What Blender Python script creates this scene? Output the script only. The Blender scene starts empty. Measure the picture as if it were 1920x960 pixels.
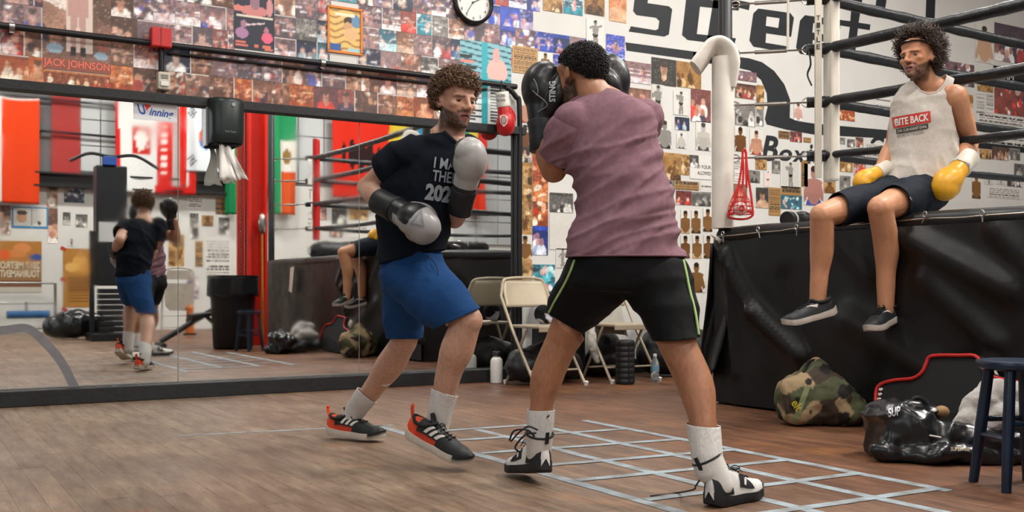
import bpy, bmesh, math, random
import numpy as np
from mathutils import Vector, Matrix, noise
from mathutils.bvhtree import BVHTree

# ------------------------------------------------------------------ camera
SC = bpy.context.scene
COL = SC.collection
F, H, YAW = 1940.0, 0.72, math.radians(30.9)
FW = Vector((math.sin(YAW), math.cos(YAW), 0))
RT = Vector((math.cos(YAW), -math.sin(YAW), 0))
UP = Vector((0, 0, 1))
cam_d = bpy.data.cameras.new('camera')
cam_d.sensor_width = 36
cam_d.lens = F / 1920 * 36
cam_d.shift_y = 60 / 1920
cam_d.clip_start = 0.05
cam_d.dof.use_dof = True
cam_d.dof.focus_distance = 4.4
cam_d.dof.aperture_fstop = 7.0
cam = bpy.data.objects.new('camera', cam_d)
cam.location = (0, 0, H)
cam.rotation_euler = (math.pi / 2, 0, -YAW)
COL.objects.link(cam)
SC.camera = cam

# ------------------------------------------------------------------ world, exposure
SC.view_settings.view_transform = 'Standard'
SC.view_settings.look = 'None'
SC.view_settings.gamma = 1
SC.view_settings.use_curve_mapping = False
SC.view_settings.exposure = 0.18
W_ = bpy.data.worlds.new('world'); SC.world = W_
W_.use_nodes = True
W_.node_tree.nodes['Background'].inputs[0].default_value = (0.75, 0.85, 1.0, 1)
W_.node_tree.nodes['Background'].inputs[1].default_value = 0.25

# ------------------------------------------------------------------ large lights
def area(name, loc, target, sx, sy, power, col):
    d = bpy.data.lights.new(name, 'AREA'); d.shape = 'RECTANGLE'
    d.size, d.size_y, d.energy, d.color = sx, sy, power, col
    o = bpy.data.objects.new(name, d); o.location = loc
    o.rotation_euler = (Vector(target) - Vector(loc)).to_track_quat('-Z', 'Y').to_euler()
    COL.objects.link(o)
    return o
YW = 7.0            # poster wall with the mirrors
YB = -4.5           # wall behind the camera
XL, XR, ZC = -5.0, 12.5, 5.0
# added fill lights, standing in for daylight, high on the left and rear walls
area('window_light', (XL + 0.12, 1.6, 3.3), (4, 3.0, 0.9), 6.0, 2.0, 70, (0.93, 0.97, 1.0))
area('window_light', (-1.2, YB + 0.1, 3.5), (2.4, 4, 0.9), 3.6, 1.8, 40, (1.0, 0.98, 0.95))

# ------------------------------------------------------------------ helpers: pixels -> place
PK = [1.0]          # depth factor of the figure being placed
def P(u, v, d):
    d = d * PK[0]
    return FW * d + RT * ((u - 960) / F * d) + UP * (H + (540 - v) / F * d)
def G(u, v, z=0.0):
    d = (H - z) * F / (v - 540)
    p = P(u, v, d); p.z = z
    return p
def ray(u, v):
    return FW * F + RT * (u - 960) + UP * (540 - v)
def WY(u, v, y=7.0):
    r = ray(u, v); t = y / r.y
    return Vector((r.x * t, y, H + r.z * t))
def WX(u, v, x):
    r = ray(u, v); t = x / r.x
    return Vector((x, r.y * t, H + r.z * t))
YM = 6.985          # mirror surface
def MY(u, v, y):    # seen in the mirror, on the plane y
    p = WY(u, v, 2 * YM - y); p.y = y
    return p
def MG(u, v, z=0.0):
    p = G(u, v, z); p.y = 2 * YM - p.y
    return p

# ------------------------------------------------------------------ helpers: colour, materials
def lin(c):
    if isinstance(c, str):
        c = [int(c[i:i + 2], 16) / 255 for i in (0, 2, 4)]
    return tuple((x / 12.92 if x <= 0.04045 else ((x + 0.055) / 1.055) ** 2.4) for x in c[:3])
def lin4(c): return (*lin(c), 1.0)
MATS = {}
def pm(name, col=None, rough=0.5, metal=0.0, var=0.12, vs=12.0, bump=0.0, bs=60.0, coat=0.0, sheen=0.0,
       sss=0.0, trans=0.0, attr=False, col2=None, stretch=None, rvar=0.0, spec=0.5, emit=0.0, ior=1.45):
    if name in MATS: return MATS[name]
    m = bpy.data.materials.new(name); m.use_nodes = True
    nt = m.node_tree; N = nt.nodes; L = nt.links
    b = N['Principled BSDF']
    b.inputs['Roughness'].default_value = rough
    b.inputs['Metallic'].default_value = metal
    b.inputs['Coat Weight'].default_value = coat
    b.inputs['Coat Roughness'].default_value = 0.15
    b.inputs['Sheen Weight'].default_value = sheen
    b.inputs['Specular IOR Level'].default_value = spec
    b.inputs['IOR'].default_value = ior
    if sss:
        b.inputs['Subsurface Weight'].default_value = sss
        b.inputs['Subsurface Radius'].default_value = (0.9, 0.35, 0.2)
        b.inputs['Subsurface Scale'].default_value = 0.006
    b.inputs['Transmission Weight'].default_value = trans
    tc = N.new('ShaderNodeTexCoord')
    mp = N.new('ShaderNodeMapping'); L.new(tc.outputs['Object'], mp.inputs[0])
    if stretch: mp.inputs['Scale'].default_value = stretch
    nz = N.new('ShaderNodeTexNoise'); nz.inputs['Scale'].default_value = vs; nz.inputs['Detail'].default_value = 6
    L.new(mp.outputs[0], nz.inputs['Vector'])
    if attr:
        at = N.new('ShaderNodeAttribute'); at.attribute_name = 'Col'; csrc = at.outputs['Color']
    else:
        rgb = N.new('ShaderNodeRGB'); rgb.outputs[0].default_value = lin4(col); csrc = rgb.outputs[0]
    mx = N.new('ShaderNodeMix'); mx.data_type = 'RGBA'
    if col2:
        mx.blend_type = 'MIX'
        rp = N.new('ShaderNodeMapRange'); rp.inputs[1].default_value = 0.4; rp.inputs[2].default_value = 0.65
        L.new(nz.outputs[0], rp.inputs[0]); L.new(rp.outputs[0], mx.inputs[0])
        L.new(csrc, mx.inputs[6]); mx.inputs[7].default_value = lin4(col2)
    else:
        mx.blend_type = 'MULTIPLY'; mx.inputs[0].default_value = 1.0
        rp = N.new('ShaderNodeMapRange'); rp.inputs[1].default_value = 0.25; rp.inputs[2].default_value = 0.75
        rp.inputs[3].default_value = 1 - var; rp.inputs[4].default_value = 1 + var
        L.new(nz.outputs[0], rp.inputs[0])
        L.new(csrc, mx.inputs[6]); L.new(rp.outputs[0], mx.inputs[7])
    L.new(mx.outputs[2], b.inputs['Base Color'])
    if rvar:
        r2 = N.new('ShaderNodeMapRange'); r2.inputs[1].default_value = 0.3; r2.inputs[2].default_value = 0.7
        r2.inputs[3].default_value = max(0.02, rough - rvar); r2.inputs[4].default_value = rough + rvar
        L.new(nz.outputs[0], r2.inputs[0]); L.new(r2.outputs[0], b.inputs['Roughness'])
    if bump:
        nb = N.new('ShaderNodeTexNoise'); nb.inputs['Scale'].default_value = bs; nb.inputs['Detail'].default_value = 5
        L.new(mp.outputs[0], nb.inputs['Vector'])
        bp = N.new('ShaderNodeBump'); bp.inputs['Strength'].default_value = bump; bp.inputs['Distance'].default_value = 0.01
        L.new(nb.outputs[0], bp.inputs['Height']); L.new(bp.outputs[0], b.inputs['Normal'])
    if emit:
        L.new(mx.outputs[2], b.inputs['Emission Color']); b.inputs['Emission Strength'].default_value = emit
    MATS[name] = m
    return m

# ------------------------------------------------------------------ helpers: objects
def mworld(o):
    m = o.matrix_basis.copy()
    if o.parent:
        m = mworld(o.parent) @ o.matrix_parent_inverse @ m
    return m
def link(o, parent=None, world=True):
    COL.objects.link(o)
    if parent:
        o.parent = parent
        if world: o.matrix_parent_inverse = mworld(parent).inverted()
    return o
def tag(o, label=None, cat=None, group=None, kind=None):
    if label: o['label'] = label
    if cat: o['category'] = cat
    if group: o['group'] = group
    if kind: o['kind'] = kind
    return o
def thing(name, label, cat, loc=(0, 0, 0), rz=0.0, group=None):
    o = bpy.data.objects.new(name, None); o.empty_display_size = 0.05
    o.location = loc; o.rotation_euler = (0, 0, rz)
    COL.objects.link(o)
    return tag(o, label, cat, group)
def mesh_of(V, Fc, smooth=False, cols=None, name='mesh'):
    me = bpy.data.meshes.new(name)
    me.from_pydata([tuple(v) for v in V], [], [tuple(int(i) for i in f) for f in Fc])
    if smooth: me.shade_smooth()
    if cols is not None:
        at = me.color_attributes.new('Col', 'FLOAT_COLOR', 'POINT')
        a = np.ones((len(V), 4), dtype=np.float32); a[:, :3] = cols
        at.data.foreach_set('color', a.ravel())
    me.update()
    return me
def obj(name, me, m, parent=None, world=True):
    if isinstance(me, MB): me = me.mesh()
    o = bpy.data.objects.new(name, me)
    me.name = name
    if m and not me.materials: me.materials.append(m)
    return link(o, parent, world)
def clone(root, loc, rz, label=None, scale=None):
    def cp(o, par):
        c = o.copy(); COL.objects.link(c)
        if par:
            c.parent = par; c.matrix_parent_inverse = o.matrix_parent_inverse.copy()
        for ch in list(o.children): cp(ch, c)
        return c
    r = cp(root, None)
    r.location = loc; r.rotation_euler = (0, 0, rz)
    if label: r['label'] = label
    return r

class MB:
    """collects shapes into one mesh"""
    def __init__(self): self.V = []; self.F = []; self.S = []
    def add(self, V, Fc, smooth=False):
        n = len(self.V)
        self.V += [Vector(v) for v in V]
        self.F += [tuple(i + n for i in f) for f in Fc]
        self.S += [smooth] * len(Fc)
        return self
    def box(self, c, s, rot=None, bev=0.0):
        bm = bmesh.new(); bmesh.ops.create_cube(bm, size=1)
        for v in bm.verts: v.co = Vector((v.co.x * s[0], v.co.y * s[1], v.co.z * s[2]))
        if bev:
            bmesh.ops.bevel(bm, geom=list(bm.edges), offset=bev, segments=2, profile=0.6, affect='EDGES')
        M = Matrix.Translation(Vector(c)) @ (rot.to_4x4() if rot else Matrix.Identity(4))
        V = [M @ v.co for v in bm.verts]; bm.verts.index_update()
        Fc = [[v.index for v in f.verts] for f in bm.faces]
        bm.free()
        return self.add(V, Fc, False)
    def span(self, a, b, bev=0.0):
        a = Vector(a); b = Vector(b)
        return self.box((a + b) / 2, [abs(x) for x in (b - a)], None, bev)
    def tube(self, pts, r, n=12, closed=False, caps=True, flat=1.0):
        V, Fc = sweep(pts, r, n, closed, caps, flat)
        return self.add(V, Fc, True)
    def lathe(self, prof, c=(0, 0, 0), n=24, rot=None, caps=True):
        V = []; Fc = []
        R = rot.to_3x3() if rot else Matrix.Identity(3)
        for (r, z) in prof:
            for k in range(n):
                a = 2 * math.pi * k / n
                V.append(R @ Vector((r * math.cos(a), r * math.sin(a), z)) + Vector(c))
        for i in range(len(prof) - 1):
            for k in range(n):
                k2 = (k + 1) % n
                Fc.append((i * n + k, i * n + k2, (i + 1) * n + k2, (i + 1) * n + k))
        if caps:
            Fc.append(tuple(range(n - 1, -1, -1))); Fc.append(tuple((len(prof) - 1) * n + k for k in range(n)))
        return self.add(V, Fc, True)
    def ell(self, c, r, rot=None, n=20, m=12):
        V, Fc = ellipsoid(c, r, rot, n, m)
        return self.add(V, Fc, True)
    def poly(self, pts, thick=None):
        """flat polygon; with a thickness vector: a slab"""
        pts = [Vector(p) for p in pts]; n = len(pts)
        if thick is None: return self.add(pts, [tuple(range(n))])
        t = Vector(thick)
        V = pts + [p + t for p in pts]
        Fc = [tuple(range(n - 1, -1, -1)), tuple(range(n, 2 * n))]
        Fc += [(i, (i + 1) % n, n + (i + 1) % n, n + i) for i in range(n)]
        return self.add(V, Fc)
    def mesh(self, name='mesh'):
        me = bpy.data.meshes.new(name)
        me.from_pydata([tuple(v) for v in self.V], [], self.F)
        me.polygons.foreach_set('use_smooth', self.S)
        me.update()
        bm = bmesh.new(); bm.from_mesh(me); bmesh.ops.recalc_face_normals(bm, faces=bm.faces); bm.to_mesh(me); bm.free()
        if any(self.S):
            try: me.set_sharp_from_angle(angle=math.radians(50))
            except Exception: pass
        return me

def frames(pts, closed=False):
    pts = [Vector(p) for p in pts]; n = len(pts)
    T = []
    for i in range(n):
        a = pts[(i - 1) % n] if (closed or i > 0) else pts[i]
        b = pts[(i + 1) % n] if (closed or i < n - 1) else pts[i]
        t = (b - a)
        T.append(t.normalized() if t.length > 1e-9 else Vector((0, 0, 1)))
    u = T[0].cross(Vector((0, 0, 1)))
    if u.length < 0.1: u = T[0].cross(Vector((1, 0, 0)))
    u.normalize()
    out = []
    for t in T:
        u = (u - t * u.dot(t))
        u = u.normalized() if u.length > 1e-6 else t.orthogonal().normalized()
        out.append((t, u, t.cross(u)))
    return pts, out
def sweep(pts, r, n=12, closed=False, caps=True, flat=1.0):
    pts, fr = frames(pts, closed)
    R = r if isinstance(r, (list, tuple)) else [r] * len(pts)
    V = []; Fc = []
    for p, (t, u, w), rr in zip(pts, fr, R):
        for k in range(n):
            a = 2 * math.pi * k / n
            V.append(p + u * (rr * math.cos(a)) + w * (rr * flat * math.sin(a)))
    m = len(pts)
    for i in range(m if closed else m - 1):
        j = (i + 1) % m
        for k in range(n):
            k2 = (k + 1) % n
            Fc.append((i * n + k, i * n + k2, j * n + k2, j * n + k))
    if caps and not closed:
        Fc.append(tuple(range(n - 1, -1, -1))); Fc.append(tuple((m - 1) * n + k for k in range(n)))
    return V, Fc
def ellipsoid(c, r, rot=None, n=20, m=12):
    R = rot.to_3x3() if rot else Matrix.Identity(3)
    c = Vector(c); V = [c + R @ Vector((0, 0, -r[2]))]; Fc = []
    for i in range(1, m):
        ph = -math.pi / 2 + math.pi * i / m
        for k in range(n):
            a = 2 * math.pi * k / n
            V.append(c + R @ Vector((r[0] * math.cos(ph) * math.cos(a), r[1] * math.cos(ph) * math.sin(a), r[2] * math.sin(ph))))
    V.append(c + R @ Vector((0, 0, r[2])))
    top = len(V) - 1
    for k in range(n):
        Fc.append((0, 1 + (k + 1) % n, 1 + k))
        Fc.append((top, top - n + k, top - n + (k + 1) % n))
    for i in range(m - 2):
        for k in range(n):
            a = 1 + i * n + k; b = 1 + i * n + (k + 1) % n
            Fc.append((a, b, b + n, a + n))
    return V, Fc
def spline(pts, k=6, closed=False):
    """Catmull-Rom through the points"""
    pts = [Vector(p) for p in pts]; n = len(pts); out = []
    for i in range(n if closed else n - 1):
        p0 = pts[(i - 1) % n] if (closed or i > 0) else pts[0] * 2 - pts[1]
        p1 = pts[i]; p2 = pts[(i + 1) % n]
        p3 = pts[(i + 2) % n] if (closed or i < n - 2) else p2 * 2 - p1
        for s in range(k):
            t = s / k
            out.append(0.5 * ((2 * p1) + (p2 - p0) * t + (2 * p0 - 5 * p1 + 4 * p2 - p3) * t * t + (3 * p1 - p0 - 3 * p2 + p3) * t ** 3))
    if not closed: out.append(pts[-1])
    return out

# ---- text as meshes
def text_mesh(s, size=1.0, bold=0.0, shear=0.0, spacing=1.0, align='LEFT', sx=1.0):
    cu = bpy.data.curves.new('text', 'FONT'); cu.body = s; cu.size = size; cu.offset = bold * size; cu.shear = shear
    cu.space_character = spacing; cu.align_x = align; cu.resolution_u = 3
    o = bpy.data.objects.new('text', cu); COL.objects.link(o)
    dg = bpy.context.evaluated_depsgraph_get()
    me = bpy.data.meshes.new_from_object(o.evaluated_get(dg))
    V = [(v.co.x * sx, v.co.y) for v in me.vertices]; Fc = [tuple(p.vertices) for p in me.polygons]
    bpy.data.objects.remove(o); bpy.data.curves.remove(cu); bpy.data.meshes.remove(me)
    return V, Fc
def flat_text(name, s, org, ux, uy, size, m, parent, bold=0.0, fit=None, **kw):
    V, Fc = text_mesh(s, size, bold, **kw)
    if fit:
        xs = [v[0] for v in V]; x0, x1 = min(xs), max(xs)
        V = [((x - x0) / (x1 - x0) * fit, y) for x, y in V]
    org = Vector(org); ux = Vector(ux).normalized(); uy = Vector(uy).normalized()
    me = mesh_of([org + ux * x + uy * y for x, y in V], Fc)
    return obj(name, me, m, parent)
def wrap_text(name, s, org, ux, uy, target, m, parent, size=0.05, bold=0.0, fit=None, off=0.003, **kw):
    """lettering laid on a curved surface: target is a BVH tree"""
    V, Fc = text_mesh(s, size, bold, **kw)
    if fit:
        xs = [v[0] for v in V]; x0, x1 = min(xs), max(xs)
        V = [((x - x0) / (x1 - x0) * fit, y) for x, y in V]
    return wrap_polys(name, V, Fc, org, ux, uy, target, m, parent, off)
def wrap_polys(name, V, Fc, org, ux, uy, target, m, parent, off=0.003, cell=0.011, facing=True):
    org = Vector(org); ux = Vector(ux).normalized(); uy = Vector(uy).normalized(); n = ux.cross(uy).normalized()
    bm = bmesh.new()
    vs = [bm.verts.new((x, y, 0)) for x, y in V]
    for f in Fc:
        try: bm.faces.new([vs[i] for i in f])
        except ValueError: pass
    for _ in range(5):
        es = [e for e in bm.edges if e.calc_length() > cell]
        if not es: break
        bmesh.ops.subdivide_edges(bm, edges=es, cuts=1)
    bmesh.ops.triangulate(bm, faces=bm.faces)
    for v in bm.verts:
        p = org + ux * v.co.x + uy * v.co.y
        if facing: n = (Vector((0, 0, H)) - p).normalized()
        hit = target.ray_cast(p + n * 0.25, -n)
        if hit[0] is not None and (hit[0] - p).length < 0.34: v.co = hit[0] + n * off
        else:
            nr = target.find_nearest(p); v.co = (nr[0] + n * off) if nr[0] is not None else p
    me = bpy.data.meshes.new(name); bm.to_mesh(me); bm.free()
    return obj(name, me, m, parent)
# =================================================================== structure
def floor_material():
    m = bpy.data.materials.new('worn_floor_boards'); m.use_nodes = True
    nt = m.node_tree; N = nt.nodes; L = nt.links; b = N['Principled BSDF']
    g = N.new('ShaderNodeNewGeometry'); oi = N.new('ShaderNodeObjectInfo')
    mp = N.new('ShaderNodeMapping'); mp.inputs['Scale'].default_value = (1, 0.16, 1); L.new(g.outputs['Position'], mp.inputs[0])
    def nz(scale, src, det=6, rough=0.6):
        n = N.new('ShaderNodeTexNoise'); n.inputs['Scale'].default_value = scale; n.inputs['Detail'].default_value = det
        n.inputs['Roughness'].default_value = rough; L.new(src, n.inputs['Vector']); return n.outputs[0]
    def ramp(src, stops):
        r = N.new('ShaderNodeValToRGB'); L.new(src, r.inputs[0])
        e = r.color_ramp.elements
        while len(e) < len(stops): e.new(0.5)
        for i, (p, c) in enumerate(stops): e[i].position = p; e[i].color = lin4(c)
        return r.outputs[0]
    def mix(a, b_, f, mode='MIX'):
        x = N.new('ShaderNodeMix'); x.data_type = 'RGBA'; x.blend_type = mode
        for s, i in ((f, 0), (a, 6), (b_, 7)):
            if hasattr(s, 'is_linked'): L.new(s, x.inputs[i])
            else: x.inputs[i].default_value = s
        return x.outputs[2]
    sx = N.new('ShaderNodeSeparateXYZ'); L.new(g.outputs['Position'], sx.inputs[0])
    patch = nz(0.9, g.outputs['Position'], 5)
    streak = nz(16, mp.outputs[0], 6, 0.7)
    worn = ramp(patch, [(0.32, '4a382c'), (0.5, '665040'), (0.66, '85705b')])
    grain = ramp(streak, [(0.28, '4a3524'), (0.47, '7d6653'), (0.62, '97826c'), (0.8, 'b7a48e')])
    c = mix(worn, grain, 0.6)
    # the boards are scuffed grey-tan on the left and browner towards the ring
    mr = N.new('ShaderNodeMapRange'); mr.inputs[1].default_value = 1.7; mr.inputs[2].default_value = 3.2
    L.new(sx.outputs[0], mr.inputs[0])
    c = mix(c, mix(c, lin4('cfa283'), 0.95, 'MULTIPLY'), mr.outputs[0])
    # bright amber varnish where nobody treads
    op = nz(1.6, g.outputs['Position'], 4)
    om = N.new('ShaderNodeMapRange'); om.inputs[1].default_value = 0.60; om.inputs[2].default_value = 0.68; L.new(op, om.inputs[0])
    ms = N.new('ShaderNodeMath'); ms.operation = 'MULTIPLY'; ms.inputs[1].default_value = 0.25; L.new(om.outputs[0], ms.inputs[0])
    c = mix(c, lin4('a56a33'), ms.outputs[0])
    sc = nz(38, mp.outputs[0], 3, 0.8)
    c = mix(c, ramp(sc, [(0.3, '7c7c7c'), (0.5, 'ffffff'), (0.75, 'ffffff')]), 0.5, 'MULTIPLY')
    rv = N.new('ShaderNodeMapRange'); rv.inputs[3].default_value = 0.9; rv.inputs[4].default_value = 1.1; L.new(oi.outputs['Random'], rv.inputs[0])
    c = mix(c, rv.outputs[0], 1.0, 'MULTIPLY')
    L.new(c, b.inputs['Base Color'])
    rr = N.new('ShaderNodeMapRange'); rr.inputs[1].default_value = 0.3; rr.inputs[2].default_value = 0.7
    rr.inputs[3].default_value = 0.34; rr.inputs[4].default_value = 0.6; L.new(patch, rr.inputs[0]); L.new(rr.outputs[0], b.inputs['Roughness'])
    bp = N.new('ShaderNodeBump'); bp.inputs['Strength'].default_value = 0.12; bp.inputs['Distance'].default_value = 0.004
    L.new(streak, bp.inputs['Height']); L.new(bp.outputs[0], b.inputs['Normal'])
    return m
FLOOR = floor_material()
M_black = pm('black_painted_wood', '17191b', 0.55, bump=0.2, bs=40, var=0.3)
M_wall = pm('white_painted_wall', 'cfcdc8', 0.75, var=0.05, vs=3, bump=0.08, bs=30)
M_side = pm('dark_side_wall', '6a6762', 0.8, var=0.1, vs=2)
M_ceil = pm('grey_ceiling', '38383a', 0.8, var=0.1, vs=2)
M_dark = pm('dark_void', '0c0b0b', 0.9, var=0.1)
M_steel = pm('brushed_steel', '9a9a98', 0.35, 1.0, var=0.15, vs=30)
M_white = pm('white_plastic', 'd8d6d0', 0.45, var=0.05)
M_grey = pm('grey_metal', '53575a', 0.55, 0.2, var=0.15)
M_pipe = pm('black_conduit', '1b1c1e', 0.42, 0.3, var=0.2)

def struct(name, me, m):
    return tag(obj(name, me, m), kind='structure')
fl = struct('floor', MB().span((XL, YB, -0.08), (XR, YW, -0.014)), M_dark)
BW = 0.088
rng = random.Random(5)
plank_me = {}
rest = MB(); shown = 0
cands = []
k0 = int(math.floor(XL / BW)); k1 = int(math.ceil(XR / BW))
for k in range(k0, k1):
    x = k * BW + BW / 2
    if x - BW / 2 < XL or x + BW / 2 > XR: continue
    y = YB - rng.random() * 2.0
    while y < YW:
        ln = rng.choice((1.9, 2.4, 2.9))
        y0, y1 = max(y, YB), min(y + ln, YW)
        if y1 - y0 > 0.05: cands.append((x, y0, y1))
        y += ln
def vis_rank(c):
    x, y0, y1 = c
    best = 9e9
    for y in (y0, (y0 + y1) / 2, y1):
        d = FW.x * x + FW.y * y
        if d < 1: continue
        u = 960 + F * (RT.x * x + RT.y * y) / d; v = 540 + H * F / d
        if -60 < u < 1980 and v < 1010: best = min(best, d)
    return best
cands.sort(key=vis_rank)
for i, (x, y0, y1) in enumerate(cands):
    ln = y1 - y0
    if i < 300 and vis_rank((x, y0, y1)) < 1e6:
        key = round(ln, 2)
        if key not in plank_me:
            plank_me[key] = MB().span((-BW / 2 + 0.0004, 0, -0.014), (BW / 2 - 0.0004, key - 0.002, 0)).mesh()
        p = obj('floor_board', plank_me[key], FLOOR, fl); p.location = (x, y0, 0)
    else:
        rest.span((x - BW / 2 + 0.0004, y0, -0.014), (x + BW / 2 - 0.0004, y1 - 0.002, 0))
tag(obj('floor_boards', rest, FLOOR, fl), kind='stuff')

wall_back = struct('wall_back', MB().span((XL, YW, -0.08), (XR, YW + 0.15, ZC)), M_wall)
wall_front = struct('wall_front', MB().span((XL, YB - 0.15, -0.08), (XR, YB, ZC)), M_wall)
wall_left = struct('wall_left', MB().span((XL - 0.15, YB, -0.08), (XL, YW, ZC)), M_side)
wall_right = struct('wall_right', MB().span((XR, YB, -0.08), (XR + 0.15, YW, ZC)), M_side)
ceiling = struct('ceiling', MB().span((XL, YB, ZC), (XR, YW, ZC + 0.1)), M_ceil)
struct('baseboard_back', MB().span((4.32, YW - 0.02, 0), (XR, YW, 0.12)), M_black)

# invented window frames with glowing panes behind the fill lights (outside the frame)
M_fill = pm('fill_glow', 'e8f0fa', 0.4, var=0.02, emit=1.2)
for i, (c, along) in enumerate((((XL + 0.03, 1.6, 3.3), 'y'), ((-1.2, YB + 0.03, 3.5), 'x'))):
    L_ = 6.0 if along == 'y' else 3.6; Hh = 2.0 if along == 'y' else 1.8
    def bx(a0, a1, z0, z1, t0, t1):
        mb = MB()
        if along == 'y': mb.span((c[0] + t0, c[1] + a0, c[2] + z0), (c[0] + t1, c[1] + a1, c[2] + z1))
        else: mb.span((c[0] + a0, c[1] + t0, c[2] + z0), (c[0] + a1, c[1] + t1, c[2] + z1))
        return mb
    fr = MB()
    for a, b_ in ((bx(-L_/2-.06, L_/2+.06, Hh/2, Hh/2+.06, -.03, .03), 0), (bx(-L_/2-.06, L_/2+.06, -Hh/2-.06, -Hh/2, -.03, .03), 0),
                  (bx(-L_/2-.06, -L_/2, -Hh/2, Hh/2, -.03, .03), 0), (bx(L_/2, L_/2+.06, -Hh/2, Hh/2, -.03, .03), 0)):
        fr.add(a.V, a.F)
    w = struct('window_%d' % (i + 1), fr, M_grey)
    npn = 5
    for j in range(npn):
        a0 = -L_/2 + L_ * j / npn + 0.02; a1 = -L_/2 + L_ * (j + 1) / npn - 0.02
        obj('pane', bx(a0, a1, -Hh/2, Hh/2, -.02, -.01), M_fill, w)

# fluorescent ceiling lights
M_tube = pm('lit_diffuser', 'fff4e2', 0.5, var=0.0, emit=6.0)
def ceiling_light(x, y, rz, label, power=70):
    t = thing('ceiling_light', label, 'light', (x, y, ZC - 0.02), rz, 'fluorescent ceiling lights')
    obj('housing', MB().span((-0.65, -0.11, -0.05), (0.65, 0.11, 0.02), 0.008), M_white, t, False)
    for s in (-0.05, 0.05):
        obj('tube', MB().tube([(-0.6, s, -0.07), (0.6, s, -0.07)], 0.016, 10), M_tube, t, False)
    for s in (-0.62, 0.62):
        obj('hanger', MB().box((s, 0, -0.06), (0.03, 0.18, 0.05)), M_white, t, False)
    d = bpy.data.lights.new('tube_light', 'AREA'); d.shape = 'RECTANGLE'; d.size = 1.25; d.size_y = 0.25
    d.energy = power; d.color = (1.0, 0.965, 0.91)
    o = bpy.data.objects.new('tube_light', d); o.location = (0, 0, -0.10); COL.objects.link(o); o.parent = t
for x, y, rz, pw, lb in (
        (0.6, 4.9, 0, 50, 'ceiling tube light nearest the left end of the mirrors'),
        (3.4, 5.2, 0, 60, 'ceiling tube light above the taped floor grid'),
        (6.6, 5.0, 0, 70, 'ceiling tube light between the ring and the poster wall'),
        (0.6, 1.2, 0, 40, 'ceiling tube light above the open floor by the camera'),
        (3.2, 1.6, 0, 120, 'ceiling tube light above the red column'),
        (6.0, 2.4, 0, 250, 'ceiling tube light above the ring canvas'),
        (9.2, 2.6, 0, 80, 'ceiling tube light at the far right over the ring'),
        (1.6, -2.6, 0, 110, 'ceiling tube light before the orange and white flag'),
        (4.6, -2.6, 0, 120, 'ceiling tube light before the eagle flag'),
        (7.6, -2.6, 0, 120, 'ceiling tube light before the red flags'),
        (10.4, -2.4, 0, 80, 'ceiling tube light at the far end of the flag wall')):
    ceiling_light(x, y, rz, lb, pw)

# ------------------------------------------------------------------ mirrors
mm = bpy.data.materials.new('silvered_glass'); mm.use_nodes = True
b = mm.node_tree.nodes['Principled BSDF']
b.inputs['Base Color'].default_value = (0.80, 0.82, 0.81, 1); b.inputs['Metallic'].default_value = 1
N = mm.node_tree.nodes; L = mm.node_tree.links
tc = N.new('ShaderNodeTexCoord'); nz = N.new('ShaderNodeTexNoise'); nz.inputs['Scale'].default_value = 3.0; nz.inputs['Detail'].default_value = 7
L.new(tc.outputs['Object'], nz.inputs[0]); mr = N.new('ShaderNodeMapRange')
mr.inputs[1].default_value = 0.45; mr.inputs[2].default_value = 0.8; mr.inputs[3].default_value = 0.012; mr.inputs[4].default_value = 0.06
L.new(nz.outputs[0], mr.inputs[0]); L.new(mr.outputs[0], b.inputs['Roughness'])
edges = [-0.95, 0.33, 1.614, 2.893, 4.19]
for i, lb in enumerate(('mirror panel beyond the left edge of the frame', 'leftmost mirror panel with grey tape over a curved crack',
                        'middle mirror panel between two seams behind the paper towel dispenser', 'rightmost mirror panel behind the man in the navy shirt')):
    x0, x1 = edges[i] + 0.0025, edges[i + 1] - 0.0025
    o = obj('wall_mirror', MB().span((x0, YM, 0.10), (x1, YW - 0.002, 1.935)), mm)
    tag(o, lb, 'mirror', 'mirror panels along the wall')
struct('trim_1', MB().span((-1.0, 6.93, 1.925), (4.28, YW, 1.985), 0.004), M_black)
sill = struct('trim_2', MB().span((-1.0, 6.885, 0), (4.28, YW, 0.098), 0.006), M_black)
struct('trim_3', MB().span((4.192, 6.945, 0.098), (4.25, YW, 1.925), 0.003), M_black)
tape_g = pm('grey_duct_tape', '77777a', 0.45, 0.3, var=0.12, vs=18)
# tape over the crack in the lower left mirror
cr = [WY(u, v, YM - 0.002) for u, v in ((-25, 622), (10, 619), (40, 615), (60, 620), (82, 640), (105, 665), (122, 690), (134, 715), (141, 727))]
cr = spline(cr, 4)
V = []; Fc = []
for i, p in enumerate(cr):
    a = cr[max(0, i - 1)]; q = cr[min(len(cr) - 1, i + 1)]; t = (q - a).normalized(); n_ = Vector((t.z, 0, -t.x))
    w = 0.026
    V += [p + n_ * w, p - n_ * w]
for i in range(len(cr) - 1): Fc.append((2 * i, 2 * i + 1, 2 * i + 3, 2 * i + 2))
tp = obj('duct_tape', mesh_of(V, Fc), tape_g); tag(tp, 'grey tape curving over the lower left corner of the mirror', 'tape')
sm = tp.modifiers.new('solid', 'SOLIDIFY'); sm.thickness = 0.0015; sm.offset = 0

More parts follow.
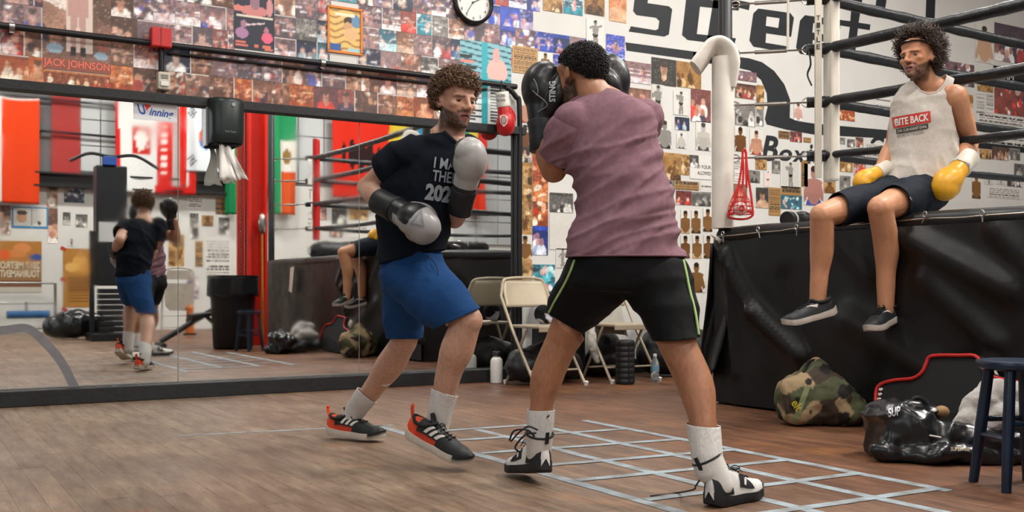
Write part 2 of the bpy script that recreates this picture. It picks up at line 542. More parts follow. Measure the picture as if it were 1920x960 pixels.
# floor tape grid
M_tape = pm('pale_blue_tape', '8f9ba2', 0.65, var=0.3, vs=9, col2='6f706e')
tg = thing('tape_grid', 'pale blue tape grid stuck on the floor between the boxers', 'tape', (2.68, 3.3, 0))
def strip(a, b_, w=0.042, wob=0.006, z=0.0):
    a = Vector((*a, 0)); b_ = Vector((*b_, 0)); n = max(4, int((b_ - a).length / 0.12)); t = (b_ - a).normalized(); nn = Vector((-t.y, t.x, 0))
    V = []; Fc = []
    for i in range(n + 1):
        p = a.lerp(b_, i / n) + nn * wob * noise.noise((a.x * 3 + i * 0.4, a.y, 0))
        ww = w * (0.5 + 0.07 * noise.noise((a.y * 5, i * 0.7, 3)))
        V += [p + nn * ww + UP * (0.0005 + z), p - nn * ww + UP * (0.0005 + z), p + nn * ww + UP * (0.0017 + z), p - nn * ww + UP * (0.0017 + z)]
    for i in range(n):
        q = 4 * i
        Fc += [(q + 2, q + 3, q + 7, q + 6), (q, q + 2, q + 6, q + 4), (q + 3, q + 1, q + 5, q + 7)]
    obj('tape_strip', mesh_of(V, Fc), M_tape, tg)
for x, y0, y1 in ((2.165, 2.15, 5.0), (2.54, 2.1, 4.6), (2.89, 2.1, 4.6), (3.215, 2.35, 4.62)):
    strip((x, y0), (x + 0.005, y1), 0.05)
for x0, x1, ya, yb in ((2.19, 3.21, 2.42, 2.40), (2.19, 3.21, 2.78, 2.75), (2.19, 3.2, 3.19, 3.12), (2.19, 3.2, 3.53, 3.44), (2.19, 3.2, 3.93, 3.81), (2.2, 3.2, 4.33, 4.23), (2.2, 2.95, 4.66, 4.6)):
    strip((x0, ya), (x1, yb), 0.046, z=0.0012)
strip((2.25, 4.98), (1.2, 5.15), 0.03)
# =================================================================== printed pictures on the walls
M_print = pm('printed_paper', rough=0.42, var=0.05, vs=40, attr=True)
PALS = {
 'sepia': (['5b3b2f', '6f4a3a', '81594a', '4a332b'], ['c9ad9c', 'e3d3c8', 'a67a63'], ['b9866c', 'd3a58c'], ['efe7df', 'a33a30', '3a2c3c']),
 'orange': (['9c4526', 'b55c2e', 'c37a44', '7f3b24'], ['f0cfa6', 'e7b487', 'd98a52'], ['e2ab86', 'c98663'], ['f5e3cc', 'b5301c', '5b2d20']),
 'mauve': (['5f4a50', '74595c', '8b6f70', '473a45'], ['d9ccd0', 'efe8e8', 'a58d92'], ['c79d92', 'a8776c'], ['f2eeee', 'b03a3a', '4a4f9a']),
 'red': (['6d3934', '8a4038', '5a3236'], ['e6d6d2', 'd6453a', 'c9b0ac'], ['cf9d88', 'b07a68'], ['e33a2c', 'f0e8e6', '3b3550']),
 'blue': (['14276b', '1d3c96', '2746b4', '10204e'], ['dfe6f2', '9fb6dd', 'b6a0c0'], ['c99c96', 'a27488'], ['f4f4f8', '2a55c8', '8c2c4a']),
 'navy': (['141a33', '1d2442', '0f1326'], ['d7d6da', 'a9b8c0', '6f8c98'], ['c79f90', 'd8bba8'], ['eceae6', '88a8a8', '3a4a8a']),
 'teal': (['1f5a6c', '2f8798', '1a3d4c'], ['bfe2e4', '57bccc', 'e3eff0'], ['dca9a0', 'e8c2b8'], ['d97a78', 'f2f4f4', '10343c']),
 'bw': (['3a3836', '5a5855', '787470'], ['d5d2cc', 'ebe8e2', '9d9890'], ['8a8580', 'b5b0a8'], ['e8e4de', '24221f', '4b4845']),
 'tan': (['a77f4e', 'b98f5c', '98703f'], ['cfae80', 'd9bf96', '8a6236'], ['7d5730', '6a4525'], ['59391f', 'c8a674', '3f2a18']),
 'dark': (['20201f', '2b2a28', '181818'], ['c9c0b4', '8f8578', 'e0d8cc'], ['c9a386', 'a67c62'], ['d8cfc4', 'a8322a', '34302c']),
}
def arr(c): return np.array(lin(c))
def picture(kind, nx, ny, rg, pal, asp):
    bg, li, sk, tr = PALS[pal]
    pick = lambda l: arr(l[rg.randrange(len(l))])
    X, Y = np.meshgrid(np.linspace(0, asp, nx), np.linspace(0, 1, ny))
    C = np.zeros((ny, nx, 3))
    nr = np.random.RandomState(rg.randrange(10 ** 6))
    def ell(cx, cy, rx, ry, col, rot=0.0):
        ca, sa = math.cos(rot), math.sin(rot)
        dx, dy = X - cx, Y - cy
        m = ((dx * ca + dy * sa) / rx) ** 2 + ((-dx * sa + dy * ca) / ry) ** 2 < 1
        C[m] = col * (0.9 + 0.2 * nr.rand())
    def seg(x0, y0, x1, y1, w, col):
        dx, dy = x1 - x0, y1 - y0; l2 = dx * dx + dy * dy + 1e-9
        t = np.clip(((X - x0) * dx + (Y - y0) * dy) / l2, 0, 1)
        C[(X - x0 - t * dx) ** 2 + (Y - y0 - t * dy) ** 2 < w * w] = col
    def rect(x0, y0, x1, y1, col): C[(X >= x0) & (X <= x1) & (Y >= y0) & (Y <= y1)] = col
    def man(cx, by, h, skin, trunk, lean=0.0, hair=None):
        w = h * 0.16
        seg(cx - w * .4, by + h * .05, cx - w * .3, by + h * .45, w * .34, skin); seg(cx + w * .5, by + h * .05, cx + w * .3, by + h * .45, w * .34, skin)
        ell(cx, by + h * .5, w * .75, h * .1, trunk)
        ell(cx + lean * .5, by + h * .68, w * .85, h * .17, skin)
        s = rg.choice((-1, 1))
        seg(cx + w * .7 + lean, by + h * .78, cx + s * w * 1.6, by + h * (.6 + .25 * rg.random()), w * .26, skin)
        seg(cx - w * .7 + lean, by + h * .78, cx - w * 1.4, by + h * (.55 + .25 * rg.random()), w * .26, skin)
        ell(cx + lean, by + h * .92, w * .48, h * .085, skin)
        ell(cx + lean, by + h * .97, w * .46, h * .05, hair if hair is not None else skin * .15)
    C[:] = pick(bg)
    if kind == 'ring':
        C[:] = pick(bg)
        sp = nr.rand(ny, nx); mk = (sp > 0.62) & (Y > 0.45); C[mk] = pick(bg)
        mk = (sp > 0.9) & (Y > 0.3); C[mk] = pick(sk)
        hy = 0.2 + 0.2 * rg.random(); C[Y < hy] = pick(li + bg)
        for q in range(3):
            y0 = 0.3 + 0.17 * q; sl = (rg.random() - .5) * .2
            seg(0, y0, asp, y0 + sl, 0.012, pick(li))
        for q in range(rg.choice((1, 2, 2, 3))):
            man(asp * (0.2 + 0.6 * rg.random()), 0.05 + 0.15 * rg.random(), 0.45 + 0.25 * rg.random(), pick(sk), pick(tr), (rg.random() - .5) * .1)
        if rg.random() < .5: ell(asp * rg.random(), .8 + .15 * rg.random(), .13, .08, pick(li))
    elif kind == 'crowd':
        for q in range(rg.randrange(5, 10)):
            cx = asp * rg.random(); cy = 0.15 + 0.45 * rg.random(); s = 0.12 + 0.08 * rg.random()
            ell(cx, cy - s * 1.5, s * 1.1, s * 1.5, pick(tr + li)); ell(cx, cy + s * .4, s * .55, s * .7, pick(sk))
        C[Y > .85] = pick(bg)
    elif kind == 'portrait':
        ell(asp * .5, .12, .42, .3, pick(sk if rg.random() < .5 else tr)); ell(asp * .5, .35, .13, .2, pick(sk))
        s = pick(sk); ell(asp * .5, .6, .17, .24, s); ell(asp * .5, .78, .175, .12, s * .12)
        ell(asp * .5 - .07, .62, .03, .018, s * .15); ell(asp * .5 + .07, .62, .03, .018, s * .15); ell(asp * .5, .5, .05, .016, s * .4)
    elif kind == 'figure':           # cut-out of a fighter on white paper
        C[:] = arr('d6d3cc')
        s = pick(sk)
        if rg.random() < .5: rect(asp * .06, .02, asp * .94, .98, arr('c9c6bf'))
        man(asp * .5, .03, .92, s, pick(tr) * .3, (rg.random() - .5) * .05)
    elif kind == 'torso':
        C[:] = arr('d8d5ce'); s = pick(sk)
        ell(asp * .5, .02, .26, .2, pick(tr)); ell(asp * .5, .32, .24, .3, s); seg(asp * .5 - .2, .5, asp * .5 - .33, .15, .07, s); seg(asp * .5 + .2, .5, asp * .5 + .3, .18, .07, s)
        ell(asp * .5, .55, .3, .1, s); ell(asp * .5, .78, .11, .15, s); ell(asp * .5, .88, .11, .08, s * .12)
    elif kind == 'text':
        C[:] = arr('d9d6d0') if pal not in ('tan', 'dark') else pick(bg)
        y = .92
        while y > .06:
            h = rg.choice((.02, .03, .05)); x = .06 * asp
            ink = arr('33302e') * (1 + rg.random())
            while x < asp * .9:
                w = asp * (.04 + .12 * rg.random()); rect(x, y - h, min(x + w, asp * .94), y, ink); x += w + asp * .03
            y -= h + .045
    elif kind == 'blob':
        for q in range(26):
            ell(asp * rg.random(), rg.random(), .06 + .14 * rg.random(), .04 + .12 * rg.random(), pick(rg.choice((bg, bg, li, sk, tr))), rg.random() * 3)
    if kind not in ('figure', 'torso', 'text'):
        C *= (0.6 + 0.8 * nr.rand(ny, nx, 1))
        wv = np.sin(X * (4 + 9 * rg.random()) + 6 * rg.random()) * np.cos(Y * (4 + 9 * rg.random()) + 6 * rg.random())
        C *= (1 + 0.25 * wv[:, :, None])
        Q = np.pad(C, ((1, 1), (1, 1), (0, 0)), mode='edge')
        Bl = (Q[:-2, 1:-1] + Q[2:, 1:-1] + Q[1:-1, :-2] + Q[1:-1, 2:]) / 4
        hz = pick(li) * .5 + pick(bg) * .5
        C = (C * .65 + Bl * .35) * .92 + hz * .08
        sp_ = nr.rand(ny, nx); C[sp_ > .97] = C[sp_ > .97] * .6 + .3 * pick(li)
    return np.clip(C, 0, 1)
PRINT_N = [0]
def sheet(name, x0, z0, x1, z1, C, y, label, cat, group=None, facing=-1, tilt=0.0):
    """a sheet of paper on a wall; C is a grid of colours, rows from the bottom"""
    ny, nx = C.shape[:2]
    cx, cz = (x0 + x1) / 2, (z0 + z1) / 2
    ca, sa = math.cos(tilt), math.sin(tilt)
    V = []
    for j in range(ny):
        for i in range(nx):
            a = (x0 - cx) + (x1 - x0) * i / (nx - 1); b_ = (z0 - cz) + (z1 - z0) * j / (ny - 1)
            V.append((a * ca - b_ * sa, 0, a * sa + b_ * ca))
    Fc = []
    for j in range(ny - 1):
        for i in range(nx - 1):
            q = j * nx + i
            f = (q, q + 1, q + nx + 1, q + nx)
            Fc.append(f if facing < 0 else f[::-1])
    cols = C.reshape(-1, 3) if facing < 0 else C[:, ::-1].reshape(-1, 3)
    o = obj(name, mesh_of(V, Fc, cols=cols), M_print)
    o.location = (cx, y, cz)
    PRINT_N[0] += 1
    return tag(o, label, cat, group)
def cells(w, h, c=0.0105): return max(8, int(w / c)), max(8, int(h / c))
def border(C, k=1, col='e6e2da'):
    C[:k] = arr(col); C[-k:] = arr(col); C[:, :k] = arr(col); C[:, -k:] = arr(col)
rgp = random.Random(11)
taken = []
def free(x0, z0, x1, z1):
    for a in taken:
        if x0 < a[2] - .03 and x1 > a[0] + .03 and z0 < a[3] - .03 and z1 > a[1] + .03: return False
    return True
def px_rect(u0, v0, u1, v1, y=YW):
    a = WY(u0, (v0 + v1) / 2, y).x; b_ = WY(u1, (v0 + v1) / 2, y).x
    c = (u0 + u1) / 2
    return a, WY(c, v1, y).z, b_, WY(c, v0, y).z
def hero(u0, v0, u1, v1, kind, pal, label, name='poster', cat='poster', C=None, brd=0, group=None, dy=0.005):
    x0, z0, x1, z1 = px_rect(u0, v0, u1, v1)
    taken.append((x0, z0, x1, z1))
    if C is None:
        nx, ny = cells(x1 - x0, z1 - z0, 0.006); C = picture(kind, nx, ny, rgp, pal, (x1 - x0) / (z1 - z0))
        if brd: border(C, brd)
    return sheet(name, x0, z0, x1, z1, C, YW - dy, label, cat, group), (x0, z0, x1, z1)
M_ink = {}
def ink(c):
    if c not in M_ink: M_ink[c] = pm('ink_' + c, c, 0.5, var=0.04)
    return M_ink[c]
def wtext(s, u, v, height_px, m, parent, fit_px=None, dy=0.007, bold=0.0, **kw):
    p = WY(u, v, YW - dy); q = WY(u, v - height_px, YW - dy)
    fit = (WY(u + fit_px, v, YW).x - p.x) if fit_px else None
    return flat_text('lettering', s, p, (1, 0, 0), (0, 0, 1), (q.z - p.z) * 1.38, m, parent, bold=bold, fit=fit, **kw)

# --- large named posters over the mirrors
# tall poster of a bare-legged fighter with the name below
x0, z0, x1, z1 = px_rect(80, -30, 208, 134)
nx, ny = cells(x1 - x0, z1 - z0, .008); asp = (x1 - x0) / (z1 - z0)
C = picture('blob', nx, ny, random.Random(3), 'sepia', asp)
X, Y = np.meshgrid(np.linspace(0, 1, nx), np.linspace(0, 1, ny))
C[(X > .33) & (X < .72) & (Y > .22)] = arr('dcc9bd')
for cx in (.44, .58):
    for (ya, yb, w) in ((.22, .3, .03), (.3, .5, .045), (.5, .62, .05), (.62, .86, .085), (.86, 1.0, .1)):
        C[(abs(X - cx) < w) & (Y >= ya) & (Y <= yb)] = arr('c29a90') * (.9 + .1 * ya)
    C[(abs(X - cx) < .04) & (Y > .17) & (Y < .27)] = arr('2a2024')
C[(X > .44) & (X < .58) & (abs(Y - .86) < .03)] = arr('86586a')
C[((X - .17) / .12) ** 2 + ((Y - .24) / .06) ** 2 < 1] = arr('8fa6b8'); C[((X - .85) / .1) ** 2 + ((Y - .2) / .05) ** 2 < 1] = arr('8fa6b8')
C[Y < .13] = arr('8d5240')
jj, jr = hero(80, -30, 208, 134, None, None, 'tall poster of bare legs above the words JACK JOHNSON', C=C)
wtext('JACK JOHNSON', 81, 121, 14, ink('e0705f'), jj, fit_px=124, bold=0.02)
hero(82, 136, 206, 160, 'crowd', 'orange', 'long orange crowd print under the words JACK JOHNSON', 'photo_print', 'photo')
# two-boxer fight poster
x0, z0, x1, z1 = px_rect(438, -20, 514, 94); nx, ny = cells(x1 - x0, z1 - z0, .007)
X, Y = np.meshgrid(np.linspace(0, 1, nx), np.linspace(0, 1, ny))
C = np.zeros((ny, nx, 3)); C[:] = arr('1f2534')
def E_(cx, cy, rx, ry, c): C[((X - cx) / rx) ** 2 + ((Y - cy) / ry) ** 2 < 1] = arr(c)
E_(.5, .64, .34, .09, 'c47c78'); E_(.52, .78, .12, .12, '8e6a78'); E_(.1, .66, .14, .05, 'd07a70'); E_(.88, .72, .08, .15, 'c58888'); E_(.15, .9, .2, .1, '2c4878')
E_(.2, .26, .16, .09, 'a5789c'); E_(.24, .41, .08, .06, '9c7488'); E_(.82, .22, .14, .09, 'e0607c'); E_(.8, .34, .06, .06, 'b07080')
C[(abs(Y - .4 - (X - .3) * .12) < .014) & (X > .3) & (X < .75)] = arr('cfb8c0')
C[(abs(Y - .54) < .016) & (X > .06) & (X < .95)] = arr('d8cdbc')
for a, b_, y in ((.03, .35, .06), (.03, .3, .11), (.5, .6, .07), (.7, .92, .07), (.75, .95, .03)): C[(X > a) & (X < b_) & (abs(Y - y) < .02)] = arr('d0705e')
hero(438, -20, 514, 94, None, None, 'dark fight poster of two boxers with pink lettering above the pipe', C=C)
# framed yellow picture
x0, z0, x1, z1 = px_rect(616, 17, 676, 98); nx, ny = cells(x1 - x0, z1 - z0, .007)
X, Y = np.meshgrid(np.linspace(0, 1, nx), np.linspace(0, 1, ny)); C = np.zeros((ny, nx, 3)); C[:] = arr('d9b66a')
C[np.sin(Y * 40 + np.sin(X * 9) * 2) > .55] = arr('a67a42'); E_(.62, .72, .16, .1, '3b2a22'); E_(.6, .6, .15, .1, 'c79a68'); E_(.7, .42, .22, .14, 'd8ab78'); E_(.84, .74, .14, .16, '5d86a8')
C[(X < .38) & (Y < .17)] = arr('2a5796'); C[(X > .6) & (Y < .1)] = arr('9ec2c4'); C[(abs(Y - .86) < .04) & (X > .2) & (X < .8)] = arr('e8dcb8')
fo, fr_ = hero(616, 17, 676, 98, None, None, 'yellow magazine cover of a boxer in an orange frame', C=C, name='framed_picture', cat='picture')
mbf = MB(); a, b_, c, d = fr_
for A, B in (((a - .012, c0, b_), (c + .012, d0, d)) for c0, d0, b_, d in ()): pass
for (p, q) in (((a - .012, YW - .014, b_ - .012), (c + .012, YW - .003, b_ + .004)), ((a - .012, YW - .014, d - .004), (c + .012, YW - .003, d + .012)),
               ((a - .012, YW - .014, b_), (a + .004, YW - .003, d)), ((c - .004, YW - .014, b_), (c + .012, YW - .003, d))): mbf.span(p, q)
obj('frame', mbf, pm('orange_frame', 'd07a2c', .5), fo)
# turquoise fight card behind the curly-haired man
x0, z0, x1, z1 = px_rect(862, 80, 958, 232); nx, ny = cells(x1 - x0, z1 - z0, .0075)
X, Y = np.meshgrid(np.linspace(0, 1, nx), np.linspace(0, 1, ny)); C = np.zeros((ny, nx, 3)); C[:] = arr('d8dcda')
C[Y > .5] = arr('7fb4be'); C[(Y > .5) & (np.sin(Y * 90 + X * 8) > .6)] = arr('2d5a66'); C[(abs(X - .48) < .06)] = arr('2ea3ae')
E_(.72, .66, .2, .16, 'dfb0a8'); E_(.7, .86, .07, .09, 'd9a29c'); C[(X > .55) & (Y > .5) & (Y < .56)] = arr('2a8a98')
for q in range(12):
    y = .04 + q * .038
    C[(abs(Y - y) < .009) & (X > .04) & (X < .42 if q % 2 else X < .3)] = arr('33373a'); C[(abs(Y - y) < .009) & (X > .58) & (X < (.9 if q % 3 else .8))] = arr('3a3e40')
for q in range(4): C[(abs(Y - .6 - q * .07) < .018) & (X < .35 - .04 * q)] = arr('23282a' if q % 2 else 'd0847c')
hero(862, 80, 958, 232, None, None, 'turquoise fight card with a bare-chested boxer beside the hanging red glove', C=C)
# tan clippings, portraits and cut-outs right of the clock
H_ = hero
H_(960, 88, 1008, 138, 'text', 'tan', 'tan newspaper clipping with a headline left of the dark-haired man', 'clipping', 'clipping')
H_(1008, 98, 1036, 132, 'torso', 'tan', 'small tan clipping of a boxer with raised arms', 'clipping', 'clipping')
H_(1018, -4, 1054, 22, 'crowd', 'tan', 'brownish print cut by the top edge right of the clock', 'photo_print', 'photo')
H_(1056, -10, 1092, 27, 'ring', 'teal', 'green and teal print near the top edge right of the clock', 'photo_print', 'photo')
H_(1096, -20, 1133, 28, 'portrait', 'tan', 'pale print of a leaning fighter near the top edge', 'photo_print', 'photo')
H_(1142, -24, 1174, 41, 'portrait', 'orange', 'colour portrait of a bare-shouldered man beside the painted lettering', 'photo_print', 'photo')
H_(1099, 36, 1132, 94, 'figure', 'bw', 'black and white cut-out of a muscular standing fighter', 'clipping', 'clipping')
H_(1136, 66, 1171, 130, 'ring', 'blue', 'tall print with a man in a red vest', 'photo_print', 'photo')
H_(1170, 117, 1220, 156, 'ring', 'mauve', 'pale print of a ring seen from afar', 'photo_print', 'photo')
H_(1221, 110, 1267, 160, 'portrait', 'dark', 'dark print of a crouching fighter in orange light', 'photo_print', 'photo')
H_(1268, 117, 1314, 165, 'crowd', 'tan', 'print of a row of men in white beside the draped post', 'photo_print', 'photo')
H_(1172, 166, 1220, 198, 'crowd', 'sepia', 'brown print half hidden by the purple shoulder', 'photo_print', 'photo')
H_(1222, 158, 1244, 220, 'figure', 'bw', 'black and white cut-out of a fighter with tall white shorts', 'clipping', 'clipping')
H_(1262, 170, 1290, 216, 'figure', 'bw', 'small grey cut-out of a standing boxer on ruled paper', 'clipping', 'clipping')
H_(1295, 168, 1332, 229, 'crowd', 'red', 'red and brown fight poster beside the draped post', 'poster', 'poster')
H_(1233, 224, 1258, 278, 'torso', 'bw', 'black and white torso of a boxer beside the purple shirt', 'clipping', 'clipping')
H_(1265, 220, 1292, 244, 'crowd', 'navy', 'tiny dark blue print of white figures', 'photo_print', 'photo')
H_(1268, 249, 1286, 278, 'torso', 'bw', 'tiny grey cut-out of a boxer under the dark blue print', 'clipping', 'clipping')
H_(1304, 228, 1332, 282, 'torso', 'bw', 'oval black and white cut-out of a crouching boxer beside the post', 'clipping', 'clipping')
H_(1241, 287, 1276, 338, 'crowd', 'tan', 'yellowed group photograph below the cut-outs', 'photo_print', 'photo')
H_(1277, 290, 1292, 328, 'blob', 'tan', 'narrow yellowed print beside the group photograph', 'photo_print', 'photo')
o, _ = H_(1293, 291, 1333, 336, 'text', 'dark', 'white notice with black capitals reading ALLOWED', 'notice', 'sign', C=np.tile(arr('dad7d2'), (8, 8, 1)))
wtext('MO YOUR', 1303, 315, 7, ink('2a2826'), o, fit_px=29); wtext('ALLOWED', 1308, 327, 7, ink('2a2826'), o, fit_px=24)
H_(1292, 291, 1309, 313, 'portrait', 'bw', 'small grey portrait pinned over the white notice', 'photo_print', 'photo', dy=.007)
H_(1264, 340, 1310, 356, 'text', 'tan', 'strip of tan clippings under the white notice', 'clipping', 'clipping')
H_(1250, 338, 1264, 362, 'portrait', 'bw', 'small oval portrait beside the purple shirt', 'photo_print', 'photo')
H_(1267, 358, 1296, 384, 'crowd', 'red', 'small red-toned print of a crowd', 'photo_print', 'photo')
H_(1297, 361, 1332, 386, 'crowd', 'bw', 'black and white row of boxers beside the post foot', 'photo_print', 'photo')
for i, (u, v, lb) in enumerate(((1276, 415, 'first in the upper row'), (1296, 415, 'second in the upper row'), (1318, 412, 'third in the upper row, by the post'),
                                (1276, 462, 'first in the lower row'), (1298, 462, 'second in the lower row'), (1319, 462, 'third in the lower row, by the post'))):
    H_(u, v - 22, u + 17, v + 22, 'torso', 'tan', 'sepia cut-out of a bare-chested boxer, ' + lb, 'clipping', 'clipping', group='sepia cut-outs of boxers by the post')
H_(1288, 490, 1322, 548, 'torso', 'tan', 'sepia cut-out of a boxer swinging a rope, above the white bag', 'clipping', 'clipping')
# between mirror and purple shirt
for i, (v0, v1, k, p_, lb) in enumerate(((232, 276, 'torso', 'tan', 'of a shirtless boxer under the red glove'), (276, 305, 'crowd', 'dark', 'with a red mark'), (305, 346, 'crowd', 'tan', 'of two fighters clinching'),
                         (346, 392, 'blob', 'tan', 'of bodies in the ring'), (392, 440, 'ring', 'tan', 'of a fight under lamps'), (440, 486, 'torso', 'tan', 'of a muscular man'), (486, 528, 'crowd', 'tan', 'of a huddle just above the chairs'))):
    H_(971, v0, 997, v1, k, p_, 'sepia print ' + lb + ' beside the mirror edge', 'photo_print', 'photo', group='strip of sepia prints beside the mirror')
for i, (v0, v1, lb) in enumerate(((268, 320, 'top'), (320, 378, 'middle'), (378, 424, 'bottom'))):
    H_(998, v0, 1027, v1, 'blob', 'orange', 'salmon-pink print, %s of three stacked beside the purple shirt' % lb, 'photo_print', 'photo', group='salmon prints by the purple shirt')
H_(998, 424, 1027, 478, 'crowd', 'blue', 'dark blue and white print under the salmon prints', 'photo_print', 'photo')
H_(1030, 362, 1074, 398, 'crowd', 'bw', 'dark group photograph beside the purple shirt', 'photo_print', 'photo')
H_(1030, 400, 1074, 468, 'text', 'bw', 'faint pencil drawing on white paper left of the purple shirt', 'drawing', 'drawing', C=np.tile(arr('cfccc5'), (8, 8, 1)))
H_(1042, 466, 1066, 502, 'figure', 'bw', 'small cut-out of a boxer above the folding chair', 'clipping', 'clipping')
H_(998, 496, 1040, 552, 'blob', 'teal', 'blue glossy print behind the folding chair', 'photo_print', 'photo')
H_(1010, 140, 1030, 178, 'torso', 'sepia', 'small brown print between the two black gloves', 'photo_print', 'photo')
H_(972, 180, 1000, 230, 'torso', 'sepia', 'brown print just right of the hanging red glove', 'photo_print', 'photo')
# lower right, seen over the ring edge
lowr = [
 (1378, 134, 1418, 152, 'blob', 'mauve', 'pale torn strip print right of the draped post'), (1378, 158, 1417, 185, 'crowd', 'sepia', 'brown group photograph right of the draped post'),
 (1418, 160, 1432, 205, 'crowd', 'tan', 'narrow brown print beside the big curved stroke'), (1378, 196, 1416, 236, 'crowd', 'bw', 'grey group of standing men right of the draped post'),
 (1418, 205, 1431, 236, 'crowd', 'bw', 'narrow grey print beside the big curved stroke'), (1377, 236, 1398, 284, 'torso', 'tan', 'sepia cut-out of a boxer behind the red bag cord'),
 (1405, 243, 1430, 290, 'torso', 'sepia', 'cut-out of a fighter raising red gloves beside the letter B'), (1488, 192, 1504, 226, 'torso', 'mauve', 'small pink print hanging below the middle turnbuckle'),
 (1459, 246, 1480, 260, 'text', 'tan', 'left tan scrap above the word Boxing'), (1481, 247, 1503, 266, 'crowd', 'red', 'small red print above the word Boxing'), (1506, 258, 1520, 267, 'text', 'tan', 'right tan scrap above the word Boxing'),
 (1416, 299, 1437, 318, 'blob', 'tan', 'tan print under the letter B'), (1447, 301, 1462, 325, 'portrait', 'bw', 'tiny portrait under the word Boxing'), (1432, 321, 1446, 351, 'figure', 'teal', 'narrow bluish print under the letter B'),
 (1463, 303, 1500, 352, 'figure', 'bw', 'white page with a grey bottle-shaped figure'), (1502, 302, 1514, 350, 'text', 'tan', 'narrow tan portrait column beside the pink figure'),
 (1507, 308, 1543, 385, 'torso', 'mauve', 'pink-tinted cut-out of a boxer with hands on hips'), (1417, 352, 1440, 390, 'portrait', 'dark', 'dark portrait above the ring edge behind the red bag'),
 (1441, 352, 1463, 404, 'text', 'tan', 'tan ticket-like clipping above the ring edge'), (1464, 350, 1502, 366, 'text', 'tan', 'pair of tan headline scraps above a faded picture'), (1463, 367, 1503, 392, 'blob', 'teal', 'faded bluish landscape print above the ring edge'),
 (1376, 300, 1392, 340, 'text', 'bw', 'white notice with black words behind the red cord'), (1374, 345, 1400, 385, 'portrait', 'sepia', 'brown print behind the red bag'),
 (1544, 330, 1566, 362, 'portrait', 'tan', 'tan print below the white corner pad'), (1572, 258, 1584, 270, 'portrait', 'bw', 'tiny grey head right of the corner pad'), (1588, 261, 1602, 276, 'crowd', 'bw', 'tiny grey group right of the corner pad'),
 (1604, 258, 1618, 276, 'crowd', 'sepia', 'tiny brown print right of the corner pad'), (1570, 205, 1602, 226, 'blob', 'orange', 'print of an orange glove behind the ropes'), (1572, 290, 1598, 322, 'crowd', 'tan', 'tan print below the second rope, left one'),
 (1600, 292, 1622, 330, 'crowd', 'red', 'reddish print below the second rope, right one'), (1574, 330, 1594, 356, 'portrait', 'bw', 'grey portrait beside the yellow glove on the left'), (1622, 270, 1660, 300, 'text', 'bw', 'page of black type behind the seated man\'s arm'),
 (1640, 184, 1672, 200, 'text', 'bw', 'strip of type behind the seated man\'s right shoulder'),
 (1828, 46, 1862, 118, 'torso', 'dark', 'dark photograph of a flexing boxer, left of the pair at the right edge'), (1864, 48, 1925, 118, 'crowd', 'mauve', 'dark purple fight poster at the right edge above the rope'),
 (1772, 118, 1826, 160, 'blob', 'mauve', 'magenta and black poster beside the curly hair'), (1862, 128, 1925, 160, 'text', 'dark', 'dark poster with the cut word HAM behind a rope'), (1864, 168, 1925, 216, 'blob', 'red', 'pink and magenta poster at the right edge below the rope'),
 (1832, 152, 1862, 172, 'blob', 'tan', 'small tan print beside the seated man\'s left shoulder'), (1830, 174, 1846, 212, 'text', 'teal', 'bluish card of type, left one by the left shoulder'), (1848, 175, 1863, 212, 'text', 'teal', 'bluish card of type, right one by the left shoulder'),
 (1830, 216, 1925, 232, 'text', 'bw', 'long strip of type between ropes at the right edge'), (1840, 258, 1925, 272, 'text', 'bw', 'row of small captions between ropes at the right edge'), (1836, 280, 1858, 298, 'crowd', 'tan', 'small tan group print beside the elbow'),
 (1859, 276, 1890, 300, 'crowd', 'sepia', 'brown print of boxers between the lower ropes'), (1891, 278, 1912, 300, 'crowd', 'bw', 'grey print of boxers between the lower ropes'), (1845, 322, 1862, 346, 'figure', 'bw', 'dark figure card above the ring edge, left one'),
 (1868, 325, 1884, 346, 'figure', 'bw', 'dark figure card above the ring edge, middle one'), (1888, 328, 1916, 350, 'crowd', 'bw', 'dark figure card above the ring edge, right one'), (1822, 322, 1838, 372, 'torso', 'tan', 'sepia cut-out behind the yellow glove'),
 (1850, 352, 1915, 372, 'text', 'bw', 'strip of type just above the ring edge at the right'),
 (1740, 205, 1772, 240, 'crowd', 'bw', 'grey print hidden behind the seated man'), ]
for u0, v0, u1, v1, k, p_, lb in lowr:
    o, r_ = H_(u0, v0, u1, v1, k, p_, lb, 'photo_print' if k not in ('text',) else 'clipping', 'photo' if k != 'text' else 'clipping')
    if 'HAM' in lb: wtext('HAM', 1872, 148, 16, ink('d6cfc6'), o, bold=.02)

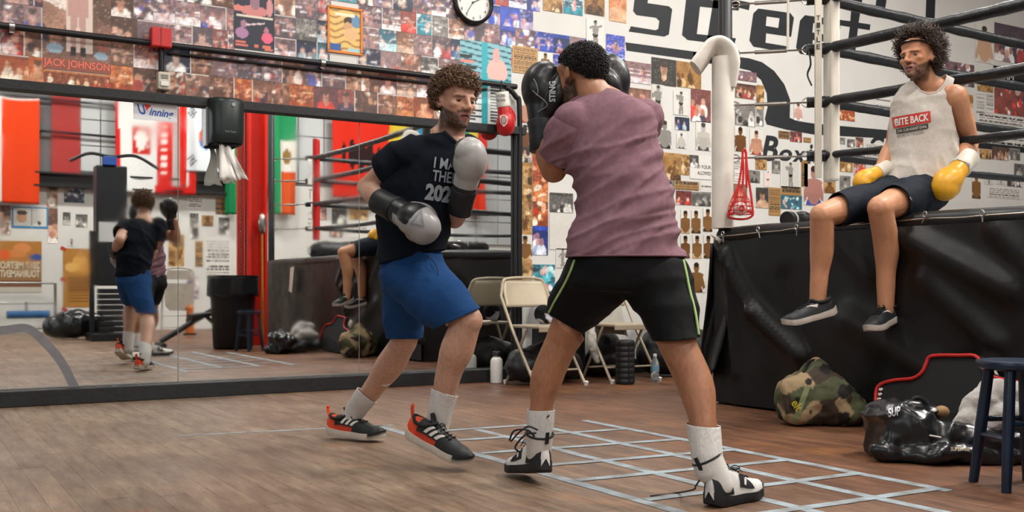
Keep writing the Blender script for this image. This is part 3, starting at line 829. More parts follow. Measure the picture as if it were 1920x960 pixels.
# --- small clippings filling the white wall between the larger prints
for (ua, va, ub, vb, nu, nv, where) in ((1376, 292, 1545, 396, 7, 4, 'behind the red net bag'), (1568, 256, 1668, 346, 4, 3, 'right of the white corner pad'),
                                        (1806, 176, 1922, 372, 5, 6, 'by the right-hand ropes'), (1238, 336, 1336, 560, 4, 7, 'beside the padded post')):
    for j in range(nv):
        cnt = 0
        for i in range(nu):
            u0 = ua + (ub - ua) * i / nu + rgp.uniform(0, 3); v0 = va + (vb - va) * j / nv + rgp.uniform(0, 4)
            u1 = u0 + (ub - ua) / nu * rgp.uniform(.7, .92); v1 = v0 + (vb - va) / nv * rgp.uniform(.65, .9)
            r_ = px_rect(u0, v0, u1, v1)
            if any(r_[0] < t_[2] - .012 and r_[2] > t_[0] + .012 and r_[1] < t_[3] - .012 and r_[3] > t_[1] + .012 for t_ in taken): continue
            k = rgp.choice(('text', 'crowd', 'crowd', 'figure', 'portrait', 'torso')); p_ = rgp.choice(('bw', 'bw', 'tan', 'sepia'))
            cnt += 1
            hero(u0, v0, u1, v1, k, p_, 'small %s clipping %s, number %s of row %s' % ({'bw': 'grey', 'tan': 'tan', 'sepia': 'brown'}[p_], where, ('one', 'two', 'three', 'four', 'five', 'six', 'seven')[cnt - 1], ('one', 'two', 'three', 'four', 'five', 'six', 'seven')[j]),
                 'clipping', 'clipping', group='small clippings on the white wall', dy=.0035)
# --- the mosaic of snapshots over the mirrors
rows = [(1.99 + .157 * i, 1.99 + .157 * (i + 1)) for i in range(7)]
rowname = ['bottom row above the mirrors', 'second row above the mirrors', 'third row above the mirrors', 'fourth row above the mirrors', 'fifth row above the mirrors', 'sixth row above the mirrors', 'seventh row above the mirrors']
ordn = lambda n: ['first', 'second', 'third', 'fourth', 'fifth', 'sixth', 'seventh', 'eighth', 'ninth', 'tenth', 'eleventh', 'twelfth', 'thirteenth', 'fourteenth', 'fifteenth', 'sixteenth',
                  'seventeenth', 'eighteenth', 'nineteenth', 'twentieth', 'twenty-first', 'twenty-second', 'twenty-third', 'twenty-fourth', 'twenty-fifth', 'twenty-sixth', 'twenty-seventh', 'twenty-eighth', 'twenty-ninth', 'thirtieth'][n]
tone = {'sepia': 'brown', 'orange': 'orange', 'mauve': 'mauve', 'red': 'reddish', 'blue': 'blue', 'navy': 'navy', 'teal': 'teal', 'bw': 'grey', 'tan': 'tan', 'dark': 'dark'}
what = {'ring': 'snapshot of a ring bout', 'crowd': 'group snapshot', 'portrait': 'portrait snapshot', 'blob': 'blurry action snapshot', 'text': 'page of type'}
for r, (za, zb) in enumerate(rows):
    x = 0.40; n = 0
    while x < 4.95:
        w = rgp.choice((.125, .14, .155, .165, .18))
        for w2 in (.10, .075, .05):
            if free(x, za, x + w, zb): break
            w = w2
        xm = x + w / 2
        u = 960 + F * (RT.x * xm + RT.y * YW) / (FW.x * xm + FW.y * YW)
        dd = FW.x * xm + FW.y * YW
        vtop = 540 - F * (zb - H) / dd; vbot = 540 - F * (za - H) / dd
        ok = free(x, za, x + w, zb) and vbot > -45
        if xm > 4.2 and r < 3: ok = False
        if r >= 5 and xm > 4.42: ok = False
        if ok:
            rr = rgp.random()
            if r == 0: p_ = 'orange' if rr < .62 else ('sepia' if rr < .85 else 'red')
            elif r == 1: p_ = 'sepia' if rr < .55 else ('mauve' if rr < .8 else ('red' if rr < .92 else 'navy'))
            else: p_ = 'mauve' if rr < .5 else ('sepia' if rr < .68 else ('red' if rr < .78 else ('navy' if rr < .88 else 'teal' if rr < .92 else 'bw')))
            if xm > 3.95: p_ = 'blue' if rr < .62 else 'mauve'
            k = rgp.choice(('ring', 'ring', 'ring', 'crowd', 'crowd', 'portrait', 'blob'))
            n += 1
            jz = rgp.uniform(-.008, .008); h = zb - za - .002
            nx, ny = cells(w, h, .0095)
            C = picture(k, nx, ny, rgp, p_, w / h)
            if rgp.random() < .3: C[:, :1] = arr('ded6d0')
            if rgp.random() < .2: C[-1:] = arr('ded6d0')
            sheet('photo_print', x, za + .001, x + w - .002, zb - .001, C, YW - .003 - .0015 * rgp.random(),
                  '%s %s, %s from left in the %s' % (tone[p_], what[k], ordn(n - 1), rowname[r]), 'photo', 'mosaic of boxing snapshots above the mirrors')
            x += w
        else: x += .03

# --- painted lettering on the wall
M_paint = pm('black_wall_paint', '23262a', 0.6, var=0.2, vs=5)
mur = thing('painted_sign', 'huge black letters painted on the white wall reading street Boxing', 'lettering', WY(1400, 300, YW - .001))
def z3(x, y): return (860 + x / 2.4, y / 2.4)
def z4(x, y): return (1300 + x / 2.4, y / 2.4)
def paint(pts, name='letter', holes=()):
    bm = bmesh.new()
    def loop(pp): return [bm.verts.new(WY(u, v, YW - .0012)) for u, v in pp]
    def edges_(vs): return [bm.edges.new((vs[i], vs[(i + 1) % len(vs)])) for i in range(len(vs))]
    es = edges_(loop(pts))
    for h in holes: es += edges_(loop(h))
    bmesh.ops.triangle_fill(bm, use_beauty=True, edges=es, normal=(0, -1, 0))
    me = bpy.data.meshes.new('letter'); bm.to_mesh(me); bm.free()
    return obj(name, me, M_paint, mur)
paint([z3(*p) for p in ((798, -60), (785, 50), (800, 68), (888, 80), (903, 95), (898, 130), (885, 136), (775, 118), (765, 142), (925, 165), (946, 155), (961, 42), (946, 28), (850, 14), (858, -50), (985, -38), (990, -70))])
paint([z3(*p) for p in ((1030, -60), (1005, 158), (1030, 180), (1160, 196), (1240, 206), (1248, 172), (1072, 153), (1086, 30), (1260, 48), (1264, 12), (1096, -4), (1102, -60))])
paint([z4(*p) for p in ((100, -60), (60, 190), (112, 198), (130, 40), (150, 20), (250, 46), (256, 12), (150, -10), (160, -60))])
paint([z4(*p) for p in ((292, 38), (270, 60), (252, 182), (270, 210), (415, 236), (420, 208), (325, 192), (328, 150), (440, 166), (453, 80), (436, 58))], holes=[[z4(*p) for p in ((330, 74), (388, 82), (382, 126), (326, 116))]])
paint([z4(*p) for p in ((502, 68), (480, 92), (462, 214), (480, 242), (625, 268), (630, 238), (535, 222), (538, 180), (650, 196), (663, 108), (646, 88))], holes=[[z4(*p) for p in ((540, 104), (598, 112), (592, 156), (536, 146))]])
paint([z4(*p) for p in ((720, -60), (706, 95), (652, 88), (648, 112), (704, 122), (690, 232), (704, 246), (800, 262), (803, 236), (730, 226), (741, 128), (794, 136), (797, 110), (744, 102), (770, -60))])
paint([z4(*p) for p in ((880, -60), (862, 46), (818, 40), (832, -60))])
paint([z4(*p) for p in ((1050, -60), (1045, 78), (1086, 84), (1092, -60))])
paint([z3(*p) for p in ((750, 190), (1075, 234), (1250, 258), (1245, 296), (1060, 270), (755, 228))], 'underline')
arcpts = [(0, 232), (185, 254), (250, 262), (310, 280), (365, 320), (410, 380), (436, 450), (434, 530), (470, 545), (545, 556), (880, 586), (1500, 650), (1500, 690), (880, 624), (545, 606), (420, 584), (330, 560), (322, 535), (334, 480), (330, 420), (305, 360), (255, 318), (185, 302), (0, 276)]
paint([z4(*p) for p in arcpts], 'underline')
for s, u, v, hp, fp in (('B', 1427, 299, 48, 32), ('o', 1461, 300, 32, 24), ('x', 1485, 302, 32, 27), ('i', 1514, 306, 40, 10), ('n', 1530, 310, 34, 26), ('g', 1556, 313, 34, 26), ('C', 1630, 292, 40, 28), ('l', 1660, 296, 42, 9), ('u', 1672, 300, 33, 24), ('b', 1700, 303, 42, 25)):
    p = WY(u, v, YW - .0015); q = WY(u, v - hp, YW); r_ = WY(u + fp, v, YW)
    flat_text('letter', s, p, (1, 0, 0), (0, 0, 1), (q.z - p.z) * 1.36, M_paint, mur, bold=.03, fit=r_.x - p.x, shear=.25)
# =================================================================== tools for soft, grown shapes
def remesh(parts, vox, it=3, lam=0.5):
    """union of closed shapes as one continuous surface -> (V, F) arrays"""
    V = []; Fc = []
    for (v, f) in parts:
        n = len(V); V += [tuple(x) for x in v]; Fc += [tuple(i + n for i in q) for q in f]
    me = bpy.data.meshes.new('tmp'); me.from_pydata(V, [], Fc)
    o = bpy.data.objects.new('tmp', me); COL.objects.link(o)
    md = o.modifiers.new('r', 'REMESH'); md.mode = 'VOXEL'; md.voxel_size = vox; md.adaptivity = 0
    dg = bpy.context.evaluated_depsgraph_get()
    m2 = bpy.data.meshes.new_from_object(o.evaluated_get(dg))
    n = len(m2.vertices); A = np.empty(n * 3, dtype=np.float32); m2.vertices.foreach_get('co', A); A = A.reshape(-1, 3).astype(float)
    Q = [tuple(p.vertices) for p in m2.polygons]
    bpy.data.objects.remove(o); bpy.data.meshes.remove(me); bpy.data.meshes.remove(m2)
    return smooth(A, Q, it, lam), Q
def smooth(A, Q, it, lam=0.5):
    if it <= 0: return A
    E = set()
    for f in Q:
        for i in range(len(f)):
            a, b_ = f[i], f[(i + 1) % len(f)]
            E.add((a, b_) if a < b_ else (b_, a))
    E = np.array(list(E)); n = len(A)
    deg = np.zeros(n); np.add.at(deg, E[:, 0], 1); np.add.at(deg, E[:, 1], 1); deg[deg == 0] = 1
    for _ in range(it):
        S = np.zeros_like(A); np.add.at(S, E[:, 0], A[E[:, 1]]); np.add.at(S, E[:, 1], A[E[:, 0]])
        A = A + lam * (S / deg[:, None] - A)
    return A
def vnormals(A, Q):
    N = np.zeros_like(A)
    q = np.array([f[:3] if len(f) == 3 else (f[0], f[1], f[2]) for f in Q])
    n = np.cross(A[q[:, 1]] - A[q[:, 0]], A[q[:, 2]] - A[q[:, 0]])
    for k in range(3): np.add.at(N, q[:, k], n)
    L_ = np.linalg.norm(N, axis=1); L_[L_ == 0] = 1
    return N / L_[:, None]
def limb(pts, rad, n=18, k=5):
    """tapering rounded limb through the points"""
    pts = [Vector(p) for p in pts]
    P4 = spline([(*p, ) for p in pts], k)
    R = []
    m = len(pts)
    for i in range(m - 1):
        for s in range(k):
            t = s / k; t = t * t * (3 - 2 * t)
            R.append(rad[i] * (1 - t) + rad[i + 1] * t)
    R.append(rad[-1])
    a = (P4[0] - P4[1]).normalized(); b_ = (P4[-1] - P4[-2]).normalized()
    h0 = [(P4[0] + a * R[0] * math.sin(x), R[0] * math.cos(x)) for x in (1.45, 1.0, 0.5)]
    h1 = [(P4[-1] + b_ * R[-1] * math.sin(x), R[-1] * math.cos(x)) for x in (0.5, 1.0, 1.45)]
    PP = [x[0] for x in h0] + P4 + [x[0] for x in h1]; RR = [x[1] for x in h0] + R + [x[1] for x in h1]
    return sweep(PP, RR, n)
def loft(rings, n=28, ex=2.2, k=4):
    """rings: (centre, half axis a, half axis b) -> closed body, spline-interpolated"""
    C = spline([r[0] for r in rings], k); A = spline([r[1] for r in rings], k); B = spline([r[2] for r in rings], k)
    V = []; Fc = []
    for c, a, b_ in zip(C, A, B):
        for q in range(n):
            t = 2 * math.pi * q / n; ct, st = math.cos(t), math.sin(t)
            V.append(c + a * (math.copysign(abs(ct) ** (2 / ex), ct)) + b_ * (math.copysign(abs(st) ** (2 / ex), st)))
    m = len(C)
    for i in range(m - 1):
        for q in range(n):
            q2 = (q + 1) % n
            Fc.append((i * n + q, i * n + q2, (i + 1) * n + q2, (i + 1) * n + q))
    Fc.append(tuple(range(n - 1, -1, -1))); Fc.append(tuple((m - 1) * n + q for q in range(n)))
    return V, Fc
def sil(rows, ex=2.2):
    """silhouette rows (v, u left, u right, depth, half depth) -> rings facing the viewer's side"""
    out = []
    for (v, a, b_, d, hd) in rows:
        out.append((P((a + b_) / 2, v, d), RT * ((b_ - a) / 2 / F * d * PK[0]), FW * hd))
    return loft(out, ex=ex)
def xf(part, M): return [M @ Vector(v) for v in part[0]], part[1]
def cut(me, cuts):
    """cuts: (point, normal pointing to the removed side, unused, radius)"""
    bm = bmesh.new(); bm.from_mesh(me)
    for p, n, c, r in cuts:
        n = Vector(n).normalized()
        fs = []
        for f in bm.faces:      # within a cylinder of radius r around the cutting axis
            q = f.calc_center_median() - Vector(p); h = q.dot(n)
            if -.06 < h < .3 and (q - n * h).length < r: fs.append(f)
        es = set(); vs = set()
        for f in fs: es.update(f.edges); vs.update(f.verts)
        bmesh.ops.bisect_plane(bm, geom=fs + list(es) + list(vs), dist=1e-5, plane_co=Vector(p), plane_no=Vector(n), clear_outer=True)
    bm.to_mesh(me); bm.free(); me.update()
    return me
def thicken(o, t=0.004):
    m = o.modifiers.new('thickness', 'SOLIDIFY'); m.thickness = t; m.offset = -1
    return o
def bvh_of(me): return BVHTree.FromPolygons([v.co.copy() for v in me.vertices], [tuple(p.vertices) for p in me.polygons])
def fbm(p, s, o=3):
    return noise.fractal(Vector(p) * s, 1.0, 2.0, o)
def ridge(A, Nn, dirs, amp):
    """long soft cloth folds: dirs = [(axis across folds, axis along folds, frequency, stretch, seed)]"""
    out = A.copy()
    for q_ in dirs:
        ax, al, fr, st, sd, am = q_[:6]; mk = q_[6] if len(q_) > 6 else None
        ax = Vector(ax).normalized(); al = Vector(al).normalized()
        for i in range(len(A)):
            p = Vector(A[i]); a = p.dot(ax) * fr; b_ = p.dot(al) * fr * st
            h = noise.noise((a + .6 * noise.noise((b_ * 1.5, a * .3, sd)), b_ + sd, sd)); h = max(0.0, 1 - abs(h) * 2.6) ** 1.3 - .35
            out[i] += Nn[i] * (am * amp * h * (mk(p) if mk else 1.0))
    return out
def basis(fwd, up):
    """matrix whose local y looks along fwd, local z along up"""
    y = Vector(fwd).normalized(); z = Vector(up); z = (z - y * z.dot(y)).normalized(); x = y.cross(z)
    return Matrix((x, y, z)).transposed()
def frame_at(p, fwd, up): return Matrix.Translation(Vector(p)) @ basis(fwd, up).to_4x4()

# ------------------------------------------------------------------ boxing gloves
def glove_parts(s=1.0, side=1):
    """local: wrist at the origin, fist along +y, back of the hand +z, thumb towards side*x"""
    return [ellipsoid((0, .125 * s, .004 * s), (.066 * s, .085 * s, .058 * s)), ellipsoid((0, .165 * s, -.016 * s), (.064 * s, .055 * s, .060 * s)),
            ellipsoid((0, .13 * s, -.04 * s), (.055 * s, .06 * s, .04 * s)),
            limb([(side * .045 * s, .045 * s, -.012 * s), (side * .072 * s, .095 * s, -.03 * s), (side * .05 * s, .155 * s, -.058 * s)], [.03 * s, .033 * s, .026 * s], 14),
            limb([(0, -.02 * s, 0), (0, .07 * s, 0)], [.044 * s, .05 * s], 16)]
M_gl = pm('glove_leather', rough=0.42, var=0.1, attr=True, bump=0.1, bs=30, coat=0.08)
def glove(parent, M, side, colf, cuffcol, name='glove', s=1.0, vox=0.006, cufflen=.085):
    V, Q = remesh(glove_parts(s, side), vox, 6)
    cols = np.array([colf(*v) for v in V])
    W = [M @ Vector(v) for v in V]
    g = obj(name, mesh_of(W, Q, True, cols), M_gl, parent)
    prof = [(.046, -cufflen), (.0485, -cufflen + .004), (.047, -.04), (.048, -.01), (.051, .012), (.048, .018)]
    mb = MB(); mb.lathe([(r * s, z * s) for r, z in prof], n=26, rot=Matrix.Rotation(-math.pi / 2, 3, 'X'))
    me = mb.mesh(); me.transform(M)
    c = obj('cuff', me, cuffcol, g)
    # stitched seam where fist and thumb meet
    return g, c

# ------------------------------------------------------------------ head
def head_parts():
    E = ellipsoid
    P_ = [E((0, -.012, .038), (.074, .094, .084)), E((0, .026, -.02), (.064, .064, .085)), E((0, .03, -.072), (.052, .055, .042)),
          E((0, .072, -.1), (.024, .021, .02)), E((.041, .058, -.022), (.024, .024, .018)), E((-.041, .058, -.022), (.024, .024, .018)),
          limb([(-.048, .066, .015), (-.02, .086, .013), (.02, .086, .013), (.048, .066, .015)], [.011, .012, .012, .011], 12),
          E((0, .06, .05), (.055, .03, .04)),
          limb([(0, .09, .012), (0, .102, -.012), (0, .113, -.034)], [.0075, .009, .0112], 12), E((.013, .1, -.037), (.01, .011, .009)), E((-.013, .1, -.037), (.01, .011, .009)),
          limb([(-.024, .08, -.066), (-.009, .0925, -.06), (.009, .0925, -.06), (.024, .08, -.066)], [.004, .0068, .0068, .004], 10),
          limb([(-.021, .079, -.07), (0, .091, -.077), (.021, .079, -.07)], [.004, .008, .004], 10)]
    for s in (1, -1):
        R = Matrix.Rotation(s * .35, 3, 'Z') @ Matrix.Rotation(.2, 3, 'X')
        P_.append(E((s * .076, -.012, -.008), (.009, .02, .032), R)); P_.append(E((s * .081, -.02, .006), (.007, .016, .019), R)); P_.append(E((s * .075, -.004, -.034), (.008, .009, .011), R))
    return P_
def head_paint(p, skin, beard, lip, amount, brow, stubble=0.0):
    x, y, z = p
    c = skin.copy()
    def sm(a, b_, t):
        t = min(1, max(0, (t - a) / (b_ - a))); return t * t * (3 - 2 * t)
    # ruddier cheeks and nose
    if z < .03 and y > .03: c = c * np.array([1.0, .95, .93])
    lipm = (abs(x) < .027 - .25 * abs(z + .068)) and (-.086 < z < -.053) and y > .076
    if amount:
        zl = -.022 - .036 * min(1, max(0, (y + .01) / .085))
        b = sm(zl + .006, zl - .008, z) * sm(-.04, -.022, y)
        if -.057 < z < -.044 and abs(x) < .034 and y > .068: b = max(b, .85)
        if z < -.115: b *= max(0, 1 - (-.115 - z) / .03)
        b *= amount * (0.9 + 0.3 * noise.noise(Vector((x, y, z)) * 150))
        b = min(1, max(0, b)); c = c * (1 - b) + beard * b
    if lipm:
        c = np.array(lin('22100e')) if (abs(z + .0685) < .0045 and abs(x) < .019) else lip
    if .004 < z - .12 * abs(abs(x) - .03) < .0135 and .012 < abs(x) < .05 and y > .055:
        c = c * .3 + brow * .7
    return c
M_eye = pm('eye_surface', rough=0.15, var=0.0, attr=True)
def eyes(parent, M, look=(0, 1, 0)):
    for s in (1, -1):
        V, Q = ellipsoid((0, 0, 0), (.0118, .0118, .0118), None, 20, 16)
        lk = Vector(look).normalized()
        cols = []
        for v in V:
            d = Vector(v).normalized().dot(lk)
            cols.append(lin('14100e') if d > .96 else lin('3a2a1e') if d > .80 else lin('a3978d'))
        c = Vector((s * .0305, .0708, -.007))
        obj('eye', mesh_of([M @ (Vector(v) + c) for v in V], Q, True, np.array(cols)), M_eye, parent)
        # upper lid
        pts = [M @ (c + Vector((math.sin(a) * .0125, math.cos(a) * .0125, .0055 - abs(a) * .004))) for a in (-1.1, -.55, 0, .55, 1.1)]
        obj('eyelid', MB().tube(spline(pts, 3), .0036, 8), M_skin_lid, parent)
def scalp_ok(d, hair):
    x, y, z = d
    return z > hair(x, y)
def curly_hair(parent, M, n, length, col, seed, hairline, curl_r=.011, tube=.0042, frizz=.5, cap=1.06, drop=.5, name='hair', fringe=0.0):
    rg = random.Random(seed)
    c0 = Vector((0, -.012, .034)); R = (.077, .097, .088)
    parts_V = []; parts_F = []; cols = []
    base = arr(col)
    # close cap under the curls
    V, Q = ellipsoid(c0, tuple(r * cap for r in R), None, 36, 24)
    keep = [hairline(*((v - c0).normalized())) for v in V]
    Q2 = [q for q in Q if all(keep[i] for i in q)]
    V = [v + (v - c0).normalized() * .004 * noise.noise(v * 90) for v in V]
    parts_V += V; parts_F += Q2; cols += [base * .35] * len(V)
    ga = math.pi * (3 - math.sqrt(5)); i = 0; made = 0; tot = n * 2
    for i in range(tot):
        z = 1 - 2 * (i + .5) / tot; r = math.sqrt(1 - z * z); a = ga * i
        d = Vector((r * math.cos(a), r * math.sin(a), z))
        if not hairline(*d): continue
        p = c0 + Vector((d.x * R[0], d.y * R[1], d.z * R[2])) * 1.03
        nrm = Vector((d.x / R[0], d.y / R[1], d.z / R[2])).normalized()
        ln = length(d) * rg.uniform(.7, 1.3)
        tdir = (nrm + Vector((rg.gauss(0, frizz), rg.gauss(0, frizz), rg.gauss(0, frizz) - drop - fringe * max(0, d.y)))).normalized()
        ax = tdir.orthogonal().normalized(); bx_ = tdir.cross(ax)
        turns = rg.uniform(.8, 1.7); ph = rg.random() * 6.28; cr = curl_r * rg.uniform(.6, 1.3); sg = rg.choice((-1, 1))
        pts = []
        m = 10
        for q in range(m):
            t = q / (m - 1); an = ph + sg * t * turns * 6.28
            rr = cr * min(1, t * 2.5)
            mid = p + nrm * (ln * .55 * t) + tdir * (ln * .6 * t)
            pts.append(mid + ax * (math.cos(an) * rr) + bx_ * (math.sin(an) * rr))
        vv, ff = sweep(pts, [tube * (1 - .6 * (q / (m - 1))) for q in range(m)], 4)
        o_ = len(parts_V); parts_V += vv; parts_F += [tuple(k + o_ for k in f) for f in ff]
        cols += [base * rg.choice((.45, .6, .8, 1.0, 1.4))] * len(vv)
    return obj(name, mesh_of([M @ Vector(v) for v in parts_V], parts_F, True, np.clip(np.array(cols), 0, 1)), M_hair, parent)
M_hair = pm('hair_strands', rough=0.45, var=0.2, vs=200, attr=True, spec=0.4)
M_skin = pm('skin', rough=0.48, var=0.07, vs=26, attr=True, sss=0.12, bump=0.06, bs=140, rvar=0.08)
M_skin_lid = pm('eyelid_skin', '6e4a3c', 0.55)
M_cloth = pm('cotton_attr', rough=0.9, var=0.1, vs=60, attr=True, spec=0.15, bump=0.1, bs=300)

# ------------------------------------------------------------------ shoes
def shoe_surface(L_, wh, hh, toe_spring=.02):
    """returns surf(t, a): upper surface point; t heel->toe, a from one sole edge over the top to the other"""
    def prof(t, tab):
        for i in range(len(tab) - 1):
            if t <= tab[i + 1][0]:
                k = (t - tab[i][0]) / (tab[i + 1][0] - tab[i][0]); k = k * k * (3 - 2 * k)
                return tab[i][1] * (1 - k) + tab[i + 1][1] * k
        return tab[-1][1]
    Wt = [(0, .018), (.06, .031), (.2, .036), (.45, .037), (.68, .048), (.85, .042), (.95, .025), (1, .006)]
    Ht = hh
    def surf(t, a, off=0.0):
        w = prof(t, Wt) * wh + off; h = prof(t, Ht) + off
        z0 = .022 + toe_spring * max(0, (t - .7) / .3) ** 2 * .6
        an = math.pi * a
        ca, sa = math.cos(an), math.sin(an)
        y = -w * math.copysign(abs(ca) ** .75, ca); z = z0 + (h) * abs(sa) ** .75
        return Vector((t * L_, y, z))
    def sole(t, side, z):
        return Vector((t * L_, side * (prof(t, Wt) * wh + .005), z))
    return surf, sole, prof, Wt
def shoe(parent, M, L_, upcol, solecol, style, name='shoe', wh=1.0, side=1, laces='111111'):
    """local: heel at the origin on the ground, toe along +x, up +z"""
    hh = {'runner': [(0, .062), (.08, .075), (.3, .08), (.42, .072), (.6, .058), (.8, .042), (.93, .03), (1, .012)],
          'boot': [(0, .07), (.08, .09), (.3, .1), (.42, .085), (.6, .058), (.8, .042), (.93, .03), (1, .012)]}[style]
    surf, sole, prof, Wt = shoe_surface(L_, wh, hh)
    nt, na = 44, 26
    V = []; cols = []
    for i in range(nt + 1):
        t = i / nt
        for j in range(na + 1):
            p = surf(t, j / na); V.append(p); cols.append(upcol(t, j / na, p.z))
    Fc = []
    for i in range(nt):
        for j in range(na):
            q = i * (na + 1) + j; Fc.append((q, q + na + 1, q + na + 2, q + 1))
    # heel cap
    c = len(V); V.append(Vector((-.004, 0, .05))); cols.append(upcol(0, .5, .05))
    for j in range(na): Fc.append((c, j, j + 1))
    sh = obj(name, mesh_of([M @ v for v in V], Fc, True, np.array(cols)), M_shoe, parent)
    # sole
    V = []; cols = []; n = 40
    ring = [(t / n, 1) for t in range(n + 1)] + [(t / n, -1) for t in range(n, -1, -1)]
    zs = (0, .004, .02, .03)
    for k, z in enumerate(zs):
        for (t, s) in ring:
            lift = .022 * max(0, (t - .72) / .28) ** 2 + .01 * max(0, (.08 - t) / .08)
            p = sole(t, s, z + lift + (.008 * max(0, 1 - t * 3.0) if z > .01 else 0))
            if k in (0,): p.y *= .94
            V.append(p); cols.append(solecol(t, z))
    m = len(ring); Fc = []
    for k in range(len(zs) - 1):
        for q in range(m):
            q2 = (q + 1) % m; Fc.append((k * m + q, k * m + q2, (k + 1) * m + q2, (k + 1) * m + q))
    for q in range(n): Fc.append((q, q + 1, m - 2 - q, m - 1 - q)); Fc.append(((len(zs) - 1) * m + q, (len(zs) - 1) * m + q + 1, (len(zs) - 1) * m + m - 2 - q, (len(zs) - 1) * m + m - 1 - q))
    so = obj('sole', mesh_of([M @ v for v in V], Fc, True, np.array(cols)), M_shoe, sh)
    try: so.data.set_sharp_from_angle(angle=.8)
    except Exception: pass
    # laces across the instep
    mb = MB()
    for k in range(5):
        t = .42 + k * .055
        pts = [M @ surf(t + .02 * (1 if q % 2 else 0), .5 + (q - 2) * .06, .0035) for q in range(5)]
        mb.tube(pts, .003, 6)
    # bow loops
    for sg in (-1, 1):
        b0 = surf(.4, .5, .005)
        mb.tube(spline([M @ (b0 + Vector(x)) for x in ((0, 0, 0), (.008, sg * .014, .010), (.02, sg * .026, .002), (.012, sg * .016, -.003), (0, 0, 0))], 5), .002, 6)
        mb.tube(spline([M @ (b0 + Vector(x)) for x in ((0, 0, 0), (.012, sg * .022, .002), (.028, sg * .03, -.012))], 5), .0018, 6)
    obj('laces', mb, pm('lace_' + laces, laces, .8), sh)
    return sh, surf
def shoe_patch(name, surf, M, quad, m, parent, off=.0025, n=6):
    """raised patch on the upper: quad = four (t, a) corners"""
    (t0, a0), (t1, a1), (t2, a2), (t3, a3) = quad
    V = []
    for i in range(n + 1):
        for j in range(n + 1):
            x, y = i / n, j / n
            t = (1 - x) * (1 - y) * t0 + x * (1 - y) * t1 + x * y * t2 + (1 - x) * y * t3
            a = (1 - x) * (1 - y) * a0 + x * (1 - y) * a1 + x * y * a2 + (1 - x) * y * a3
            V.append(M @ surf(t, a, off))
    Fc = [(i * (n + 1) + j, i * (n + 1) + j + 1, (i + 1) * (n + 1) + j + 1, (i + 1) * (n + 1) + j) for i in range(n) for j in range(n)]
    return obj(name, mesh_of(V, Fc, True), m, parent)
M_shoe = pm('shoe_upper', rough=0.6, var=0.1, vs=70, attr=True, bump=0.08, bs=260)

def rim(name, me, c, rad, r, m, parent, push=0.0):
    """a rib or hem running along the open edge of a garment near the point c"""
    bm = bmesh.new(); bm.from_mesh(me); c = Vector(c)
    es = [e for e in bm.edges if e.is_boundary and ((e.verts[0].co + e.verts[1].co) / 2 - c).length < rad]
    nb = {}
    for e in es:
        a, b_ = e.verts[0].index, e.verts[1].index
        nb.setdefault(a, []).append(b_); nb.setdefault(b_, []).append(a)
    best = []
    seen = set()
    for s in nb:
        if s in seen: continue
        comp = [s]; seen.add(s); st = [s]
        while st:
            x = st.pop()
            for y in nb[x]:
                if y not in seen: seen.add(y); comp.append(y); st.append(y)
        if len(comp) > len(best): best = comp
    if len(best) < 6: bm.free(); return None
    ends = [i for i in best if len(nb[i]) == 1]; cur = ends[0] if ends else best[0]
    path = [cur]; prev = None; vis = {cur}
    while True:
        nx_ = [y for y in nb[cur] if y not in vis]
        if not nx_: break
        prev, cur = cur, nx_[0]; vis.add(cur); path.append(cur)
    bm.verts.ensure_lookup_table(); pts = [bm.verts[i].co.copy() for i in path]; bm.free()
    closed = not ends
    for _ in range(6):
        n = len(pts)
        pts = [(pts[i] if (not closed and i in (0, n - 1)) else (pts[i - 1] + pts[i] * 2 + pts[(i + 1) % n]) / 4) for i in range(n)]
    pts = pts[::2]
    return obj(name, MB().tube(pts, r, 8, closed=closed), m, parent)

def tuck(bo, garments, excl=(), depth=.007):
    """keeps the skin under the cloth: body points that would show through a garment are drawn in"""
    me = bo.data; n = len(me.vertices)
    A = np.empty(n * 3, dtype=np.float32); me.vertices.foreach_get('co', A); A = A.reshape(-1, 3)
    for g in garments:
        bv = bvh_of(g.data); lo = np.array([v.co for v in g.data.vertices]); mn, mxx = lo.min(0) - .03, lo.max(0) + .03
        for i in np.nonzero(np.all((A > mn) & (A < mxx), axis=1))[0]:
            v = Vector(A[i]); hit = bv.find_nearest(v, .04)
            if hit[0] is None: continue
            d = v - hit[0]; dn = d.dot(hit[1])
            if dn < -depth or dn > .028: continue
            if (d - hit[1] * dn).length > .5 * abs(dn) + .002: continue
            skip = False
            for (a, b_, r) in excl:
                ab = b_ - a; t = max(0, min(1, (v - a).dot(ab) / ab.length_squared))
                if (v - a - ab * t).length < r: skip = True; break
            if not skip: A[i] = v - hit[1] * (dn + depth)
    me.vertices.foreach_set('co', A.astype(np.float32).ravel()); me.update()

def cut_poly(me, poly):
    """removes what lies inside a polygon given in pixels, looking along the viewing axis at depth d: (u, v, d) corners"""
    pp = [P(*p) for p in poly]; L2 = [(p.dot(RT), p.z) for p in pp]; n = len(pp)
    bm = bmesh.new(); bm.from_mesh(me)
    for i in range(n):
        a, b_ = pp[i], pp[(i + 1) % n]; no = (b_ - a).cross(FW).normalized()
        bmesh.ops.bisect_plane(bm, geom=bm.faces[:] + bm.edges[:] + bm.verts[:], dist=1e-5, plane_co=a, plane_no=no)
    def inside(x, z):
        r = False
        for i in range(n):
            (x1, z1), (x2, z2) = L2[i], L2[(i + 1) % n]
            if (z1 > z) != (z2 > z) and x < (x2 - x1) * (z - z1) / (z2 - z1) + x1: r = not r
        return r
    kill = []
    for f in bm.faces:
        c = f.calc_center_median()
        if inside(c.dot(RT), c.z): kill.append(f)
    bmesh.ops.delete(bm, geom=kill, context='FACES')
    bm.to_mesh(me); bm.free(); me.update()
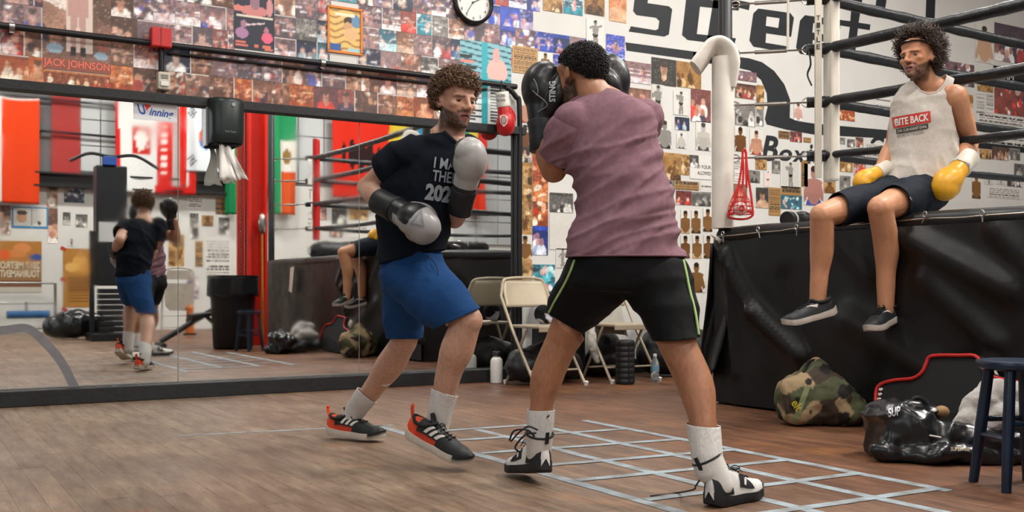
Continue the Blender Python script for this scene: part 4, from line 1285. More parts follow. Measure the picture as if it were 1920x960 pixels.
# =================================================================== the boxing ring
RX0, RX1, RY0, RY1, RZ = 4.42, 9.4, 0.0, 4.9, 1.08
M_vinyl = pm('black_vinyl', '0b0b0c', 0.42, var=0.25, vs=6, bump=0.05, bs=25, rvar=0.1, spec=0.45)
M_canvas = pm('grey_canvas', '77787a', 0.8, var=0.15, vs=4)
M_ropev = pm('black_rope_wrap', '15171a', 0.4, var=0.3, vs=14, bump=0.5, bs=22)
M_postb = pm('black_post_paint', '121417', 0.45, var=0.2)
M_padw = pm('cream_pad_vinyl', 'c9c3b6', 0.42, var=0.08, vs=8, bump=0.05, bs=15)
M_padr = pm('red_pad_vinyl', 'b3201c', 0.4, var=0.1)
M_chrome = pm('worn_chrome', 'b0aca4', 0.28, 1.0, var=0.2)
ring = thing('boxing_ring', 'raised boxing ring with black apron, black ropes and padded corner posts', 'boxing ring', ((RX0 + RX1) / 2, (RY0 + RY1) / 2, 0))
obj('platform', MB().span((RX0 + .1, RY0 + .1, 0.02), (RX1 - .1, RY1 - .1, RZ - .06)), M_dark, ring)
obj('canvas', MB().span((RX0 + .05, RY0 + .05, RZ - .06), (RX1 - .05, RY1 - .05, RZ - .005), .01), M_canvas, ring)
edge = [(RX0 + .03, RY0 + .03), (RX1 - .03, RY0 + .03), (RX1 - .03, RY1 - .03), (RX0 + .03, RY1 - .03)]
for i in range(4):
    a, b_ = edge[i], edge[(i + 1) % 4]
    n = 24; pts = []; R = []
    for k in range(n + 1):
        t = k / n; x = a[0] + (b_[0] - a[0]) * t; y = a[1] + (b_[1] - a[1]) * t
        pts.append((x, y, RZ - .035 + .012 * noise.noise((x, y, 7)))); R.append(.058 + .008 * noise.noise((x * 3, y * 3, 1)))
    obj('edge_padding', MB().tube(pts, R, 14), M_vinyl, ring)
# apron sheets
def apron(a, b_, out, ridges, nx=150, nz=48, z1=RZ - .05, seed=0):
    a = Vector((*a, 0)); b_ = Vector((*b_, 0)); out = Vector((*out, 0))
    V = []; L_ = (b_ - a).length; t_ = (b_ - a) / L_
    for i in range(nx + 1):
        s = L_ * i / nx
        for j in range(nz + 1):
            z = .015 + (z1 - .015) * j / nz
            dp = (1 - j / nz)
            d = .02 + .018 * noise.noise((s * .9 + z * .5, z * .6, seed)) + .005 * noise.noise((s * 3.2 - z * 1.3, z * 1.6, seed + 4))
            d += .012 * dp * math.sin(s * 5.2 + 1.1 * math.sin(s * 1.7 + z))
            for (s0, z0, s1, z1_, w, am) in ridges:
                dx, dz = s1 - s0, z1_ - z0; l2 = dx * dx + dz * dz
                k = max(0, min(1, ((s - s0) * dx + (z - z0) * dz) / l2))
                q = math.hypot(s - s0 - k * dx, z - z0 - k * dz)
                d += am * math.exp(-(q / w) ** 2)
            V.append(a + t_ * s + out * max(.004, d) + UP * z)
    Fc = [(i * (nz + 1) + j, i * (nz + 1) + j + 1, (i + 1) * (nz + 1) + j + 1, (i + 1) * (nz + 1) + j) for i in range(nx) for j in range(nz)]
    return obj('apron', mesh_of(V, Fc, True), M_vinyl, ring)
def sz(u, v):
    p = WX(u, v, RX0); return RY1 - p.y, p.z
rd = []
for (u0, v0, u1, v1, w, am) in ((1352, 455, 1420, 585, .035, .035), (1420, 585, 1505, 668, .05, .05), (1366, 470, 1385, 700, .03, .03), (1700, 440, 1905, 545, .07, .055), (1745, 520, 1870, 640, .06, .04),
                                (1560, 430, 1640, 520, .04, .02), (1600, 600, 1760, 700, .08, .03), (1480, 520, 1530, 720, .05, -.02), (1880, 430, 1960, 520, .06, .04)):
    a = sz(u0, v0); b_ = sz(u1, v1); rd.append((*a, *b_, w, am))
apron((RX0, RY1), (RX0, RY0), (-1, 0), rd, seed=2)
apron((RX1, RY1), (RX0, RY1), (0, 1), [(.4, .9, 1.2, .1, .1, .04), (4.6, .9, 4.0, .2, .1, .04)], nx=80, seed=9)
apron((RX0, RY0), (RX1, RY0), (0, -1), [], nx=80, seed=14)
# loose flap at the far corner
rows_ = [(456, 1333, 1362), (480, 1331, 1364), (520, 1328, 1366), (560, 1325, 1366), (610, 1319, 1363), (650, 1314, 1354), (690, 1318, 1342), (704, 1324, 1332)]
V = []; n = 12
for (v, a, b_) in rows_:
    for k in range(n + 1):
        t = k / n
        V.append(P(a + (b_ - a) * t, v, 6.52 - .12 * t + .05 * math.sin(t * 5 + v * .01)))
Fc = [(i * (n + 1) + k, i * (n + 1) + k + 1, (i + 1) * (n + 1) + k + 1, (i + 1) * (n + 1) + k) for i in range(len(rows_) - 1) for k in range(n)]
fo = obj('apron_flap', mesh_of(V, Fc, True), M_vinyl, ring); thicken(fo, .003)
# steel bar and tan strap in the corner gap
obj('frame_bar', MB().tube([P(1368, 738, 6.5), P(1412, 742, 6.35)], .016, 10), M_steel, ring)
obj('strap', MB().poly([P(1358, 462, 6.42), P(1364, 462, 6.42), P(1366, 540, 6.42), P(1362, 545, 6.42)], FW * .004), M_padw, ring)
# lacing cord and hooks along the top of the apron
mb = MB(); pts = []
for u, v in ((1342, 444), (1380, 441), (1422, 436), (1460, 433), (1494, 428), (1560, 424), (1640, 418), (1735, 410), (1800, 408), (1842, 404), (1900, 400), (1960, 396)):
    p = WX(u, v, RX0 - .045); pts.append(p)
obj('lacing_cord', MB().tube(spline(pts, 4), .004, 6), M_chrome, ring)
for u, v, dx in ((1356, 438, 0), (1422, 430, 3), (1494, 426, 0), (1735, 402, -6), (1842, 400, 0)):
    p = WX(u, v, RX0 - .05); mb = MB()
    rg_ = [p + Vector((-.004, math.cos(t) * .011, math.sin(t) * .015)) for t in [k * math.pi / 5 for k in range(10)]]
    mb.tube(rg_, .0035, 6, closed=True); mb.tube([p + UP * -.01, WX(u + dx, v + 16, RX0 - .05)], .004, 6)
    obj('hook', mb, M_chrome, ring)
mb = MB()   # rope knot at the corner
for k in range(4): mb.tube(spline([P(1333 + k * 3, 440 + 3 * k, 6.4), P(1345, 446 + k, 6.36), P(1356 - 2 * k, 452 + 2 * k, 6.4)], 4), .006, 6)
obj('corner_knot', mb, M_padw, ring)
# white strip of tape seen on the apron in the mirror
pa = MY(560, 470, 1.1); pa = Vector((RX0 - .05, 1.28, 0))
mb = MB(); mb.poly([(RX0 - .075, 1.22, .98), (RX0 - .075, 1.36, .99), (RX0 - .085, 1.30, .66), (RX0 - .085, 1.19, .68)], (-.003, 0, 0)); obj('tag_strip', mb, M_padw, ring)
# posts
corners = [(4.47, 4.87, 4.90, 4.45), (4.47, .05, 4.92, .50), (9.33, 4.87, 8.9, 4.45), (9.33, .05, 8.9, .5)]
ropez = [1.53, 1.86, 2.185, 2.49]
for i, (px, py, rx, ry) in enumerate(corners):
    obj('corner_post', MB().lathe([(.043, 0), (.043, 3.25), (.03, 3.27)], (px, py, 0), 20), M_postb, ring)
    d = Vector((rx - px, ry - py, 0)).normalized()
    for z in ropez:
        a = Vector((px, py, z)) + d * .04; b_ = Vector((rx, ry, z)) - d * .10
        mb = MB()
        mb.tube([a, a.lerp(b_, .3)], .006, 6); mb.tube([a.lerp(b_, .3), a.lerp(b_, .72)], .012, 8); mb.tube([a.lerp(b_, .72), b_], .006, 6)
        for q, rr in ((a + d * .02, .022), (b_ - d * .0, .03)):
            sd = d.cross(UP)
            mb.tube([q + d * math.cos(t) * rr * 1.3 + UP * math.sin(t) * rr for t in [k * math.pi / 6 for k in range(12)]], .005, 6, closed=True)
        obj('turnbuckle', mb, M_chrome, ring)
        mb = MB(); mb.tube([b_ + d * -.01, b_ + d * .10], [.032, .036], 12); obj('turnbuckle_cover', mb, M_ropev, ring)
    R = Matrix.Rotation(math.atan2(d.y, d.x) - math.pi / 2, 3, 'Z')
    R = R @ Matrix.Rotation(.35 if i == 0 else 0, 3, 'Z')
    pad = MB(); pad.box((rx + d.x * .035, ry + d.y * .035, 2.06), (.125, .06, 1.38), R, .015)
    pd = obj('corner_pad', pad, M_padr if i == 1 else M_padw, ring)
# cream edge strip with the brand letters on the nearest corner pad
c0 = P(1534.5, 0, 6.23)
mb = MB(); mb.poly([P(1529, 333, 6.22), P(1541, 333, 6.22), P(1541, -60, 6.22), P(1529, -60, 6.22)], FW * .02); pe = obj('pad_edge', mb, pm('cream_strip', 'bdb6a6', .5), ring)
for k, ch in enumerate('TITLE'):
    flat_text('pad_letter', ch, P(1531, 38 + 13.5 * k, 6.215), RT, UP, .042, ink('191816'), pe, bold=.02, fit=.022)
flat_text('pad_label', 'TITLE', P(1545, 318, 6.20), RT, UP, .03, ink('8f8a82'), pe, fit=.05)
# red and white pad lettering seen in the mirror
for k, ch in enumerate('TITLE'):
    flat_text('pad_letter', ch, Vector((4.87, .575, 2.32 - .2 * k)), (-1, .5, 0), (0, 0, 1), .2, ink('e0dcd6'), ring, bold=.02, fit=.09)
# ropes
def rope(a, b_, r, seed):
    n = 90; pts = []; R = []
    a = Vector(a); b_ = Vector(b_)
    for k in range(n + 1):
        t = k / n; p = a.lerp(b_, t)
        pts.append(p + UP * (-.035 * math.sin(math.pi * t) + .004 * noise.noise((t * 9, seed, 0))) + Vector((.004 * noise.noise((t * 11, seed, 5)), 0, 0)))
        R.append(r * (1 + .16 * noise.noise((t * 42, seed, 2))))
    obj('rope', MB().tube(pts, R, 12), M_ropev, ring)
cs = [(4.90, 4.45), (4.92, .50), (8.9, .5), (8.9, 4.45)]
for z, r in zip(ropez, (.024, .031, .033, .033)):
    for k in range(4):
        a, b_ = cs[k], cs[(k + 1) % 4]
        rope((*a, z), (*b_, z + (.0 if k else .0)), r, k * 7 + z)
# dangling black strap at the top turnbuckle
obj('strap', MB().tube(spline([P(1516, 92, 6.25), P(1520, 120, 6.24), P(1514, 140, 6.24), P(1522, 161, 6.24)], 5), [.012] * 16, 6, flat=.3), M_ropev, ring)
obj('cord', MB().tube([P(1478, -20, 6.3), P(1477, 90, 6.3)], .008, 6), M_padw, ring)
# white sleeve pulled over the far post, a white towel folded over its top
pts = spline([P(1355, 428, 6.40), P(1355, 330, 6.40), P(1355, 220, 6.40), P(1355, 140, 6.40), P(1355, 108, 6.40)], 6)
R = [.067 * (1 + .04 * noise.noise((i * .4, 0, 3))) for i in range(len(pts))]
M_slv = pm('white_sleeve_cloth', 'd3cdc2', .8, var=.08, vs=9, bump=.3, bs=14)
sl = obj('post_sleeve', MB().tube(pts, R, 18), M_slv, ring)
tp_ = spline([P(u, v, 6.385) for u, v in ((1368, 165), (1368, 128), (1363, 102), (1350, 88), (1336, 88), (1324, 100), (1314, 114), (1304, 128))], 5)
mbt = MB(); mbt.tube(tp_, [(.055 + .035 * min(1, i / 6)) * (1 + .05 * noise.noise((i * .3, 2, 1))) for i in range(len(tp_))], 20, flat=.40)
tw = obj('towel', mbt, M_slv); tag(tw, 'white towel folded over the top of the padded ring post', 'towel')

# pair of black gloves lying on the ring edge
blk = lambda x, y, z: lin('141416') if y < .15 else lin('1d1d20')
for k, (x, y, ang, lb) in enumerate(((4.92, 4.66, .3, 'left one of the pair of black gloves on the ring corner'), (5.17, 4.66, .1, 'right one of the pair of black gloves on the ring corner'))):
    t = thing('boxing_glove', lb, 'glove', (x, y, RZ), 0, 'black gloves on the ring corner')
    M = Matrix.Translation((x - .1, y - .02, RZ + .066)) @ Matrix.Rotation(-math.pi / 2 + ang, 4, 'Z')
    g, c = glove(t, M, 1 if k else -1, blk, pm('black_cuff', '141416', .5), vox=.008)
    t_ = obj('glove_trim', MB().tube([M @ Vector((math.cos(a) * .05, -.03, math.sin(a) * .05)) for a in [q * math.pi / 8 for q in range(16)]], .005, 6, closed=True), M_white, g)
# red net bag hanging from the low turnbuckle
t = thing('net_bag', 'red net bag with a white ball hanging from the ring corner', 'bag', P(1390, 408, 6.3))
M_redc = pm('red_cord', 'c01f1c', .6, var=.15)
mb = MB()
dB = 6.28
for pts in (((1393, 284), (1388, 330), (1378, 372), (1364, 405)), ((1398, 284), (1402, 325), (1408, 365), (1412, 400)), ((1392, 285), (1394, 320), (1392, 352)), ((1399, 285), (1399, 322), (1400, 352)), ((1393, 284), (1396, 280), (1399, 284))):
    mb.tube(spline([P(u, v, dB) for u, v in pts], 6), .007, 7)
mb.tube(spline([P(u, v, dB) for u, v in ((1364, 406), (1378, 398), (1396, 396), (1412, 400), (1404, 409), (1384, 411))], 4, True), .007, 7, closed=True)
obj('cord', mb, M_redc, t)
mb = MB(); cen = P(1388, 388, dB)
for k in range(9):
    a = k / 8 * math.pi
    mb.tube(spline([P(1386 + 4 * math.cos(a), 352, dB), cen + RT * (.065 * math.cos(a)) - FW * (.05 * math.sin(a)) + UP * .02, cen + RT * (.075 * math.cos(a)) - FW * (.055 * math.sin(a)) - UP * .05], 5), .0025, 5)
for z, r in ((-.045, .073), (-.02, .072), (.005, .068), (.03, .055), (.06, .036)):
    mb.tube([cen + RT * (r * math.cos(a)) - FW * (r * .75 * math.sin(a)) + UP * z for a in [q / 12 * 2 * math.pi for q in range(12)]], .0025, 5, closed=True)
obj('netting', mb, M_redc, t)
bl = obj('ball', MB().ell(cen - UP * .012, (.042, .042, .042)), M_white, t)
obj('ball_patch', MB().tube([cen - UP * .012 - FW * .042 + RT * (.014 * math.cos(a)) + UP * (.014 * math.sin(a)) for a in [q / 10 * 6.283 for q in range(10)]], .005, 6, closed=True), M_redc, bl)

# =================================================================== things on and along the wall
# conduit with its bend beside the mirror
t = thing('wall_conduit', 'black steel conduit running along the wall and bending down beside the mirror', 'pipe', (1.7, YW - .06, 2.305))
path = [(-1.0, YW - .055, 2.305), (1.5, YW - .055, 2.305), (3.98, YW - .055, 2.30), (4.10, YW - .055, 2.285), (4.19, YW - .055, 2.22), (4.225, YW - .055, 2.1), (4.225, YW - .055, 1.2), (4.225, YW - .055, .0)]
obj('pipe', MB().tube(spline(path, 6), .021, 14), M_pipe, t)
for x in (.62, 2.6, 3.6): obj('clamp', MB().lathe([(.026, -.015), (.026, .015)], (x, YW - .055, 2.305), 14, Matrix.Rotation(math.pi / 2, 3, 'Y')).span((x - .012, YW - .05, 2.27), (x + .012, YW, 2.34)), M_steel, t)
obj('lower_cable', MB().tube([(1.55, YW - .02, 2.262), (2.6, YW - .02, 2.258), (3.95, YW - .02, 2.258)], .009, 8), M_pipe, t)
# red alarm box on the conduit with a cable down to a white sensor
c = WY(302, 71, YW - .09)
t = thing('alarm_box', 'small red junction box on the conduit', 'box', c)
obj('cover', MB().box((c.x, YW - .075, c.z), (.128, .085, .125), None, .008), pm('red_box_paint', 'b51a1c', .4, var=.06), t)
obj('seam', MB().box((c.x - .005, YW - .1185, c.z), (.008, .003, .115)), pm('dark_red_seam', '8c1014', .5), t)
obj('cable', MB().tube([(c.x + .01, YW - .05, c.z - .06), (c.x + .01, YW - .05, c.z - .28)], .018, 10), M_pipe, t)
c2 = WY(307, 152, YW - .06)
t = thing('wall_sensor', 'small white sensor box on the mirror frame under the red box', 'sensor', c2)
obj('case', MB().box((c2.x, YW - .045, c2.z), (.078, .07, .115), None, .01), pm('old_white_plastic', 'b9b3a6', .5), t)
obj('lens', MB().box((c2.x, YW - .085, c2.z - .022), (.05, .016, .03), None, .004), M_white, t)
for k in range(3): obj('slot', MB().box((c2.x, YW - .081, c2.z + .015 + .01 * k), (.045, .003, .003)), M_dark, t)
# paper towel dispenser
c = WY(432, 224, 6.80)
t = thing('towel_dispenser', 'dark green paper towel dispenser fixed over the mirror frame', 'dispenser', (c.x, 6.9, c.z))
M_disp = pm('dark_green_plastic', '222a28', .35, var=.06, spec=.4)
V = []; Fc = []
w, h = .112, .148
prof = [(-w, 0.0), (-w, .07), (-w * .96, .12), (-w * .8, .155), (-w * .4, .175), (0, .18), (w * .4, .175), (w * .8, .155), (w * .96, .12), (w, .07), (w, 0)]
zz = [(-h, .86), (-h + .02, .95), (-h + .06, 1.0), (h - .03, 1.0), (h - .01, .96), (h, .88)]
base = Vector((c.x, YW - .02, c.z))
n = len(prof)
for z, s in zz: V += [base + Vector((x * (.97 + .03 * s), -y * s, z)) for x, y in prof]
for i in range(len(zz) - 1):
    for k in range(n - 1): Fc.append((i * n + k, i * n + k + 1, (i + 1) * n + k + 1, (i + 1) * n + k))
Fc += [tuple(range(n)), tuple((len(zz) - 1) * n + k for k in range(n))]
body = obj('cover', mesh_of(V, Fc, True), M_disp, t)
try: body.data.set_sharp_from_angle(angle=.7)
except Exception: pass
obj('back_plate', MB().span((c.x - w - .012, YW - .06, c.z - h - .012), (c.x - w + .002, YW - .01, c.z + h)), M_steel, t)
obj('paper_slot', MB().span((c.x - w * .8, YW - .15, c.z - h - .012), (c.x + w * .8, YW - .03, c.z - h + .004)), M_dark, t)
obj('emblem', MB().lathe([(.012, 0), (.012, .003)], (c.x + .02, YW - .202, c.z + .1), 14, Matrix.Rotation(math.pi / 2, 3, 'X')), pm('pale_emblem', '8f9894', .5), t)
flat_text('lettering', 'Tork Touch', (c.x - .035, YW - .204, c.z - .085), (1, 0, 0), (0, 0, 1), .016, ink('8a908c'), t, fit=.07)
# paper sheets hanging out of the dispenser
M_paper = pm('white_paper', 'd9d6cf', .8, var=.05)
for k, (u0, v0, u1, v1, w0, w1) in enumerate(((415, 268, 428, 338, 4, 17), (425, 270, 455, 336, 5, 11))):
    V = []
    for i in range(9):
        s = i / 8; uu = u0 + (u1 - u0) * s; vv = v0 + (v1 - v0) * s; ww = w0 + (w1 - w0) * s
        yy = 6.86 - .05 * s + .02 * math.sin(s * 6 + k * 2)
        for q in range(5): V.append(WY(uu + ww * (q / 2 - 1), vv + 2 * math.sin(q * 2), yy + .012 * math.sin(q * 2.2 + s * 4)))
    Fc = [(i * 5 + q, i * 5 + q + 1, i * 5 + q + 6, i * 5 + q + 5) for i in range(8) for q in range(4)]
    thicken(obj('paper_sheet', mesh_of(V, Fc, True), M_paper, t), .0015)
# brand sticker on the mirror
a = WY(252, 222, YM - .001); x0, z0, x1, z1 = px_rect(250, 194, 332, 226, YM)
st = obj('mirror_sticker', MB().span((x0, YM - .0025, z0), (x1, YM - .0008, z1)), pm('sticker_white', 'd2d4d6', .35, var=.02)); tag(st, 'white sticker on the mirror with the blue word Winning', 'sticker')
h = z1 - z0
flat_text('lettering', 'U', (x0 + .02, YM - .0032, z0 + h * .34), (1, 0, -.06), (0, 0, 1), h * .78, ink('1c4fa8'), st, bold=.03, shear=-.35, fit=.055)
obj('red_triangle', MB().poly([(x0 + .065, YM - .0034, z0 + h * .92), (x0 + .112, YM - .0034, z0 + h * .88), (x0 + .082, YM - .0034, z0 + h * .52)], (0, -.0006, 0)), ink('d8321e'), st)
flat_text('lettering', 'inning', (x0 + .098, YM - .0032, z0 + h * .3), (1, 0, -.05), (0, 0, 1), h * .62, ink('1c4fa8'), st, bold=.025, shear=.3, fit=x1 - x0 - .12)
# wall clock
c = WY(888, 4, YW - .03); R_ = .168
t = thing('wall_clock', 'round black-rimmed wall clock with a white dial', 'clock', c)
RX = Matrix.Rotation(math.pi / 2, 3, 'X')
obj('rim', MB().lathe([(R_ - .022, .0), (R_, -.0), (R_ + .004, .02), (R_, .042), (R_ - .012, .048), (R_ - .024, .038), (R_ - .024, .02)], (c.x, YW - .003, c.z), 48, RX, caps=False), pm('black_rim', '101113', .3), t)
obj('dial', MB().lathe([(R_ - .02, .0), (R_ - .02, .012)], (c.x, YW - .003, c.z), 48, RX), pm('dial_white', 'd9d7d2', .5, var=.02), t)
for k in range(1, 13):
    a = math.radians(90 - 30 * k); r = R_ - .05
    flat_text('numeral', str(k), (c.x + r * math.cos(a) - .002 - (.012 if k > 9 else 0), YW - .0165, c.z + r * math.sin(a) - .012), (1, 0, 0), (0, 0, 1), .036, ink('1c1b1a'), t)
for ang, ln, wd in ((math.radians(90 - 212), .115, .004), (math.radians(90 - 62), .085, .005)):
    obj('hand', MB().tube([(c.x, YW - .019, c.z), (c.x + math.cos(ang) * ln, YW - .019, c.z + math.sin(ang) * ln)], wd * .6, 6), M_pipe, t)
obj('hub', MB().lathe([(.008, 0), (.008, .008)], (c.x, YW - .015, c.z), 12, RX), M_pipe, t)
# red autograph glove hanging beside the mirror
p = WY(942, 190, 6.86)
t = thing('boxing_glove', 'red boxing glove with a white cuff hanging from the conduit', 'glove', p)
M = frame_at(WY(944, 196, 6.84), Vector((.16, 0, -1)), Vector((0, -1, 0)))
cuff_w = pm('white_cuff_vinyl', 'd2cdc4', .45)
g, cf = glove(t, M, -1, lambda x, y, z: lin('b3161a'), cuff_w, vox=.006, s=1.1)
bv = bvh_of(g.data)
vs_ = [(0, .02), (.035, .032), (.07, .02), (.066, -.03), (.035, -.062), (.004, -.03)]
wrap_polys('crest', vs_, [tuple(range(6))], WY(937, 222, 6.75), (1, 0, 0), (0, 0, 1), bv, ink('cfc8c0'), g, .002, .012)
wrap_polys('crest_inner', [(.014, .010), (.035, .016), (.056, .010), (.052, -.024), (.035, -.042), (.016, -.024)], [tuple(range(6))], WY(937, 222, 6.75), (1, 0, 0), (0, 0, 1), bv, ink('8f8a86'), g, .003, .012)
for tx_, v_ in (('LEGEND', 188), ('BOXING', 197)):
    flat_text('cuff_text', tx_, WY(932, v_ - 6, 6.782), (1, 0, .16), (-.16, 0, 1), .028, ink('1d1b1b'), cf, bold=.03, fit=.075)
obj('cord', MB().tube([WY(938, 172, 6.88), WY(940, 152, YW - .055)], .006, 6), M_pipe, t)

# =================================================================== chairs and small things by the wall
M_tan = pm('tan_enamel', 'a89a84', .42, .1, var=.06, vs=10)
def folding_chair(label, loc, rz, m=M_tan):
    """local: faces -y"""
    t = thing('folding_chair', label, 'chair', loc, rz)
    w = .205
    bk = MB()
    V = []; nxx, nz = 16, 10
    for i in range(nxx + 1):
        a = -1 + 2 * i / nxx
        for j in range(nz + 1):
            s = j / nz; z = .575 + .195 * s
            ww = w * (1 - .16 * max(0, (s - .45) / .55) ** 2.2 * 1.0)
            V.append((a * ww, .17 + .12 * (z - .44) / .33 + .02 * (1 - a * a), z + (.012 * (1 - a * a) if s == 1 else 0)))
    Fc = [(i * (nz + 1) + j, i * (nz + 1) + j + 1, (i + 1) * (nz + 1) + j + 1, (i + 1) * (nz + 1) + j) for i in range(nxx) for j in range(nz)]
    thicken(obj('backrest', mesh_of(V, Fc, True), m, t, False), .012)
    st = MB(); st.span((-.2, -.2, .425), (.2, .19, .447), .012); obj('seat', st, m, t, False)
    obj('seat_lip', MB().span((-.2, -.205, .402), (.2, -.193, .44), .004), m, t, False)
    for s in (-1, 1):
        obj('front_leg', MB().tube([(s * .225, -.20, 0), (s * .225, .11, .42), (s * .222, .26, .66), (s * .19, .285, .765)], .0115, 10), m, t, False)
        obj('rear_leg', MB().tube([(s * .195, .235, 0), (s * .195, -.04, .42)], .0105, 10), m, t, False)
        for y, x in ((-.2, .225), (.235, .195)): obj('foot_cap', MB().tube([(s * x, y, 0), (s * x, y - .012 * (1 if y < 0 else -1), .03)], .0145, 10), M_white, t, False)
    obj('front_brace', MB().tube([(-.225, -.115, .115), (.225, -.115, .115)], .008, 8), m, t, False)
    obj('rear_brace', MB().tube([(-.195, .17, .10), (.195, .17, .10)], .008, 8), m, t, False)
    obj('top_rail', MB().tube(spline([(-.19, .285, .765), (-.15, .292, .79), (0, .296, .80), (.15, .292, .79), (.19, .285, .765)], 4), .0115, 10), m, t, False)
    return t
ch1 = folding_chair('tan metal folding chair at the mirror edge, with a cut-out in its backrest', (4.16, 6.47, 0), .06)
ch2 = folding_chair('tan folding chair behind the man in purple, with a grey towel over its back', (4.86, 6.48, 0), .0)
# dark square cushion print on the first chair
mb = MB(); x_, y_ = 4.2, 6.62
V, Q = remesh([ellipsoid((4.22, 6.60, .525), (.075, .035, .07)), ellipsoid((4.25, 6.59, .475), (.06, .045, .03)), ellipsoid((4.19, 6.585, .55), (.035, .03, .03))], .008, 3)
cl_ = np.array([arr('16161a') if (v[2] > .53 or noise.noise(Vector(v) * 14) > 0) else arr('a09aa0') for v in V])
o = obj('plush_toy', mesh_of(V, Q, True, cl_), M_cloth); tag(o, 'small black and grey stuffed toy sitting on the tan chair', 'toy')
# bottles
def lathe_thing(name, label, cat, loc, bodyprof, m, parts):
    t = thing(name, label, cat, loc)
    obj('body', MB().lathe(bodyprof, (0, 0, 0), 28), m, t, False)
    for nm, pr, mt in parts: obj(nm, MB().lathe(pr, (0, 0, 0), 22), mt, t, False)
    return t
M_bk = pm('black_plastic', '17181a', .4)
pb = WY(931, 700, 6.78)
lathe_thing('drink_bottle', 'white metal drinking bottle with a black cap standing by the mirror', 'bottle', (pb.x, 6.78, 0), [(.036, 0), (.046, .004), (.047, .02), (.047, .165), (.04, .185), (.026, .198)], pm('white_bottle', 'd5d3cd', .35, var=.03),
            [('neck', [(.025, .196), (.025, .21)], M_steel), ('cap', [(.029, .21), (.03, .235), (.024, .243), (.012, .246)], M_bk), ('cap_loop', [(.008, .245), (.014, .252), (.014, .265), (.006, .268)], M_bk)])
fr_ = G(1172, 720)
t = thing('foam_roller', 'black ribbed foam roller standing upright on the floor', 'roller', fr_)
pr = [(.03, 0), (.062, 0)]
for k in range(8):
    z = .004 + k * .0405; pr += [(.066, z), (.071, z + .006), (.071, z + .03), (.066, z + .036)]
pr += [(.062, .33), (.03, .33), (.028, .3)]
obj('shell', MB().lathe(pr, (0, 0, 0), 32), pm('black_foam', '1a1b1d', .6, bump=.1), t, False)
for k in range(6):
    a = k / 6 * 6.283 + .3
    obj('tread_groove', MB().box((.0705 * math.cos(a), .0705 * math.sin(a), .165), (.004, .012, .30), Matrix.Rotation(a, 3, 'Z')), M_dark, t, False)
wb = G(1228, 716)
mw = pm('clear_plastic', 'dfe9ee', .08, trans=.85, var=.02, ior=1.3)
lathe_thing('water_bottle', 'clear plastic water bottle with a blue label on the floor', 'bottle', wb, [(.026, 0), (.032, .006), (.0325, .03), (.03, .036), (.0325, .045), (.0325, .06), (.03, .066), (.0325, .075), (.0325, .13), (.03, .15), (.014, .185), (.0125, .2)], mw,
            [('label_band', [(.0332, .082), (.0332, .125)], pm('blue_label', '6a8ea6', .5)), ('cap', [(.0145, .196), (.0145, .213), (.012, .215)], M_white)])
# blue jug on a black crate behind the first chair
t = thing('storage_crate', 'black plastic crate against the wall behind the tan chair', 'crate', (4.62, 6.86, 0))
obj('body', MB().span((4.36, 6.75, 0), (4.72, 6.98, .40), .01), M_bk, t)
for k in range(4): obj('rib', MB().span((4.38 + .1 * k, 6.742, .03), (4.40 + .1 * k, 6.752, .38)), M_bk, t)
lathe_thing('water_jug', 'blue plastic water jug with a black lid on the black crate', 'jug', (4.43, 6.86, .40), [(.055, 0), (.062, .01), (.062, .2), (.05, .235), (.03, .245)], pm('blue_jug', '1f4f8c', .35), [('lid', [(.034, .245), (.034, .28), (.02, .29)], M_bk), ('handle_ring', [(.064, .16), (.066, .165), (.066, .185), (.064, .19)], M_bk)])

# ------------------------------------------------------------------ bags, towels
def blob_thing(name, label, cat, parts, vox, m, it=4, amp=.0, fr=6., loc=None, colf=None, folds=None):
    V, Q = remesh(parts, vox, it)
    if amp:
        Nn = vnormals(V, Q)
        h = np.array([fbm(v, fr) for v in V]); V = V + Nn * (amp * h)[:, None]
    if folds: V = ridge(V, vnormals(V, Q), folds, 1.0)
    V[:, 2] = np.maximum(V[:, 2], .003)
    cols = np.array([colf(*v) for v in V]) if colf else None
    me = mesh_of(V, Q, True, cols)
    if loc is None: loc = Vector((V[:, 0].mean(), V[:, 1].mean(), V[:, 2].min()))
    t = thing(name, label, cat, loc)
    b_ = obj('body', me, m, t)
    return t, b_
# grey towel over the second chair
mt = pm('grey_towel', '9d988f', .9, var=.12, vs=20, sheen=.3, bump=.3, bs=120)
V = []
n1, n2 = 26, 22
for i in range(n1 + 1):
    s = i / n1
    for j in range(n2 + 1):
        q = j / n2
        x = 4.72 + .30 * q + .02 * math.sin(q * 9 + s * 3)
        if s < .5:   # front side
            k = s / .5; z = .36 + .46 * k - .10 * (q - .45) ** 2; y = 6.62 + .13 * k - .03 * math.sin(q * 10) * (1 - k)
        else:
            k = (s - .5) / .5; z = .82 - .34 * k - .10 * (q - .45) ** 2; y = 6.76 + .05 * k + .02 * math.sin(q * 8) * k
        V.append((x - .05 * (1 - s) * (.5 - q), y, z))
Fc = [(i * (n2 + 1) + j, i * (n2 + 1) + j + 1, (i + 1) * (n2 + 1) + j + 1, (i + 1) * (n2 + 1) + j) for i in range(n1) for j in range(n2)]
o = obj('towel', mesh_of(V, Fc, True), mt); thicken(o, .006); tag(o, 'crumpled grey towel hanging over the chair behind the man in purple', 'towel')
o2 = blob_thing('cloth', 'white cloth hanging down under the towel-draped chair', 'cloth', [limb([(4.60, 6.50, .42), (4.585, 6.47, .30), (4.62, 6.46, .16)], [.03, .04, .025], 14)], .009, mt, amp=.012, fr=18)
